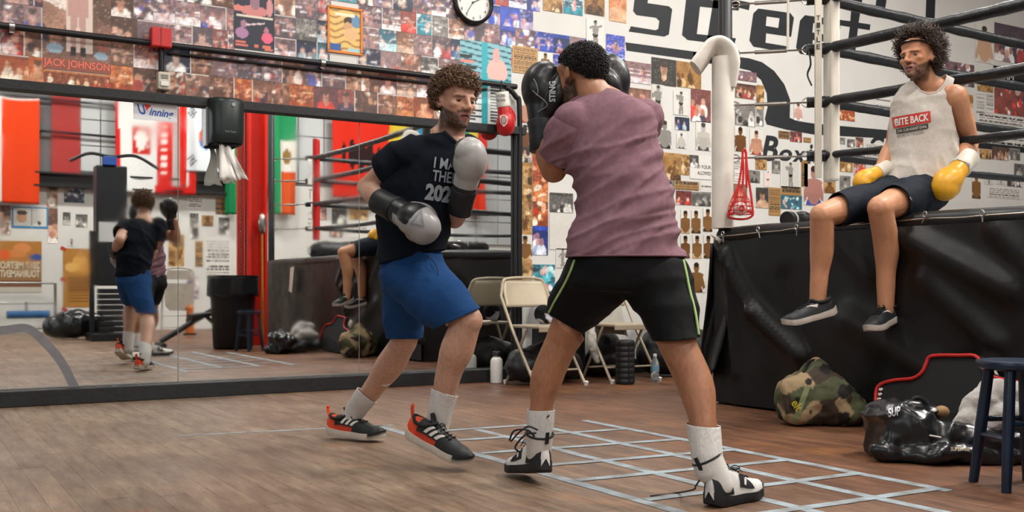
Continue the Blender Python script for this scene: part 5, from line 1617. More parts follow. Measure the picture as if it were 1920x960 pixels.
# dark bags under the chairs
M_bag = pm('black_nylon', '101113', .5, var=.25, vs=9, bump=.25, bs=30)
blob_thing('gym_bag', 'black gym bag pushed under the tan chair at the mirror edge', 'bag', [limb([(4.02, 6.56, .14), (4.4, 6.56, .15)], [.13, .13]), ellipsoid((4.2, 6.55, .22), (.16, .12, .10))], .014, M_bag, amp=.02, fr=6)
blob_thing('gym_bag', 'black gym bag against the wall behind the towel-draped chair', 'bag', [limb([(4.90, 6.84, .13), (5.05, 6.84, .13)], [.11, .12]), ellipsoid((4.98, 6.84, .24), (.14, .1, .12))], .014, M_bag, amp=.025, fr=5)
t, b_ = blob_thing('gym_bag', 'dark bag standing between the water bottle and the ring', 'bag', [limb([(5.36, 6.62, .2), (5.75, 6.6, .2)], [.19, .19]), ellipsoid((5.5, 6.62, .42), (.2, .16, .2))], .014, M_bag, amp=.02, fr=5)
blob_thing('plastic_bag', 'white plastic bag on top of the dark bag by the ring', 'bag', [ellipsoid((5.50, 6.60, .68), (.12, .1, .08)), ellipsoid((5.58, 6.60, .74), (.07, .06, .05)), ellipsoid((5.41, 6.6, .66), (.06, .06, .05))], .01, pm('white_thin_plastic', 'd4d6d6', .3, var=.05), amp=.02, fr=14)
# camouflage bag
def camo(x, y, z):
    p = Vector((x, y, z))
    a = noise.noise(p * 11); b_ = noise.noise(p * 9 + Vector((7, 3, 1))); c = noise.noise(p * 13 + Vector((2, 9, 4)))
    if c > .28: return lin('1b1a17')
    if a > .16: return lin('9c8666')
    if b_ > .1: return lin('3c2f25')
    return lin('4d5238')
cc = G(1545, 795); cx, cy = cc.x - .05, cc.y - .03
lat = RT; dep = FW
def cb(l, d, z): return Vector((cx, cy, z)) + lat * l + dep * d
t, b_ = blob_thing('camouflage_bag', 'slouched camouflage duffel bag on the floor against the ring', 'bag',
    [loft([(cb(-.215, .02, .125), UP * .10, FW * .10), (cb(-.15, .02, .13), UP * .14, FW * .13), (cb(-.05, .03, .15), UP * .155, FW * .15), (cb(.06, .03, .14), UP * .13, FW * .15), (cb(.16, .03, .10), UP * .095, FW * .13), (cb(.215, .03, .07), UP * .05, FW * .09)], 26, 2.6),
     limb([cb(-.09, .03, .25), cb(-.02, .04, .30), cb(.03, .04, .26)], [.05, .055, .04], 14)], .010, pm('camo_cloth', rough=.8, var=.1, attr=True, bump=.2, bs=60), amp=.022, fr=7, colf=camo)
bb = bvh_of(b_.data)
wrap_polys('strap', [(-.014, -.09), (.014, -.09), (.014, .1), (-.014, .1)], [(0, 1, 2, 3)], cb(-.165, -.2, .13), (RT * .93 - UP * .35), (UP * .93 + RT * .35), bb, pm('olive_strap', '7d8560', .7), b_, .004)
wrap_text('bag_letters', 'elt', cb(-.215, -.2, .14), (RT * .5 - UP * .85), (UP * .5 + RT * .85), bb, ink('c9b83a'), b_, .06, bold=.02, fit=.055, off=.004)
obj('handle', MB().tube(spline([cb(-.10, -.02, .28), cb(-.07, -.0, .33), cb(-.02, .02, .335), cb(.02, .04, .29)], 6), .009, 8), pm('dark_webbing', '1d1c18', .8), t)
# body protector leaning on the apron: black face towards the camera, pale foam on the other side
o_l = [(1645, 786), (1643, 740), (1652, 722), (1680, 714), (1712, 711), (1730, 699), (1738, 682), (1748, 669), (1800, 668), (1830, 669), (1841, 684), (1852, 702), (1876, 712), (1905, 717), (1930, 730), (1938, 760), (1935, 800)]
def prot(u, v): # plane leaning against the apron
    p = WX(u, v, 4.20); k = max(0, p.z) / .45
    q = WX(u, v, 4.16 + .14 * k); return q
out = [prot(u, v) for u, v in o_l]
t = thing('body_protector', 'black padded body protector with red piping leaning against the ring', 'protector', (4.2, 3.1, 0))
zmin = min(p.z for p in out)
for p in out: p.z = max(p.z, .012)
bot = [Vector((out[-1].x, out[-1].y, .012)), Vector((out[0].x, out[0].y, .012))]
poly = out + bot
mbp = MB(); mbp.poly(poly, (.055, 0, .0)); obj('front_pad', mbp, pm('black_mesh_fabric', '0b0b0c', .8, bump=.2, bs=200), t)
mbw = MB()
sm_ = spline(out, 3)
mbw.tube([p + Vector((.06, 0, -.055)) for p in sm_], .036, 12); obj('foam_rim', mbw, pm('cream_foam', 'c5bdae', .6, var=.08), t)
obj('piping', MB().tube([p + Vector((-.004, 0, .004)) for p in sm_], .009, 8), pm('red_piping', 'b3201d', .45), t)
obj('base_rim', MB().tube([bot[1] + Vector((.07, .03, .045)), bot[0] + Vector((.07, -.03, .045))], .038, 12), MATS['cream_foam'], t)
obj('mesh_panel', MB().span((4.27, 2.88, .10), (4.29, 3.30, .26)), pm('mesh_pocket', '3a3a3a', .7), t)
# white ribbed side
mb = MB()
for k in range(6):
    p = prot(1645 + k * 1.6, 775 - k * 9) + Vector((-.012, 0, 0)); mb.tube([p, p + Vector((.07, 0, .0))], .008, 6)
obj('side_ribs', mb, M_white, t)
# black glossy bag in front with a towel spilling out
M_gloss = pm('black_coated_bag', '15171a', .28, var=.3, vs=7, bump=.25, bs=14, spec=.6)
b0 = G(1722, 868); bx_, by_ = b0.x + .085, b0.y + .03
def kb(l, d, z): return Vector((bx_, by_, z)) + RT * l + FW * d
t, b_ = blob_thing('sports_bag', 'glossy black sports bag lying open in front of the red-piped protector', 'bag',
    [loft([(kb(-.205, .06, .11), UP * .10, FW * .11), (kb(-.17, .06, .118), UP * .112, FW * .14), (kb(-.06, .06, .11), UP * .105, FW * .16), (kb(.05, .06, .09), UP * .085, FW * .17), (kb(.2, .06, .075), UP * .072, FW * .18), (kb(.36, .06, .07), UP * .066, FW * .17), (kb(.44, .06, .06), UP * .05, FW * .12)], 26, 2.8),
     limb([kb(-.17, .04, .205), kb(-.13, .08, .215), kb(-.05, .08, .19)], [.024, .036, .036], 14), limb([kb(-.06, .0, .22), kb(.02, .04, .20), kb(.07, .05, .13)], [.03, .035, .03], 12), limb([kb(-.22, -.04, .05), kb(.1, -.12, .035), kb(.42, -.09, .035)], [.03, .04, .035], 12)], .010, M_gloss, it=2, amp=.012, fr=7,
    folds=[((.5, .3, 1), (1, 0, -.5), 8, .5, 3.1, .022), ((-.5, .3, 1), (1, 0, .6), 10, .5, 7.3, .018)])
bb = bvh_of(b_.data)
wrap_text('bag_letters', 'SUP', kb(-.20, -.12, .195), RT * .95 + UP * .2, UP, bb, ink('c9ccd0'), b_, .05, bold=.03, fit=.05, off=.004)
wrap_text('bag_letters', 'SUPERARE', kb(.02, -.2, .07), RT, UP, bb, ink('a89a80'), b_, .022, bold=.02, fit=.075, off=.004)
obj('zip_pull', MB().tube([kb(-.03, -.115, .12), kb(.015, -.118, .112)], .004, 6), M_white, b_)
obj('handle', MB().tube(spline([kb(-.06, .02, .21), kb(-.045, .0, .26), kb(.01, .02, .24), kb(.03, .04, .17)], 6), .011, 8, flat=.5), pm('grey_webbing', '3c4248', .6), t)
# grey towel in the bag
mtow = pm('grey_fleece', 'a19c97', .95, var=.12, vs=18, sheen=.4, bump=.35, bs=150)
blob_thing('towel', 'light grey towel spilling out of the black sports bag', 'towel',
    [limb([kb(.12, -.02, .12), kb(.2, 0, .20), kb(.28, .02, .27), kb(.42, .04, .28)], [.04, .06, .06, .05], 16), limb([kb(.2, -.05, .13), kb(.3, -.04, .18), kb(.4, -.02, .17)], [.05, .06, .06], 16), limb([kb(.17, .02, .14), kb(.3, .08, .2), kb(.42, .09, .16)], [.06, .07, .07], 16)], .009, mtow, it=4, amp=.014, fr=12, folds=[((.2, .2, 1), (1, -.3, .4), 11, .3, 1.7, .009)])
obj_ball = obj('ball', MB().ell(kb(.075, .02, .20), (.035, .03, .026)), pm('tan_rubber', '8a6a42', .7)); tag(obj_ball, 'tan rounded pad poking out between bag and towel', 'pad')
blob_thing('dark_jacket', 'dark grey garment stuffed in the bag behind the blue stool', 'jacket', [limb([kb(.33, -.03, .12), kb(.44, -.05, .15), kb(.52, -.03, .08)], [.07, .08, .05], 14)], .01, pm('charcoal_cloth', '2a2b2d', .8, bump=.3, bs=60), amp=.025, fr=9)
# blue stool
M_blue = pm('navy_painted_wood', '0f1b2e', .32, var=.2, vs=8, col2='182a40', spec=.5)
SX, SY = 3.50, 2.28
t = thing('wooden_stool', 'dark blue painted wooden stool at the right edge', 'stool', (SX, SY, 0))
obj('seat', MB().lathe([(.0, .425), (.12, .425), (.138, .432), (.142, .444), (.138, .456), (.12, .460), (0, .456)], (0, 0, 0), 40, caps=False), M_blue, t, False)
legs = []
for k in range(4):
    a = math.radians(20 + 90 * k); top = Vector((math.cos(a) * .095, math.sin(a) * .095, .43)); bt = Vector((math.cos(a) * .15, math.sin(a) * .15, 0))
    legs.append((top, bt)); obj('leg', MB().tube([bt, bt.lerp(top, .5), top], [.017, .021, .019], 14), M_blue, t, False)
for k in range(4):
    z = .42 if k % 2 else .55
    a = legs[k][1].lerp(legs[k][0], z); b_ = legs[(k + 1) % 4][1].lerp(legs[(k + 1) % 4][0], z); obj('rung', MB().tube([a, b_], .011, 10), M_blue, t, False)
# =================================================================== people
def body(parent, parts, Mh, skin, beard, lip, amt, brow, vox=.0055, it=4, hairy=.26):
    V, Q = remesh(parts, vox, it, .5)
    inv = np.array(Mh.inverted()); Vh = V @ inv[:3, :3].T + inv[:3, 3]
    sk = arr(skin); bd = arr(beard); lp = arr(lip); br = arr(brow)
    cols = np.empty_like(V)
    for i in range(len(V)):
        p = Vh[i]
        if -.16 < p[2] < .14 and abs(p[0]) < .1 and abs(p[1]) < .13: c = head_paint(p, sk, bd, lp, amt, br)
        else: c = sk
        if V[i][2] < .62 and hairy: c = c * (1 - hairy * max(0, noise.noise(Vector((V[i][0] * 150, V[i][1] * 150, V[i][2] * 40))) + .15))
        cols[i] = c * (1 + .10 * noise.noise(Vector(V[i]) * 9) + .05 * noise.noise(Vector(V[i]) * 60))
    return obj('body', mesh_of(V, Q, True, np.clip(cols, 0, 1)), M_skin, parent)
def garment(name, parent, parts, cuts, colf, vox=.009, it=5, folds=(), fbmamp=.0, fr=8, m=None, th=.004, extra=()):
    """parts/cuts: the main body; extra: further (parts, cuts) sewn on, such as sleeves"""
    VV = []; QQ = []
    for (pp, cc) in [(parts, cuts)] + list(extra):
        V, Q = remesh(pp, vox, it)
        Nn = vnormals(V, Q)
        if fbmamp: V = V + Nn * (fbmamp * np.array([fbm(v, fr) for v in V]))[:, None]
        if folds: V = ridge(V, Nn, folds, 1.0)
        me = mesh_of(V, Q, True); cut(me, cc)
        n0 = len(VV); VV += [v.co.copy() for v in me.vertices]; QQ += [tuple(i + n0 for i in p.vertices) for p in me.polygons]
        bpy.data.meshes.remove(me)
    cols = np.array([colf(v) for v in VV]) if callable(colf) else np.tile(arr(colf), (len(VV), 1))
    o = obj(name, mesh_of(VV, QQ, True, cols), m or M_cloth, parent); thicken(o, th)
    return o
def shin(knee, mid, low, ank, rk, rm, rl, ra):
    return limb([knee, mid, low, ank], [rk, rm, rl, ra], 18)
def sock(parent, pts, rad, cuts, name='sock', m=None):
    return garment(name, parent, [limb(pts, rad, 20)], cuts, 'cfccc8', vox=.006, it=2, m=m or M_sock, th=.003)
M_sock = pm('ribbed_white_sock', 'c9c6c1', .9, var=.08, vs=40, bump=.5, bs=160, stretch=(1, 1, .3))

# ------------------------------------------------------------------ man in navy shirt
man = thing('person', 'man in a navy T-shirt and blue shorts facing the camera in silver boxing gloves', 'person', G(760, 855))
dH = 4.33
fdir = (RT * math.sin(.64) - FW * math.cos(.64) - UP * .07).normalized()
MhL = frame_at(P(853, 190, dH), fdir, UP + RT * .06)
sh_r, el_r, wr_r = P(760, 293, 4.34), P(688, 352, 4.46), P(733, 389, 4.26)
sh_l, el_l, wr_l = P(880, 292, 4.52), P(852, 410, 4.45), P(868, 368, 4.25)
fk, fm, fl2, fa = P(876, 601, 4.12), P(857, 655, 4.14), P(840, 705, 4.17), P(824, 785, 4.20)
rk_, rm_, rl_, ra_ = P(757, 642, 4.66), P(732, 683, 4.74), P(700, 728, 4.83), P(664, 778, 4.92)
torso = [(262, 815, 878, 4.38, .07), (285, 768, 890, 4.40, .11), (310, 745, 888, 4.40, .125), (350, 728, 868, 4.41, .13), (400, 718, 842, 4.42, .125), (450, 718, 825, 4.43, .13), (500, 722, 828, 4.43, .135), (530, 735, 825, 4.43, .12)]
parts = [xf(p, MhL) for p in head_parts()] + [
    limb([P(838, 285, 4.42), P(845, 250, 4.37), P(850, 215, 4.345)], [.072, .062, .057], 18), limb([P(842, 245, 4.38), P(775, 288, 4.36)], [.05, .045], 14), sil(torso),
    limb([sh_r, sh_r.lerp(el_r, .5), el_r], [.056, .052, .045], 18), limb([el_r, el_r.lerp(wr_r, .35), wr_r], [.044, .049, .034], 18),
    limb([sh_l, sh_l.lerp(el_l, .5), el_l], [.056, .050, .044], 18), limb([el_l, el_l.lerp(wr_l, .35), wr_l], [.044, .048, .034], 18),
    limb([P(775, 505, 4.38), P(828, 555, 4.26), fk], [.11, .088, .064], 18), limb([P(785, 510, 4.47), P(768, 580, 4.57), rk_], [.10, .082, .06], 18),
    shin(fk, fm, fl2, fa, .060, .068, .053, .034), shin(rk_, rm_, rl_, ra_, .058, .066, .049, .034)]
bdy = body(man, parts, MhL, 'bd9079', '33241b', '966055', .95, '33241a')
eyes(man, MhL, (.25, 1, .0))
def hlL(x, y, z):
    if y > .6: return z > .24
    if y > .1: return z > -.22 + .95 * (y - .1)
    return z > -.62 + .35 * max(0, y + .4)
curly_hair(man, MhL, 1500, lambda d: .022 + .004 * max(0, d.z) + .016 * max(0, d.y), '6a4e36', 4, hlL, curl_r=.0085, tube=.0027, frizz=.4, drop=.45, fringe=1.1)
navy = lambda p: arr('10151d') * 1.0
el_dir = (el_r - sh_r).normalized()
mkL = lambda p: min(1.0, max(0.0, ((p - P(840, 335, 4.30)).length - .12) / .08))
shirtL = garment('t_shirt', man, [sil([(250, 806, 876, 4.37, .07), (266, 775, 890, 4.38, .10), (285, 752, 900, 4.40, .125), (310, 735, 900, 4.40, .14), (350, 716, 882, 4.41, .148), (400, 706, 856, 4.42, .148), (450, 705, 838, 4.42, .152), (500, 708, 832, 4.42, .158), (525, 712, 835, 4.42, .158)]),
        ellipsoid(P(768, 288, 4.33), (.085, .085, .075)), ellipsoid(P(872, 292, 4.48), (.08, .08, .07))],
    [(P(842, 254, 4.37), RT * .66 + UP * .75 - FW * .1, None, .17), (P(765, 484, 4.42), RT * .22 - UP * .97, None, .34)], navy,
    folds=[(UP * 1 + RT * .5, RT * 1 - UP * .4, 9, .3, 2.2, .012, mkL), (RT * .9 + UP * .4, UP * .9 - RT * .4, 8, .3, 5.1, .009, mkL)], fbmamp=.006, fr=7, vox=.008, it=4,
    extra=[([limb([P(795, 280, 4.35), P(752, 294, 4.345), P(718, 324, 4.38), P(696, 346, 4.43)], [.06, .076, .067, .064], 22)], [(P(720, 320, 4.38), el_dir, None, .2)]),
           ([limb([P(874, 288, 4.48), P(868, 340, 4.50), P(860, 392, 4.47)], [.08, .07, .06], 20)], [(P(866, 352, 4.48), -UP, None, .2)])])
bvL = bvh_of(shirtL.data)
M_let = pm('grey_shirt_print', '8e9197', .8, var=.15, vs=60)
tx = (RT * .93 - FW * .25 - UP * .16).normalized(); ty = (UP * .97 + RT * .12).normalized()
for s, u, v, sz_, ft in (('I MAKE', 813, 314, .062, .15), ('THEM', 810, 338, .062, .115), ('2020', 796, 372, .085, .15)):
    wrap_text('shirt_print', s, P(u, v, 4.2), tx, ty, bvL, M_let, shirtL, sz_, bold=.02 if s != '2020' else .05, fit=ft, off=.006)
rim('collar', shirtL.data, P(845, 250, 4.37), .16, .007, pm('navy_rib', '0c1017', .85), shirtL)
blue = lambda p: arr('1c3f6c')
shortsL = garment('shorts', man, [sil([(455, 722, 822, 4.43, .13), (480, 714, 832, 4.43, .145), (510, 714, 840, 4.43, .15), (535, 724, 835, 4.43, .13)]),
        limb([P(772, 508, 4.40), P(818, 558, 4.28), P(862, 596, 4.15), P(886, 622, 4.08)], [.140, .122, .092, .082], 22), limb([P(770, 515, 4.47), P(757, 580, 4.57), P(759, 640, 4.66), P(760, 665, 4.69)], [.13, .098, .082, .080], 22)],
    [(P(861, 595, 4.15), RT * .42 - UP * .90, None, .2), (P(758, 634, 4.65), -UP, None, .16), (P(770, 468, 4.43), UP, None, .3)], blue,
    folds=[(RT * .7 - UP * .7, RT * .7 + UP * .7, 9, .3, 3.3, .006), (UP, RT, 6, .3, 8.1, .003)], fbmamp=.006, fr=9)
obj('pocket_seam', MB().tube(spline([P(800, 478, 4.27), P(815, 492, 4.235), P(822, 510, 4.21), P(820, 524, 4.20)], 5), .003, 6), pm('dark_blue_seam', '12305a', .8), shortsL)
sock(man, [P(849, 690, 4.17), P(838, 722, 4.18), P(826, 765, 4.195), P(820, 805, 4.21)], [.062, .058, .052, .046], [(P(833, 735, 4.18), RT * .30 + UP * .95, None, .12)])
sock(man, [P(720, 703, 4.79), P(690, 738, 4.85), P(668, 768, 4.91), P(655, 795, 4.94)], [.064, .058, .051, .046], [(P(685, 738, 4.86), RT * .62 + UP * .78, None, .12)])
tuck(bdy, [shirtL, shortsL], [(el_r, wr_r, .075), (el_l, wr_l, .075), (P(842, 268, 4.40), P(852, 215, 4.34), .085)])
# running shoes
def run_col(t, a, z):
    if t < .17 + .25 * max(0, .5 - abs(a - .5) * 1.3) * 0 and z < .085 + t: 
        return lin('d9471c')
    if (a < .09 or a > .91) and t < .5: return lin('c23a1e')
    return lin('1c1e20') if t < .82 else lin('232527')
def run_sole(t, z): return lin('c9c0b2') if t < .78 else (lin('1b1b1c') if z > .008 else lin('b9b0a2'))
M_str = pm('white_stripe', 'cfc9be', .6, var=.05)
def runner(M, L_=.315):
    s, surf = shoe(man, M, L_, run_col, run_sole, 'runner', 'running_shoe', laces='141516')
    for k in range(3):
        t0 = .33 + k * .085
        for flip in (0, 1):
            f = (lambda a: 1 - a) if flip else (lambda a: a)
            shoe_patch('stripe', surf, M, [(t0 - .05, f(.14)), (t0, f(.14)), (t0 + .085, f(.40)), (t0 + .045, f(.40))], M_str, s)
    obj('heel_tab', MB().tube(spline([M @ Vector(v) for v in ((.012, 0, .07), (.0, 0, .10), (-.008, 0, .125), (-.004, 0, .135))], 4), .011, 8, flat=.5), pm('orange_tab', 'd9471c', .6), s)
    obj('tongue', MB().poly([M @ surf(.36, .40, .004), M @ surf(.36, .60, .004), M @ (surf(.30, .58, .0) + Vector((0, 0, .035))), M @ (surf(.30, .42, .0) + Vector((0, 0, .035)))], M.to_3x3() @ Vector((-.008, 0, .003))), pm('black_tongue', '1d1e20', .7), s)
    obj('collar_rim', MB().tube(spline([M @ Vector(v) for v in ((.012, 0, .097), (.04, .031, .085), (.085, .034, .088), (.115, .012, .104), (.115, -.012, .104), (.085, -.034, .088), (.04, -.031, .085))], 4, True), .007, 8, closed=True), pm('black_collar', '17181a', .8), s)
    return s
def shoe_frame(heel, toe, up=UP):
    x = (toe - heel).normalized(); z = (up - x * up.dot(x)).normalized(); y = z.cross(x)
    return Matrix.Translation(heel) @ Matrix((x, y, z)).transposed().to_4x4()
toe = G(886, 878, .012); heel = P(763, 817, 4.205)
runner(shoe_frame(heel, toe, UP + FW * -.1))
toe = G(741, 829, .006); heel = P(616, 814, 4.96); heel.z = max(heel.z, .02)
runner(shoe_frame(heel, toe), .32)
# silver and black gloves
def title_col(x, y, z):
    if y < .045: return lin('131416')
    if z > .047 - .25 * max(0, y - .12) and y < .145: return lin('17181a')
    if z < -.052: return lin('17181a')
    return lin('8f8e8d')
blackcuff = pm('black_glove_cuff', '131416', .5, bump=.1)
fist = P(806, 428, 4.13); fw_ = (fist - wr_r)
Mg = frame_at(P(737, 391, 4.25), fw_, UP * .80 - RT * .45 - FW * .35)
gR, cR = glove(man, Mg, -1, lambda x, y, z: lin('131416') if (y < .055 or (z > .034 and y < .16 + .3 * (z - .034)) ) else lin('929090'), blackcuff, s=1.12, vox=.0042)
wrap_text('cuff_text', 'TITLE', P(736, 411, 4.1), (RT * .35 + UP * .92), (-RT * .92 + UP * .35), bvh_of(cR.data), ink('cfcac2'), cR, .03, bold=.03, fit=.062, off=.002)
bg_ = bvh_of(gR.data)
tri = [(0, 0), (.058, -.012), (.046, .062)]; tin = [(.011, .006), (.046, -.001), (.039, .042)]
for i in range(3):
    j = (i + 1) % 3
    wrap_polys('emblem_line', [tri[i], tri[j], tin[j], tin[i]], [(0, 1, 2, 3)], P(768, 421, 4.0), RT, UP, bg_, ink('77787a'), gR, .0015, .012)
Mg = frame_at(P(869, 362, 4.26), P(882, 306, 4.20) - P(869, 362, 4.26), -FW * .6 + RT * .75)
gL, cL = glove(man, Mg, 1, lambda x, y, z: lin('151618') if (y < .035 or z < -.045) else lin('a09e9b'), blackcuff, s=1.08, vox=.0045)

# ------------------------------------------------------------------ man in purple shirt, seen from behind
manM = thing('person', 'man in a faded purple T-shirt and black shorts seen from behind with black gloves up', 'person', G(1180, 910))
fdM = (-RT * .62 + FW * .75 - UP * .22).normalized()
MhM = frame_at(P(1088, 148, 3.78), fdM, UP - RT * .02 + FW * .22)
sl, eL, wL = P(1066, 235, 3.66), P(1038, 318, 3.80), P(1017, 232, 3.84)
sr, eR, wR = P(1205, 222, 3.78), P(1186, 300, 4.02), P(1160, 215, 4.05)
lk, lm, ll, la = P(1056, 636, 3.83), P(1026, 706, 3.84), P(1015, 765, 3.83), P(1012, 820, 3.82)
rk2, rm2, rl2, ra2 = P(1272, 650, 3.56), P(1304, 722, 3.52), P(1318, 792, 3.46), P(1324, 850, 3.43)
parts = [xf(p, MhM) for p in head_parts()] + [limb([P(1128, 205, 3.74), P(1112, 180, 3.745), P(1098, 155, 3.76)], [.082, .068, .060], 18), limb([P(1118, 180, 3.75), P(1185, 208, 3.77)], [.055, .05], 14),
    sil([(180, 1105, 1160, 3.75, .06), (205, 1075, 1205, 3.74, .10), (250, 1062, 1222, 3.73, .115), (320, 1076, 1235, 3.71, .115), (400, 1092, 1250, 3.69, .11), (470, 1085, 1262, 3.68, .12), (525, 1085, 1262, 3.69, .12)]),
    limb([sl, sl.lerp(eL, .5), eL], [.060, .060, .05], 18), limb([eL, eL.lerp(wL, .3), wL], [.05, .054, .036], 18), limb([sr, sr.lerp(eR, .5), eR], [.066, .056, .046], 18), limb([eR, eR.lerp(wR, .3), wR], [.046, .05, .036], 18),
    limb([P(1125, 520, 3.73), P(1090, 575, 3.79), lk], [.11, .09, .066], 18), limb([P(1225, 520, 3.66), P(1250, 580, 3.61), rk2], [.11, .09, .066], 18),
    shin(lk, lm, ll, la, .062, .061, .042, .034), shin(rk2, rm2, rl2, ra2, .064, .063, .046, .036)]
bdyM = body(manM, parts, MhM, '9c6a4c', '18120f', '8a5546', .95, '18120f')
eyes(manM, MhM)
# short dark hair
def hlM(x, y, z):
    if y > .5: return z > .5
    if y > 0: return z > -.1 + 1.2 * y
    return z > -.12 - .62 * min(1, -y * 1.6)
curly_hair(manM, MhM, 2300, lambda d: .010, '16130f', 6, hlM, curl_r=.0028, tube=.0026, frizz=.5, drop=.5, cap=1.07)
def purp(p):
    n = noise.noise(p * 26) * .5 + noise.noise(p * 70) * .5
    return arr('7e5f68') * (1 + .22 * n)
mkM = lambda p: .12 + .88 * min(1, max(0, (1.36 - p.z) / .2))
elM = (eL - sl).normalized()
shirtM = garment('t_shirt', manM, [sil([(168, 1112, 1156, 3.75, .055), (182, 1090, 1185, 3.75, .085), (200, 1062, 1215, 3.745, .115), (225, 1046, 1232, 3.74, .13), (270, 1044, 1240, 3.73, .138), (320, 1062, 1248, 3.715, .14), (370, 1076, 1258, 3.70, .138), (410, 1078, 1266, 3.69, .14), (450, 1068, 1275, 3.685, .15), (485, 1064, 1282, 3.68, .155), (510, 1064, 1284, 3.68, .155)]),
        ellipsoid(P(1076, 228, 3.68), (.075, .075, .07)), ellipsoid(P(1205, 226, 3.77), (.075, .075, .07))],
    [(P(1130, 174, 3.74), UP * .9 - RT * .32 + FW * .25, None, .17), (P(1170, 481, 3.68), -UP + RT * .0, None, .36)], purp,
    vox=.007, it=3, folds=[(UP * .85 - RT * .52, RT * .85 + UP * .52, 10, .12, 1.3, .021, mkM), (UP * .93 - RT * .36, RT * .93 + UP * .36, 19, .13, 6.7, .011, mkM), (UP * .7 - RT * .7, RT * .7 + UP * .7, 14, .12, 3.9, .012, mkM), (RT * .9 - UP * .4, UP * .9 + RT * .4, 5, .3, 9.2, .005)], fbmamp=.006, fr=5,
    extra=[([limb([P(1100, 222, 3.71), P(1066, 248, 3.69), P(1050, 282, 3.73), P(1042, 310, 3.77)], [.06, .079, .074, .070], 22)], [(P(1047, 292, 3.74), elM, None, .2)]),
           ([limb([P(1205, 225, 3.78), P(1196, 265, 3.88), P(1188, 295, 3.98)], [.082, .072, .064], 20)], [(P(1192, 272, 3.90), (eR - sr).normalized(), None, .2)])])
rim('hem', shirtM.data, P(1172, 482, 3.68), .34, .004, pm('purple_seam', '73525b', .9), shirtM)
rim('sleeve_hem', shirtM.data, P(1047, 292, 3.74), .12, .004, pm('purple_seam', '73525b', .9), shirtM)
rim('collar', shirtM.data, P(1130, 172, 3.74), .13, .008, pm('purple_rib', '785660', .9), shirtM)
blk_s = pm('black_sport_fabric', rough=.75, var=.15, vs=40, attr=True, spec=.2, bump=.1, bs=200)
shortsM = garment('shorts', manM, [sil([(455, 1080, 1268, 3.69, .13), (480, 1070, 1280, 3.69, .145), (510, 1062, 1286, 3.69, .15), (545, 1066, 1286, 3.69, .135)]),
        limb([P(1118, 520, 3.73), P(1086, 568, 3.80), P(1056, 606, 3.84), P(1040, 630, 3.86)], [.128, .106, .084, .080], 22), limb([P(1230, 522, 3.66), P(1254, 580, 3.61), P(1271, 634, 3.56), P(1278, 660, 3.54)], [.126, .102, .080, .078], 22)],
    [(P(1056, 605, 3.84), -RT * .5 - UP * .86, None, .16), (P(1271, 635, 3.56), RT * .1 - UP, None, .16), (P(1172, 470, 3.69), UP, None, .3)], '0b0c0e',
    folds=[(UP, RT, 9, .25, 4.4, .006), (RT * .6 + UP * .7, RT * .7 - UP * .6, 7, .3, 2.2, .006)], fbmamp=.006, fr=8, m=blk_s)
M_neon = pm('neon_piping', 'a8c77c', .7)
bvS = bvh_of(shortsM.data)
for pts in (((1071, 484, 3.62), (1060, 505, 3.62), (1048, 535, 3.66), (1036, 562, 3.72), (1027, 586, 3.78)), ((1281, 486, 3.60), (1287, 510, 3.58), (1292, 545, 3.56), (1298, 585, 3.54), (1305, 628, 3.52))):
    q = [bvS.find_nearest(P(*p))[0] for p in pts]; c_ = P(1172, 540, 3.69)
    obj('piping', MB().tube(spline([a + (Vector((a.x, a.y, 0)) - Vector((c_.x, c_.y, 0))).normalized() * .003 for a in q], 6), .0045, 6), M_neon, shortsM)
sock(manM, [P(1016, 742, 3.835), P(1014, 775, 3.835), P(1012, 820, 3.83), P(1010, 850, 3.82)], [.054, .052, .049, .044], [(P(1014, 768, 3.835), UP, None, .12)])
sock(manM, [P(1312, 765, 3.49), P(1319, 800, 3.46), P(1325, 850, 3.43), P(1328, 880, 3.42)], [.060, .057, .053, .048], [(P(1319, 797, 3.46), UP + RT * .05, None, .12)])
obj('sock_mark', MB().poly([P(1026, 780, 3.785), P(1031, 777, 3.785), P(1030, 781, 3.785), P(1024, 785, 3.785)], -FW * .001), ink('222222'), manM)
tuck(bdyM, [shirtM, shortsM], [(eL, wL, .075), (eR, wR, .075), (P(1124, 190, 3.745), P(1098, 155, 3.76), .085)])
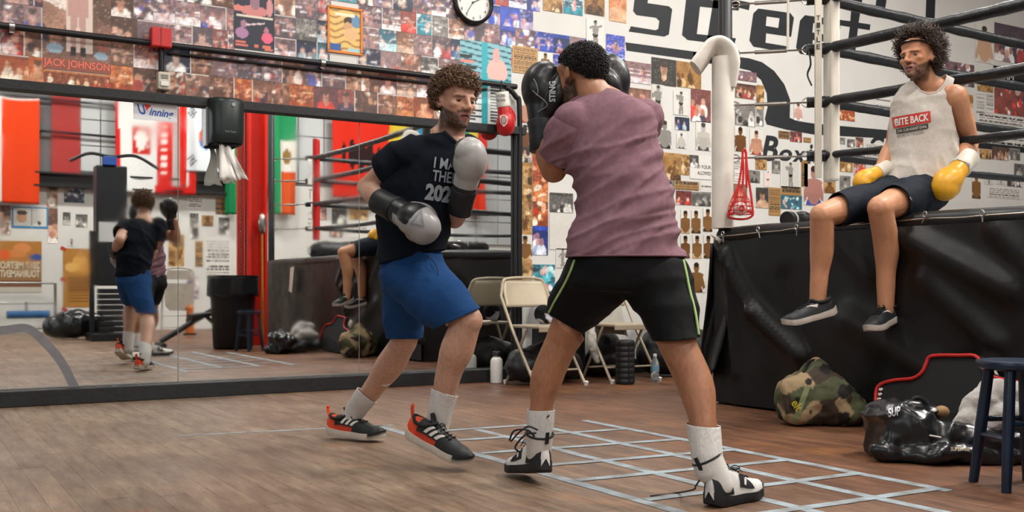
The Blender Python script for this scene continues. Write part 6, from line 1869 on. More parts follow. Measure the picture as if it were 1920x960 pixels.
# white and black boxing boots
def boot_col(t, a, z):
    return lin('d0cdc8')
def boot_sole(t, z): return lin('17181a') if t < .9 else lin('1c1c1e')
M_bblk = pm('black_suede', '15161a', .7)
M_bwht = pm('white_boot_leather', 'd0cdc8', .5, var=.05, bump=.1, bs=40)
def boot(heel, toe, ank, L_, up):
    M = shoe_frame(heel, toe, up)
    s, surf = shoe(manM, M, L_, boot_col, boot_sole, 'boot', 'boxing_boot', laces='17181a', wh=1.02)
    for f in ((lambda a: a), (lambda a: 1 - a)):
        shoe_patch('heel_panel', surf, M, [(.0, f(.02)), (.30, f(.02)), (.20, f(.30)), (.0, f(.40))], M_bblk, s)
        shoe_patch('side_panel', surf, M, [(.42, f(.08)), (.66, f(.08)), (.58, f(.34)), (.44, f(.30))], M_bblk, s)
        shoe_patch('ankle_panel', surf, M, [(.24, f(.36)), (.36, f(.32)), (.38, f(.44)), (.26, f(.47))], M_bblk, s)
        shoe_patch('emblem', surf, M, [(.49, f(.13)), (.52, f(.12)), (.56, f(.27)), (.53, f(.28))], M_bwht, s, off=.004)
    shaft0 = M @ Vector((.055, 0, .07)); d_ = (ank - shaft0)
    pts = [shaft0 - d_ * .05, shaft0 + d_ * .3, shaft0 + d_ * .65, ank]
    sf = garment('shaft', manM, [limb(pts, [.045, .048, .050, .052], 20)], [(ank - d_ * .0, d_.normalized(), None, .12)], 'd0cdc8', vox=.006, it=2, m=M_bwht, th=.004)
    sf.parent = s; sf.matrix_parent_inverse = mworld(s).inverted()
    obj('rim', MB().tube([ank - d_.normalized() * .002 + basis(d_, FW) @ Vector((math.cos(a) * .0505, 0, math.sin(a) * .0505)) for a in [k / 14 * 6.283 for k in range(14)]], .0045, 6, closed=True), M_bblk, s)
    back = (-(toe - heel).normalized()); back = (back - d_.normalized() * back.dot(d_.normalized())).normalized()
    pl = ank + back * .0545
    obj('pull_tab', MB().box(pl + d_ * .02, (.014, .004, .045), basis(back, d_)), M_bblk, s)
    bt = bvh_of(sf.data); side_ = back.cross(d_.normalized())
    return s, sf
hL_, tL_ = P(1023, 884, 3.76), G(962, 888, .004)
hL_.z = .05
bt1, sf1 = boot(hL_, tL_, P(1012, 812, 3.80), .285, UP + FW * .2)
hR_, tR_ = G(1330, 950, .004), G(1330, 950, .004) + (RT * .66 + FW * .62 - UP * .002) * .29
bt2, sf2 = boot(hR_, tR_, P(1325, 858, 3.425), .285, UP)
for pts in (((1008, 806, 3.76), (990, 800, 3.74), (972, 812, 3.76), (958, 828, 3.78)), ((1005, 812, 3.76), (985, 815, 3.74), (966, 838, 3.76), (975, 848, 3.77)), ((1002, 818, 3.76), (988, 806, 3.73), (964, 808, 3.74), (955, 826, 3.76))):
    obj('loose_lace', MB().tube(spline([P(*p) for p in pts], 6), .0035, 6), M_bblk, bt1)
obj('loose_lace', MB().tube(spline([P(1312, 900, 3.36), P(1304, 912, 3.36), P(1300, 918, 3.38), P(1270, 924, 3.62), P(1220, 930, 3.57)], 6), .003, 6), M_bblk, bt2)
# black gloves
def stcol(x, y, z): return lin('101113')
Mg = frame_at(P(1017, 236, 3.84), UP * .99 - RT * .06 + FW * .08, -RT * .75 - FW * .35)
gA, cA = glove(manM, Mg, 1, stcol, blackcuff, s=1.12)
bgA = bvh_of(gA.data)
wrap_text('glove_text', 'STING', P(1041, 191, 3.6), UP, -RT, bgA, ink('b9b9b9'), gA, .03, bold=.03, fit=.072, off=.003)
for pts in (((985, 132), (998, 150), (1002, 172), (993, 184)), ((980, 168), (995, 178), (1002, 192), (998, 205))):
    q = [bgA.find_nearest(P(u, v, 3.72))[0] - FW * .002 for u, v in pts]; obj('stitching', MB().tube(spline(q, 6), .0016, 5), ink('8a8a8a'), gA)
Mg = frame_at(P(1158, 212, 4.02), UP * .97 - RT * .12 + FW * .05, RT * .9 + FW * .1)
glove(manM, Mg, -1, stcol, blackcuff, s=1.08)

# ------------------------------------------------------------------ man sitting on the ring edge
PK[0] = 1.06
manS = thing('person', 'curly-haired man in a white tank top sitting on the ring edge with yellow gloves', 'person', P(1712, 385, 5.3))
fdS = (-RT * .78 - FW * .62 + UP * .03).normalized()
MhS = frame_at(P(1721, 108, 5.16), fdS, UP - RT * .10) @ Matrix.Scale(1.04, 4)
s1, e1, w1 = P(1790, 182, 5.17), P(1819, 264, 5.26), P(1806, 308, 5.12)
s2, e2, w2 = P(1694, 196, 5.38), P(1674, 272, 5.42), P(1652, 316, 5.22)
k1, m1, l1, a1 = P(1541, 404, 4.98), P(1541, 466, 5.02), P(1536, 520, 5.03), P(1532, 578, 5.03)
k2, m2, l2, a2 = P(1650, 390, 4.90), P(1662, 460, 4.96), P(1661, 520, 4.98), P(1661, 582, 4.98)
parts = [xf(p, MhS) for p in head_parts()] + [limb([P(1741, 178, 5.25), P(1733, 155, 5.21), P(1724, 128, 5.18)], [.078, .066, .058], 18), limb([P(1733, 152, 5.22), P(1785, 180, 5.18)], [.055, .055], 14), limb([P(1733, 155, 5.24), P(1696, 190, 5.36)], [.055, .052], 14),
    sil([(166, 1718, 1768, 5.25, .06), (182, 1695, 1790, 5.25, .095), (215, 1684, 1786, 5.26, .115), (260, 1686, 1784, 5.27, .11), (310, 1682, 1778, 5.28, .115), (350, 1672, 1772, 5.29, .13), (378, 1675, 1768, 5.30, .12)]),
    limb([s1, s1.lerp(e1, .5), e1], [.068, .057, .045], 18), limb([e1, e1.lerp(w1, .35), w1], [.046, .05, .034], 18), limb([s2, s2.lerp(e2, .5), e2], [.062, .052, .042], 18), limb([e2, e2.lerp(w2, .35), w2], [.042, .046, .034], 18),
    limb([P(1690, 368, 5.27), P(1610, 384, 5.12), k1], [.10, .088, .063], 18), limb([P(1738, 368, 5.24), P(1692, 376, 5.06), k2], [.10, .088, .064], 18),
    shin(k1, m1, l1, a1, .060, .061, .046, .040), shin(k2, m2, l2, a2, .062, .064, .048, .041)]
bdyS = body(manS, parts, MhS, 'b4805f', '2a1d15', '8f5d50', .92, '261a13')
eyes(manS, MhS, (.1, 1, .0))
def hlS(x, y, z):
    if y > .6: return z > .62
    if y > .05: return z > -.15 + 1.0 * (y - .05)
    return z > -.75 + .3 * max(0, y + .4)
curly_hair(manS, MhS, 1700, lambda d: .038 + .014 * max(0, d.z) + .016 * max(0, -d.y), '3f3026', 9, hlS, curl_r=.0095, tube=.0026, frizz=.45, drop=.4)
# headband
hb = [MhS @ (Vector((0, -.012, .052)) + Vector((math.sin(a) * .084, math.cos(a) * .104, .014 * math.cos(a) + .002))) for a in [k / 28 * 6.283 for k in range(28)]]
hbo = obj('headband', MB().tube(hb, .014, 8, closed=True, flat=.35), pm('black_headband', '131314', .7), manS)
def swoosh(scale):
    top = [(0, .0), (.02, -.018), (.05, -.012), (.16, .045)]; bot_ = [(.16, .045), (.05, -.032), (.02, -.045), (-.012, -.025)]
    t_ = spline([Vector((x, y, 0)) for x, y in top], 5); b2 = spline([Vector((x, y, 0)) for x, y in bot_], 5)
    return [(p.x * scale, p.y * scale) for p in t_ + b2[1:]]
bvh_hb = bvh_of(hbo.data)
sw = swoosh(.2); wrap_polys('swoosh', sw, [tuple(range(len(sw)))], P(1696, 74, 5.0), RT, UP, bvh_hb, ink('d8d5d0'), hbo, .002, .02)
white = lambda p: arr('bdb6ad') * (1 + .08 * noise.noise(p * 9))
def keep_flat(c, r): return lambda p: min(1.0, max(0.0, ((p - c).length - r) / .08))
mkS = keep_flat(P(1712, 240, 5.14), .10)
tank = garment('tank_top', manS, [sil([(146, 1716, 1768, 5.23, .06), (155, 1698, 1784, 5.235, .085), (168, 1686, 1790, 5.24, .105), (184, 1679, 1791, 5.25, .118), (215, 1674, 1790, 5.26, .130), (260, 1671, 1794, 5.27, .132), (300, 1665, 1794, 5.28, .14), (335, 1650, 1786, 5.28, .15), (360, 1646, 1780, 5.28, .155)], 3.0)],
    [(P(1690, 340, 5.28), -UP * .98 + RT * .05, None, .3)], white,
    vox=.008, it=3, folds=[(RT * .8 + UP * .5, UP * .8 - RT * .5, 8, .25, 3.9, .012, mkS), (UP, RT, 10, .25, 7.7, .008, mkS)], fbmamp=.006, fr=7)
cut_poly(tank.data, [(1702, 130, 5.25), (1703, 164, 5.25), (1710, 177, 5.25), (1724, 184, 5.25), (1740, 180, 5.25), (1754, 166, 5.25), (1763, 148, 5.25), (1768, 130, 5.25)])
cut_poly(tank.data, [(1784, 138, 5.25), (1766, 176, 5.25), (1766, 215, 5.25), (1778, 252, 5.25), (1797, 279, 5.25), (1835, 279, 5.25), (1835, 138, 5.25)])
rim('armhole_rim', tank.data, P(1775, 215, 5.16), .16, .0035, pm('white_rib', 'c2bbb1', .9), tank)
bvT = bvh_of(tank.data)
rim('neck_rim', tank.data, P(1735, 163, 5.22), .14, .004, pm('white_rib', 'c2bbb1', .9), tank)
ux_ = (RT * .98 + UP * .17).normalized(); uy_ = (UP * .98 - RT * .12).normalized()
org = P(1675, 241, 5.05)
wrap_polys('print_box', [(0, 0), (.198, .0), (.201, .058), (-.003, .058)], [(0, 1, 2, 3)], org, ux_, uy_, bvT, ink('b8342a'), tank, .005)
wrap_text('shirt_print', 'BITE BACK', org + ux_ * .012 + uy_ * .012, ux_, uy_, bvT, ink('d8d2ca'), tank, .05, bold=.03, fit=.175, off=.008, shear=.1)
wrap_polys('print_bar', [(.012, -.03), (.18, -.03), (.182, -.006), (.012, -.006)], [(0, 1, 2, 3)], org, ux_, uy_, bvT, ink('26221f'), tank, .005)
wrap_text('shirt_print', 'OUR CLUB AGAINST DYING', org + ux_ * .018 + uy_ * -.025, ux_, uy_, bvT, ink('cfc9c0'), tank, .02, fit=.155, off=.008)
wrap_text('shirt_print', 'BEFORE TO THE DEGREE', org + ux_ * .015 + uy_ * -.05, ux_, uy_, bvT, ink('4a4541'), tank, .018, fit=.14, off=.005)
shortsS = garment('shorts', manS, [sil([(318, 1675, 1772, 5.29, .125), (345, 1662, 1782, 5.29, .14), (372, 1664, 1778, 5.30, .135)])],
    [(P(1720, 330, 5.29), UP, None, .25)], '131a24',
    extra=[([limb([P(1705, 360, 5.28), P(1625, 379, 5.13), P(1578, 391, 5.045), P(1545, 400, 4.98)], [.115, .102, .088, .084], 22)], [(P(1568, 393, 5.03), (P(1541, 404, 4.98) - P(1625, 379, 5.13)) + UP * .06, None, .2)]),
           ([limb([P(1740, 359, 5.25), P(1703, 371, 5.08), P(1682, 378, 5.0), P(1655, 388, 4.91)], [.115, .102, .090, .086], 22)], [(P(1675, 379, 4.98), (P(1650, 388, 4.9) - P(1703, 371, 5.08)), None, .2)])],
    folds=[(RT, UP, 9, .3, 4.2, .006), (RT * .6 + UP * .8, RT * .8 - UP * .6, 7, .3, 1.2, .005)], fbmamp=.005, fr=9, m=blk_s)
bvSS = bvh_of(shortsS.data)
sw = swoosh(.42); wrap_polys('swoosh', [(x, -y) for x, y in sw][::-1], [tuple(range(len(sw)))], P(1691, 360, 4.9), RT * .9 - UP * .4, UP * .9 + RT * .4, bvSS, ink('bfc4c8'), shortsS, .008, .02)
lin_v = [P(1707, 392, 5.02), P(1716, 396, 5.06), P(1733, 383, 5.14), P(1730, 368, 5.14), P(1714, 376, 5.06)]
obj('lining', MB().poly(lin_v, FW * .004), pm('green_lining', '8fbf78', .8), shortsS)
tuck(bdyS, [shortsS, tank], [(e1, w1, .07), (e2, w2, .07), (s1, e1, .085), (P(1738, 168, 5.25), P(1724, 128, 5.18), .085)])
# black trainers
def ncol(t, a, z): return lin('232629') if .2 < t < .9 else lin('191b1d')
def nsole(t, z): return lin('bdb4a9')
def trainer(heel, toe, up):
    M = shoe_frame(heel, toe, up)
    s, surf = shoe(manS, M, .29, ncol, nsole, 'trainer', laces='141516') if False else shoe(manS, M, .29, ncol, nsole, 'runner', 'trainer', laces='121314')
    for f in ((lambda a: a), (lambda a: 1 - a)):
        shoe_patch('swoosh', surf, M, [(.30, f(.24)), (.36, f(.14)), (.56, f(.34)), (.38, f(.24))], M_str, s)
    obj('collar_rim', MB().tube(spline([M @ Vector(v) for v in ((.012, 0, .092), (.04, .031, .083), (.085, .034, .086), (.11, .012, .10), (.11, -.012, .10), (.085, -.034, .086), (.04, -.031, .083))], 4, True), .009, 8, closed=True), MATS['black_collar'], s)
trainer(P(1568, 589, 5.03), P(1464, 617, 5.0), UP)
trainer(P(1682, 600, 5.04), P(1626, 628, 4.86), UP + FW * .1)
# yellow gloves with white cuffs
ycol = lambda x, y, z: lin('d59a1e')
cufw = pm('white_glove_cuff', 'c9c2b4', .5)
Mg = frame_at(P(1803, 312, 5.12), P(1768, 350, 5.04) - P(1803, 312, 5.12), -RT * .5 + UP * .5 - FW * .6)
gY, cY = glove(manS, Mg, 1, ycol, cufw, s=1.12)
bvY = bvh_of(cY.data)
wrap_polys('cuff_patch', [(0, 0), (.075, 0), (.075, .045), (0, .045)], [(0, 1, 2, 3)], P(1788, 313, 5.0), RT * .9 - UP * .35, UP * .9 + RT * .35, bvY, ink('7f93a0'), cY, .003, .012)
wrap_text('cuff_text', 'NECALLI', P(1791, 309, 5.0), RT * .9 - UP * .35, UP * .9 + RT * .35, bvY, ink('2a3f55'), cY, .026, bold=.03, fit=.06, off=.006)
Mg = frame_at(P(1648, 322, 5.20), P(1610, 342, 5.14) - P(1648, 322, 5.20), UP)
glove(manS, Mg, 1, ycol, cufw, s=.84)

PK[0] = 1.0
# =================================================================== the far side of the gym (seen in the mirror)
M_clad = pm('grey_cladding', '5d5e60', .7, var=.15, vs=3)
M_beam = pm('black_steel_beam', '1a1b1d', .5, .3, var=.2)
obj('upper_cladding', MB().span((XL, YB - .01, 2.62), (XR, YB + .012, ZC)), M_clad, wall_front)
def mx(u, y=YB): return MY(u, 400, y).x
def mz(u, v, y=YB): return MY(u, v, y).z
bm_ = MB(); bx0, bx1 = 0.6, mx(540)
bm_.span((bx0, YB, 2.58), (bx1, YB + .2, 2.61)); bm_.span((bx0, YB, 2.37), (bx1, YB + .2, 2.40)); bm_.span((bx0, YB + .08, 2.40), (bx1, YB + .10, 2.58))
tag(obj('trim_4', bm_, M_beam), kind='structure')
# panelled doors high on the wall
M_pan = pm('white_door_panel', 'b9bbbc', .5, var=.05, vs=2)
def panels(name, label, u0, u1, za, zb, nx, nz, m, cat):
    x0, x1 = mx(u0), mx(u1)
    t = thing(name, label, cat, ((x0 + x1) / 2, YB + .03, za))
    for i in range(nx):
        for j in range(nz):
            a = x0 + (x1 - x0) * i / nx; b_ = x0 + (x1 - x0) * (i + 1) / nx; c = za + (zb - za) * j / nz; d = za + (zb - za) * (j + 1) / nz
            obj('panel', MB().span((a + .008, YB + .0135, c + .008), (b_ - .008, YB + .035, d - .008), .006), m, t)
    return t
panels('overhead_door', 'white panelled overhead door above the poster wall beside the red banner', 150, 262, 2.66, 4.4, 3, 4, M_pan, 'door')
panels('overhead_door', 'white panelled overhead door behind the red eagle flags', 508, 700, 2.66, 4.4, 4, 4, M_pan, 'door')
panels('overhead_door', 'white panelled overhead door at the far right of the flag wall', 850, 1010, 1.6, 4.4, 4, 6, M_pan, 'door')
for u0, u1, v0, v1, lb in ((96, 150, 172, 328, 'plain red banner hung high beside the white overhead door'),):
    t = obj('banner', MB().span((mx(u0), YB + .03, mz(120, v1)), (mx(u1), YB + .045, mz(120, v0)), .004), pm('red_banner', '9c2420', .6, var=.1, vs=3)); tag(t, lb, 'banner')
# rails across the upper wall
for k, (va, ua, ub) in enumerate(((190, 60, 210), (250, 75, 225))):
    r_ = obj('wall_rail', MB().tube([(mx(ua), YB + .12, mz(120, va)), (mx(ub), YB + .12, mz(120, va) - .02)], .02, 8).tube([(mx(ua), YB, mz(120, va)), (mx(ua), YB + .12, mz(120, va))], .014, 8).tube([(mx(ub), YB, mz(120, va) - .02), (mx(ub), YB + .12, mz(120, va) - .02)], .014, 8), M_beam)
    tag(r_, ('upper' if k == 0 else 'lower') + ' black steel rail across the grey cladding near the orange flag', 'rail')

# ---- flags
def flag(label, u0, v0, u1, v1, colf, y=YB + .22, wave=.035, taper=0.0, nx=40, ny=40, seed=0, name='flag'):
    x0, x1 = mx(u0, y), mx(u1, y); um = (u0 + u1) / 2
    z0, z1 = mz(um, v1, y), mz(um, v0, y)
    V = []; cols = []
    for j in range(ny + 1):
        t = j / ny
        for i in range(nx + 1):
            s = i / nx
            w = 1 - taper * (1 - t)
            x = (x0 + x1) / 2 + (x1 - x0) * (s - .5) * w
            sag = .03 * math.sin(math.pi * s) * t
            V.append((x, y + wave * (math.sin(s * 11 + seed) * .6 + math.sin(s * 5 + t * 2 + seed)) * (1.1 - .6 * t), z0 + (z1 - z0) * t - sag))
            cols.append(lin(colf(s, t)))
    Fc = [(j * (nx + 1) + i, j * (nx + 1) + i + 1, (j + 1) * (nx + 1) + i + 1, (j + 1) * (nx + 1) + i) for j in range(ny) for i in range(nx)]
    t = thing(name, label, 'flag', ((x0 + x1) / 2, y, z0))
    o = obj('cloth', mesh_of(V, Fc, True, np.array(cols)), M_cloth, t); thicken(o, .002)
    obj('hanging_rod', MB().tube([(x0 - .04, y, z1 + .01), (x1 + .04, y, z1 + .01)], .012, 8), M_beam, t)
    for xx in (x0 + .05, x1 - .05): obj('bracket', MB().tube([(xx, YB, z1 + .03), (xx, y, z1 + .01)], .008, 6), M_beam, t)
    return t
flag('orange-red flag with a white edge hanging at the far left of the mirror', -14, 181, 74, 381, lambda s, t: 'd6d2cc' if (s < .2 or t > .985) else 'd2401c', wave=.02)
def polish(s, t):
    # white field with red shield and eagle, red lower edge and red lettered column
    if s < .07 - .03 * t: return 'c22420'
    if s > .93 - .1 * t and t < .9: return 'c4261f' if t < .95 else 'd8d6d2'
    if t < .10 and s > .48: return 'c8211d'
    if .50 < s < .72 - .12 * (1 - t) * 0 and t < .78 and s < .66 + .2 * (1 - t):
        if .55 < s < .63 and (int(t * 24) % 2) and t > .18: return 'e0dcd8'
        return 'c4261f'
    if .2 < s < .45 and .42 < t < .72:
        e = ((s - .33) / .085) ** 2 + ((t - .57) / .11) ** 2
        return 'ded9d4' if e < 1 + .5 * math.sin(s * 90) * math.cos(t * 70) else 'bd2a22'
    return 'd6d6d4'
flag('white and red flag with an eagle shield and lettering above the dark tower', 216, 186, 366, 362, polish, wave=.04, seed=2)
def korean(s, t):
    dx, dy = (s - .55) / .20, (t - .48) / .16
    if dx * dx + dy * dy < 1: return 'cf5a3c' if dy > .25 * math.sin(dx * 3) else '2f66b0'
    for cx, cy, rt in ((.2, .16, .6), (.86, .16, -.6), (.2, .84, -.6), (.86, .84, .6)):
        a, b_ = s - cx, (t - cy) * 1.2; p = a * math.cos(rt) + b_ * math.sin(rt); q = -a * math.sin(rt) + b_ * math.cos(rt)
        if abs(p) < .08 and abs(q) < .075 and (int((q + .075) / .03) % 2 == 0): return '2a2a2c'
    return 'd0d6da'
flag('white flag with a red and blue circle and black bars', 346, 190, 418, 322, korean, y=YB + .30, wave=.03, seed=4)
flag('narrow flag of red cloth behind the eagle flag', 336, 192, 350, 350, lambda s, t: 'c8281c', y=YB + .40, wave=.03, seed=1)
flag('white and green flag hanging below the dispenser', 424, 190, 446, 402, lambda s, t: '1d7a4a' if t < .34 or s > .7 else 'cfcdc8', wave=.05, seed=5)
flag('green, white and orange flag with an emblem beside the black ring post', 512, 205, 556, 402, lambda s, t: '2a8a58' if (s < .3 or t > .72) else ('c8532a' if t < .42 and s > .3 else ('8a6a3a' if ((s - .6) / .2) ** 2 + ((t - .56) / .07) ** 2 < 1 else 'd4d0c8')), wave=.05, seed=6)
def alb(s, t):
    e = ((s - .5) / .30) ** 2 + ((t - .55) / .17) ** 2
    if e < 1 + .6 * math.sin(s * 40) and (abs(s - .5) > .05 or t < .7): return '2a1a1c'
    return 'c02a1c'
flag('red flag with a dark double eagle behind the ring ropes', 622, 220, 730, 372, alb, wave=.04, seed=7)
flag('yellow and blue flag behind the navy shirt', 728, 228, 806, 330, lambda s, t: '2a86b8' if s > .68 else ('c9b23a' if s > .1 else 'c9a030'), wave=.04, seed=8)
flag('green, yellow and red flag right of the navy shirt', 868, 232, 912, 318, lambda s, t: '3f8f6a' if s < .28 else ('cdb84a' if s < .62 else 'c23a30'), wave=.04, seed=9)
flag('plain red flag low at the right of the mirror', 874, 318, 908, 404, lambda s, t: 'c8351f', wave=.05, seed=3)

# ---- prints on the rear wall
rgm = random.Random(77)
def mprint(u0, v0, u1, v1, k, p_, lb, name='photo_print', cat='photo', C=None, dy=.006, tilt=0.0):
    um, vm = (u0 + u1) / 2, (v0 + v1) / 2
    x0, x1 = mx(u0), mx(u1); z0, z1 = mz(um, v1), mz(um, v0)
    if C is None:
        nx, ny = cells(x1 - x0, z1 - z0, .016); C = picture(k, nx, ny, rgm, p_, (x1 - x0) / (z1 - z0))
    return sheet(name, x0, z0, x1, z1, C, YB + dy, lb, cat, None, 1, tilt), (x0, z0, x1, z1)
x0, x1 = mx(22), mx(90); nx, ny = 34, 26
X, Y = np.meshgrid(np.linspace(0, 1, nx), np.linspace(0, 1, ny)); C = np.zeros((ny, nx, 3)); C[:] = arr('cfcdc6')
C[(X < .06) | (X > .94) | (Y < .1) | (Y > .93)] = arr('2f7fb0'); C[((X - .72) / .14) ** 2 + ((Y - .5) / .26) ** 2 < 1] = arr('c79a78'); C[((X - .72) / .15) ** 2 + ((Y - .72) / .12) ** 2 < 1] = arr('4a4038'); C[(abs(X - .46) < .02)] = arr('8a98a0'); C[((X - .25) / .05) ** 2 + ((Y - .25) / .1) ** 2 < 1] = arr('4a4846')
mprint(22, 388, 90, 428, None, None, 'blue-framed notice with a portrait below the orange flag', 'poster', 'poster', C)
x0, x1 = mx(-4), mx(78); nx, ny = 52, 60
X, Y = np.meshgrid(np.linspace(0, 1, nx), np.linspace(0, 1, ny)); C = np.zeros((ny, nx, 3)); C[:] = arr('a8702c')
C[Y > .9] = arr('cfcabf')
def E2(cx, cy, rx, ry, c): C[((X - cx) / rx) ** 2 + ((Y - cy) / ry) ** 2 < 1] = arr(c)
E2(.45, .78, .2, .09, 'cf8248'); E2(.6, .68, .25, .07, 'c97c44'); E2(.85, .66, .13, .09, 'd8571f'); E2(.12, .62, .16, .06, '2a4a8c'); C[(Y < .52)] = arr('8f6a44'); C[Y < .22] = arr('7a4c30')
C[(Y < .1)] = arr('bdb6aa')
po, pr_ = mprint(-4, 442, 78, 548, None, None, 'ochre tournament poster with two boxers and big cream letters', 'poster', 'poster', C)
xa, za, xb, zb = pr_
for s_, zz_, h_ in (('2017 METRO', .42, .16), ('TOURNAMENT', .27, .16)):
    flat_text('lettering', s_, (xb - .03, YB + .009, za + (zb - za) * zz_), (-1, 0, 0), (0, 0, 1), h_, ink('d8ccb4'), po, bold=.02, fit=(xb - xa) - .06)
x0, x1 = mx(118), mx(176); nx, ny = 36, 60
X, Y = np.meshgrid(np.linspace(0, 1, nx), np.linspace(0, 1, ny)); C = np.zeros((ny, nx, 3)); C[:] = arr('a8742e')
E2(.45, .78, .25, .1, 'd09a50'); E2(.3, .66, .22, .09, 'c98c40'); E2(.7, .68, .24, .08, 'd8a85a'); E2(.45, .9, .1, .06, 'b98040')
for q in range(9): C[(abs(Y - .5 + q * .05) < .012) & (X > .15) & (X < .85)] = arr('6a431c')
tp_, tr_ = mprint(118, 466, 176, 576, None, None, 'ochre boxing poster held up by red tape beside the dark tower', 'poster', 'poster', C)
M_rt = pm('red_tape', 'b02818', .6)
for u, v in ((119, 466), (119, 524), (121, 580)):
    p = MY(u, v, YB + .009); obj('tape_piece', MB().box(p, (.09, .002, .05), Matrix.Rotation(.5, 3, 'Y')), M_rt, tp_)
ml = [(88, 340, 108, 388, 'crowd', 'dark', 'narrow column of dark portraits beside the blue notice'), (90, 390, 108, 456, 'crowd', 'sepia', 'narrow column of brown portraits beside the blue notice'), (120, 352, 158, 380, 'blob', 'navy', 'dark blue landscape print under the steel beam'),
      (118, 398, 132, 422, 'portrait', 'bw', 'small grey portrait on the white sheet'), (142, 402, 164, 426, 'crowd', 'bw', 'small grey group print on the white sheet'), (128, 446, 140, 462, 'figure', 'bw', 'tiny grey figure print above the taped poster'),
      (0, 385, 20, 440, 'crowd', 'sepia', 'brown prints at the far left of the mirror'), (316, 440, 345, 500, 'blob', 'tan', 'faded tan collage beside the folded chair'), (350, 352, 382, 392, 'text', 'bw', 'white page of type under the white flag'), (378, 404, 400, 424, 'portrait', 'tan', 'tan portrait under the white flag'),
      (356, 400, 372, 448, 'crowd', 'bw', 'column of grey prints right of the folded chair'), (384, 446, 432, 520, 'text', 'bw', 'large framed page of columns beside the red column'), (366, 452, 380, 500, 'text', 'tan', 'tan strip of type beside the framed page'), (404, 372, 428, 402, 'text', 'tan', 'tan page near the green flag'),
      (444, 384, 452, 432, 'text', 'bw', 'white strip notice beside the red column'), (410, 408, 430, 440, 'crowd', 'bw', 'grey print above the framed page'), (350, 520, 372, 560, 'blob', 'mauve', 'faded pink and green print behind the bench'),
      (585, 380, 612, 412, 'portrait', 'mauve', 'framed print behind the ring ropes'), (622, 388, 650, 420, 'crowd', 'bw', 'grey print behind the ring ropes, left one'), (655, 385, 690, 412, 'crowd', 'tan', 'tan print behind the ring ropes'), (618, 425, 642, 445, 'crowd', 'sepia', 'brown print just over the ring edge'), (655, 426, 690, 446, 'text', 'bw', 'page of type just over the ring edge')]
for u0, v0, u1, v1, k, p_, lb in ml: mprint(u0, v0, u1, v1, k, p_, lb + ' on the rear wall' if len(lb.split()) < 11 else lb)

# ---- equipment along the rear wall
def foot(u, v): 
    p = MG(u, v); p.y = max(p.y, YB + .35); p.x = MY(u, 400, p.y).x
    return p
M_mach = pm('dark_machine_metal', '1b1e22', .45, .3, var=.15)
p = foot(207, 638)
t = thing('weight_tower', 'dark steel cable tower standing before the ochre posters', 'machine', p)
def tz(v): return MY(207, v, p.y).z
hgt = tz(312)
obj('shroud', MB().span((p.x - .2, p.y - .15, .75), (p.x + .2, p.y + .12, hgt), .02), M_mach, t)
obj('base', MB().span((p.x - .28, p.y - .3, 0), (p.x + .28, p.y + .25, .10), .01), M_mach, t)
for s in (-1, 1): obj('upright', MB().span((p.x + s * .24 - .03, p.y - .03, .1), (p.x + s * .24 + .03, p.y + .03, 1.5)), M_mach, t)
obj('label_plate', MB().span((p.x - .17, p.y + .12, 1.35), (p.x + .17, p.y + .128, 1.62)), M_pan, t)
for k in range(8): obj('weight_plate', MB().span((p.x - .16, p.y - .1, .12 + k * .075), (p.x + .16, p.y + .1, .185 + k * .075), .008), M_mach, t)
obj('handle_bar', MB().tube(spline([(p.x - .55, p.y + .2, hgt + .02), (p.x - .3, p.y + .18, hgt + .14), (p.x, p.y + .1, hgt + .12), (p.x + .3, p.y + .18, hgt + .14), (p.x + .6, p.y + .2, hgt - .02)], 5), .022, 8), M_mach, t)
obj('lever', MB().span((p.x - .12, p.y + .05, hgt), (p.x + .06, p.y + .16, hgt + .12), .01), pm('blue_cap', '1d4a98', .5), t)
# steel rack with a blue roll
p = foot(50, 612)
t = thing('leg_rack', 'chrome tube rack with a blue foam roll at the far left of the mirror', 'rack', p)
for s in (-1, 1): obj('post', MB().tube([(p.x + s * .42, p.y, 0), (p.x + s * .42, p.y, .80)], .022, 8), M_steel, t)
for z in (.08, .48, .80): obj('rail', MB().tube([(p.x - .42, p.y, z), (p.x + .42, p.y, z)], .018, 8), M_steel, t)
M_bf = pm('blue_foam', '1c5486', .7)
obj('foam_roll', MB().tube([(p.x - .30, p.y + .15, .30), (p.x + .32, p.y + .15, .30)], .062, 14), M_bf, t)
obj('arm', MB().tube([(p.x - .02, p.y, .30), (p.x - .02, p.y + .15, .30), (p.x - .02, p.y + .15, .5)], .016, 8), M_steel, t)
obj('foot_pad', MB().span((p.x + .25, p.y + .18, .03), (p.x + .68, p.y + .5, .11), .01), M_bf, t)
p = foot(148, 636)
blob_thing('gym_bag', 'shiny black holdall on the floor before the taped ochre poster', 'bag', [limb([(p.x - .32, p.y, .16), (p.x, p.y, .22), (p.x + .35, p.y, .16)], [.14, .2, .14]), ellipsoid((p.x, p.y, .3), (.22, .14, .12))], .02, M_gloss, amp=.04, fr=4)
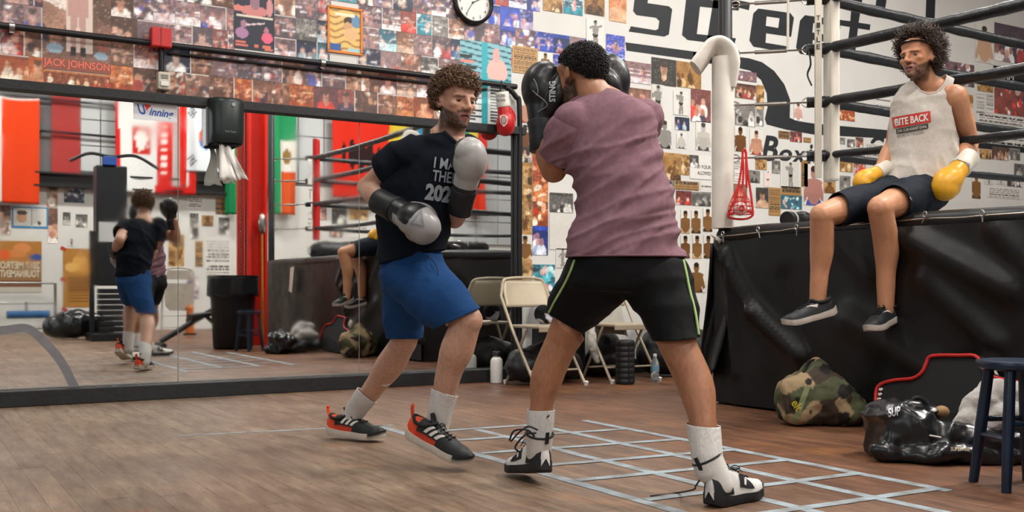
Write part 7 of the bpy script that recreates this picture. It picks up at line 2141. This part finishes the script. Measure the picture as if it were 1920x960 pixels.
# folded chair leaning on the wall
p = foot(333, 628)
t = thing('folded_chair', 'folded white metal chair leaning against the rear wall', 'chair', p)
M_wch = pm('white_enamel', 'b8b2a6', .45)
R = Matrix.Rotation(-.12, 3, 'X')
def lc(x, y, z): v = R @ Vector((x, y, z)); return (p.x + v.x, p.y - .05 + v.y - .0, v.z)
fr2 = MB(); fr2.tube(spline([lc(-.23, 0, .0), lc(-.23, 0, .6), lc(-.22, 0, .95), lc(-.12, 0, 1.03), lc(.12, 0, 1.03), lc(.22, 0, .95), lc(.23, 0, .6), lc(.23, 0, .0)], 4), .016, 8); obj('frame', fr2, M_wch, t)
mb = MB(); mb.poly([lc(-.2, .02, .86), lc(.2, .02, .86), lc(.17, .02, 1.0), lc(-.17, .02, 1.0)], (0, .012, 0)); obj('backrest', mb, M_wch, t)
mb = MB(); sp_ = [(-.2, .8), (.2, .8), (.21, .6), (.19, .45), (.12, .38), (-.12, .38), (-.19, .45), (-.21, .6)]; mb.poly([lc(x, .03, z) for x, z in sp_], (0, .02, 0)); obj('seat', mb, M_wch, t)
for z in (.12, .3): obj('brace', MB().tube([lc(-.23, 0, z), lc(.23, 0, z)], .01, 8), M_wch, t)
# low bench
p = foot(388, 650)
t = thing('incline_bench', 'black incline exercise bench beside the rubbish bin', 'bench', p)
obj('beam', MB().tube([(p.x - .55, p.y, .08), (p.x + .1, p.y - .1, .45), (p.x + .25, p.y - .1, .72)], .035, 8), M_mach, t)
obj('pad', MB().box((p.x + .05, p.y - .06, .40), (.5, .26, .05), Matrix.Rotation(-.1, 3, 'Y'), .015), M_bag, t)
for a, b_ in (((-.55, .2), (-.55, -.2)), ((.35, .2), (.35, -.25))): obj('foot_bar', MB().tube([(p.x + a[0], p.y + a[1], .035), (p.x + b_[0], p.y + b_[1], .035)], .032, 8), M_mach, t)
obj('strut', MB().tube([(p.x + .35, p.y - .03, .04), (p.x - .02, p.y - .08, .40)], .025, 8), M_mach, t)
p = foot(356, 628)
t = thing('traffic_stand', 'small orange and white stand beside the folded chair', 'stand', p)
obj('body', MB().lathe([(.07, 0), (.06, .2), (.05, .34), (.06, .42), (.02, .46)], p, 16), pm('orange_plastic', 'c4641e', .6), t); obj('foot', MB().lathe([(.1, 0), (.1, .03)], p, 16), M_bk, t); obj('band', MB().lathe([(.062, .18), (.056, .26)], p, 16), M_bk, t)
# rubbish bin with liner, beside the stool
bx_, by_ = 3.47, 1.72
t = thing('rubbish_bin', 'black rubbish bin with a black liner beside the blue stool', 'bin', (bx_, by_, 0))
obj('barrel', MB().lathe([(.21, 0), (.23, .02), (.27, .78), (.285, .80), (.285, .84), (.25, .84), (.22, .5)], (bx_, by_, 0), 32), pm('black_bin_plastic', '101112', .5), t)
V = []; n1, n2 = 40, 8
for i in range(n1):
    a = 2 * math.pi * i / n1
    for j in range(n2 + 1):
        q = j / n2; r = .295 + .012 * math.sin(i * 3.1) * q + .008 * noise.noise((i * .8, j, 0)); V.append((bx_ + r * math.cos(a), by_ + r * math.sin(a), .862 - (.24 + .05 * noise.noise((math.cos(a) * 2, math.sin(a) * 2, 2))) * q))
Fc = [(i * (n2 + 1) + j, i * (n2 + 1) + j + 1, ((i + 1) % n1) * (n2 + 1) + j + 1, ((i + 1) % n1) * (n2 + 1) + j) for i in range(n1) for j in range(n2)]
thicken(obj('liner', mesh_of(V, Fc, True), M_gloss, t), .002)
obj('rim', MB().lathe([(.25, .845), (.30, .85), (.30, .868), (.25, .866)], (bx_, by_, 0), 32, caps=False), M_gloss, t)
# red column with chains
cx_, cy_ = 3.92, 1.12
t = thing('steel_column', 'bright red steel column between the bin and the ring', 'column', (cx_, cy_, 0))
M_redp = pm('red_column_paint', 'cf2412', .4, var=.1, vs=4)
obj('shaft', MB().span((cx_ - .12, cy_ - .02, 0), (cx_ + .12, cy_ + .02, ZC)).span((cx_ - .12, cy_ - .12, 0), (cx_ - .09, cy_ + .12, ZC)).span((cx_ + .09, cy_ - .12, 0), (cx_ + .12, cy_ + .12, ZC)), M_redp, t)
obj('side_channel', MB().span((cx_ - .23, cy_ - .03, 0), (cx_ - .15, cy_ + .03, ZC), .004), M_redp, t)
mb = MB()
for k in range(40):
    z = .9 + k * .055; mb.tube([(cx_ - .20 + .012 * math.cos(a), cy_ + .045 + (.006 if k % 2 else 0), z + .03 * math.sin(a)) for a in [q / 8 * 6.283 for q in range(8)]], .005, 5, closed=True)
obj('chain', mb, M_chrome, t)
obj('pole', MB().tube([(cx_ + .05, cy_ + .16, .02), (cx_ + .04, cy_ + .15, 1.4)], .014, 8), pm('wood_handle', 'b5762c', .5), t)
obj('mop_head', MB().ell((cx_ + .04, cy_ + .15, 1.52), (.055, .05, .13)), M_chrome, t)
t, b_ = blob_thing('kit_bag', 'black kit bag with white ends on the near ring corner', 'bag', [limb([(5.05, .32, RZ + .15), (5.75, .42, RZ + .15)], [.14, .14])], .016, M_bag, amp=.015, fr=5, loc=(5.4, .37, RZ))
obj('end_panel', MB().lathe([(.06, 0), (.06, .01)], (4.91, .31, RZ + .15), 16, Matrix.Rotation(math.pi / 2, 3, 'Y')), M_white, t)
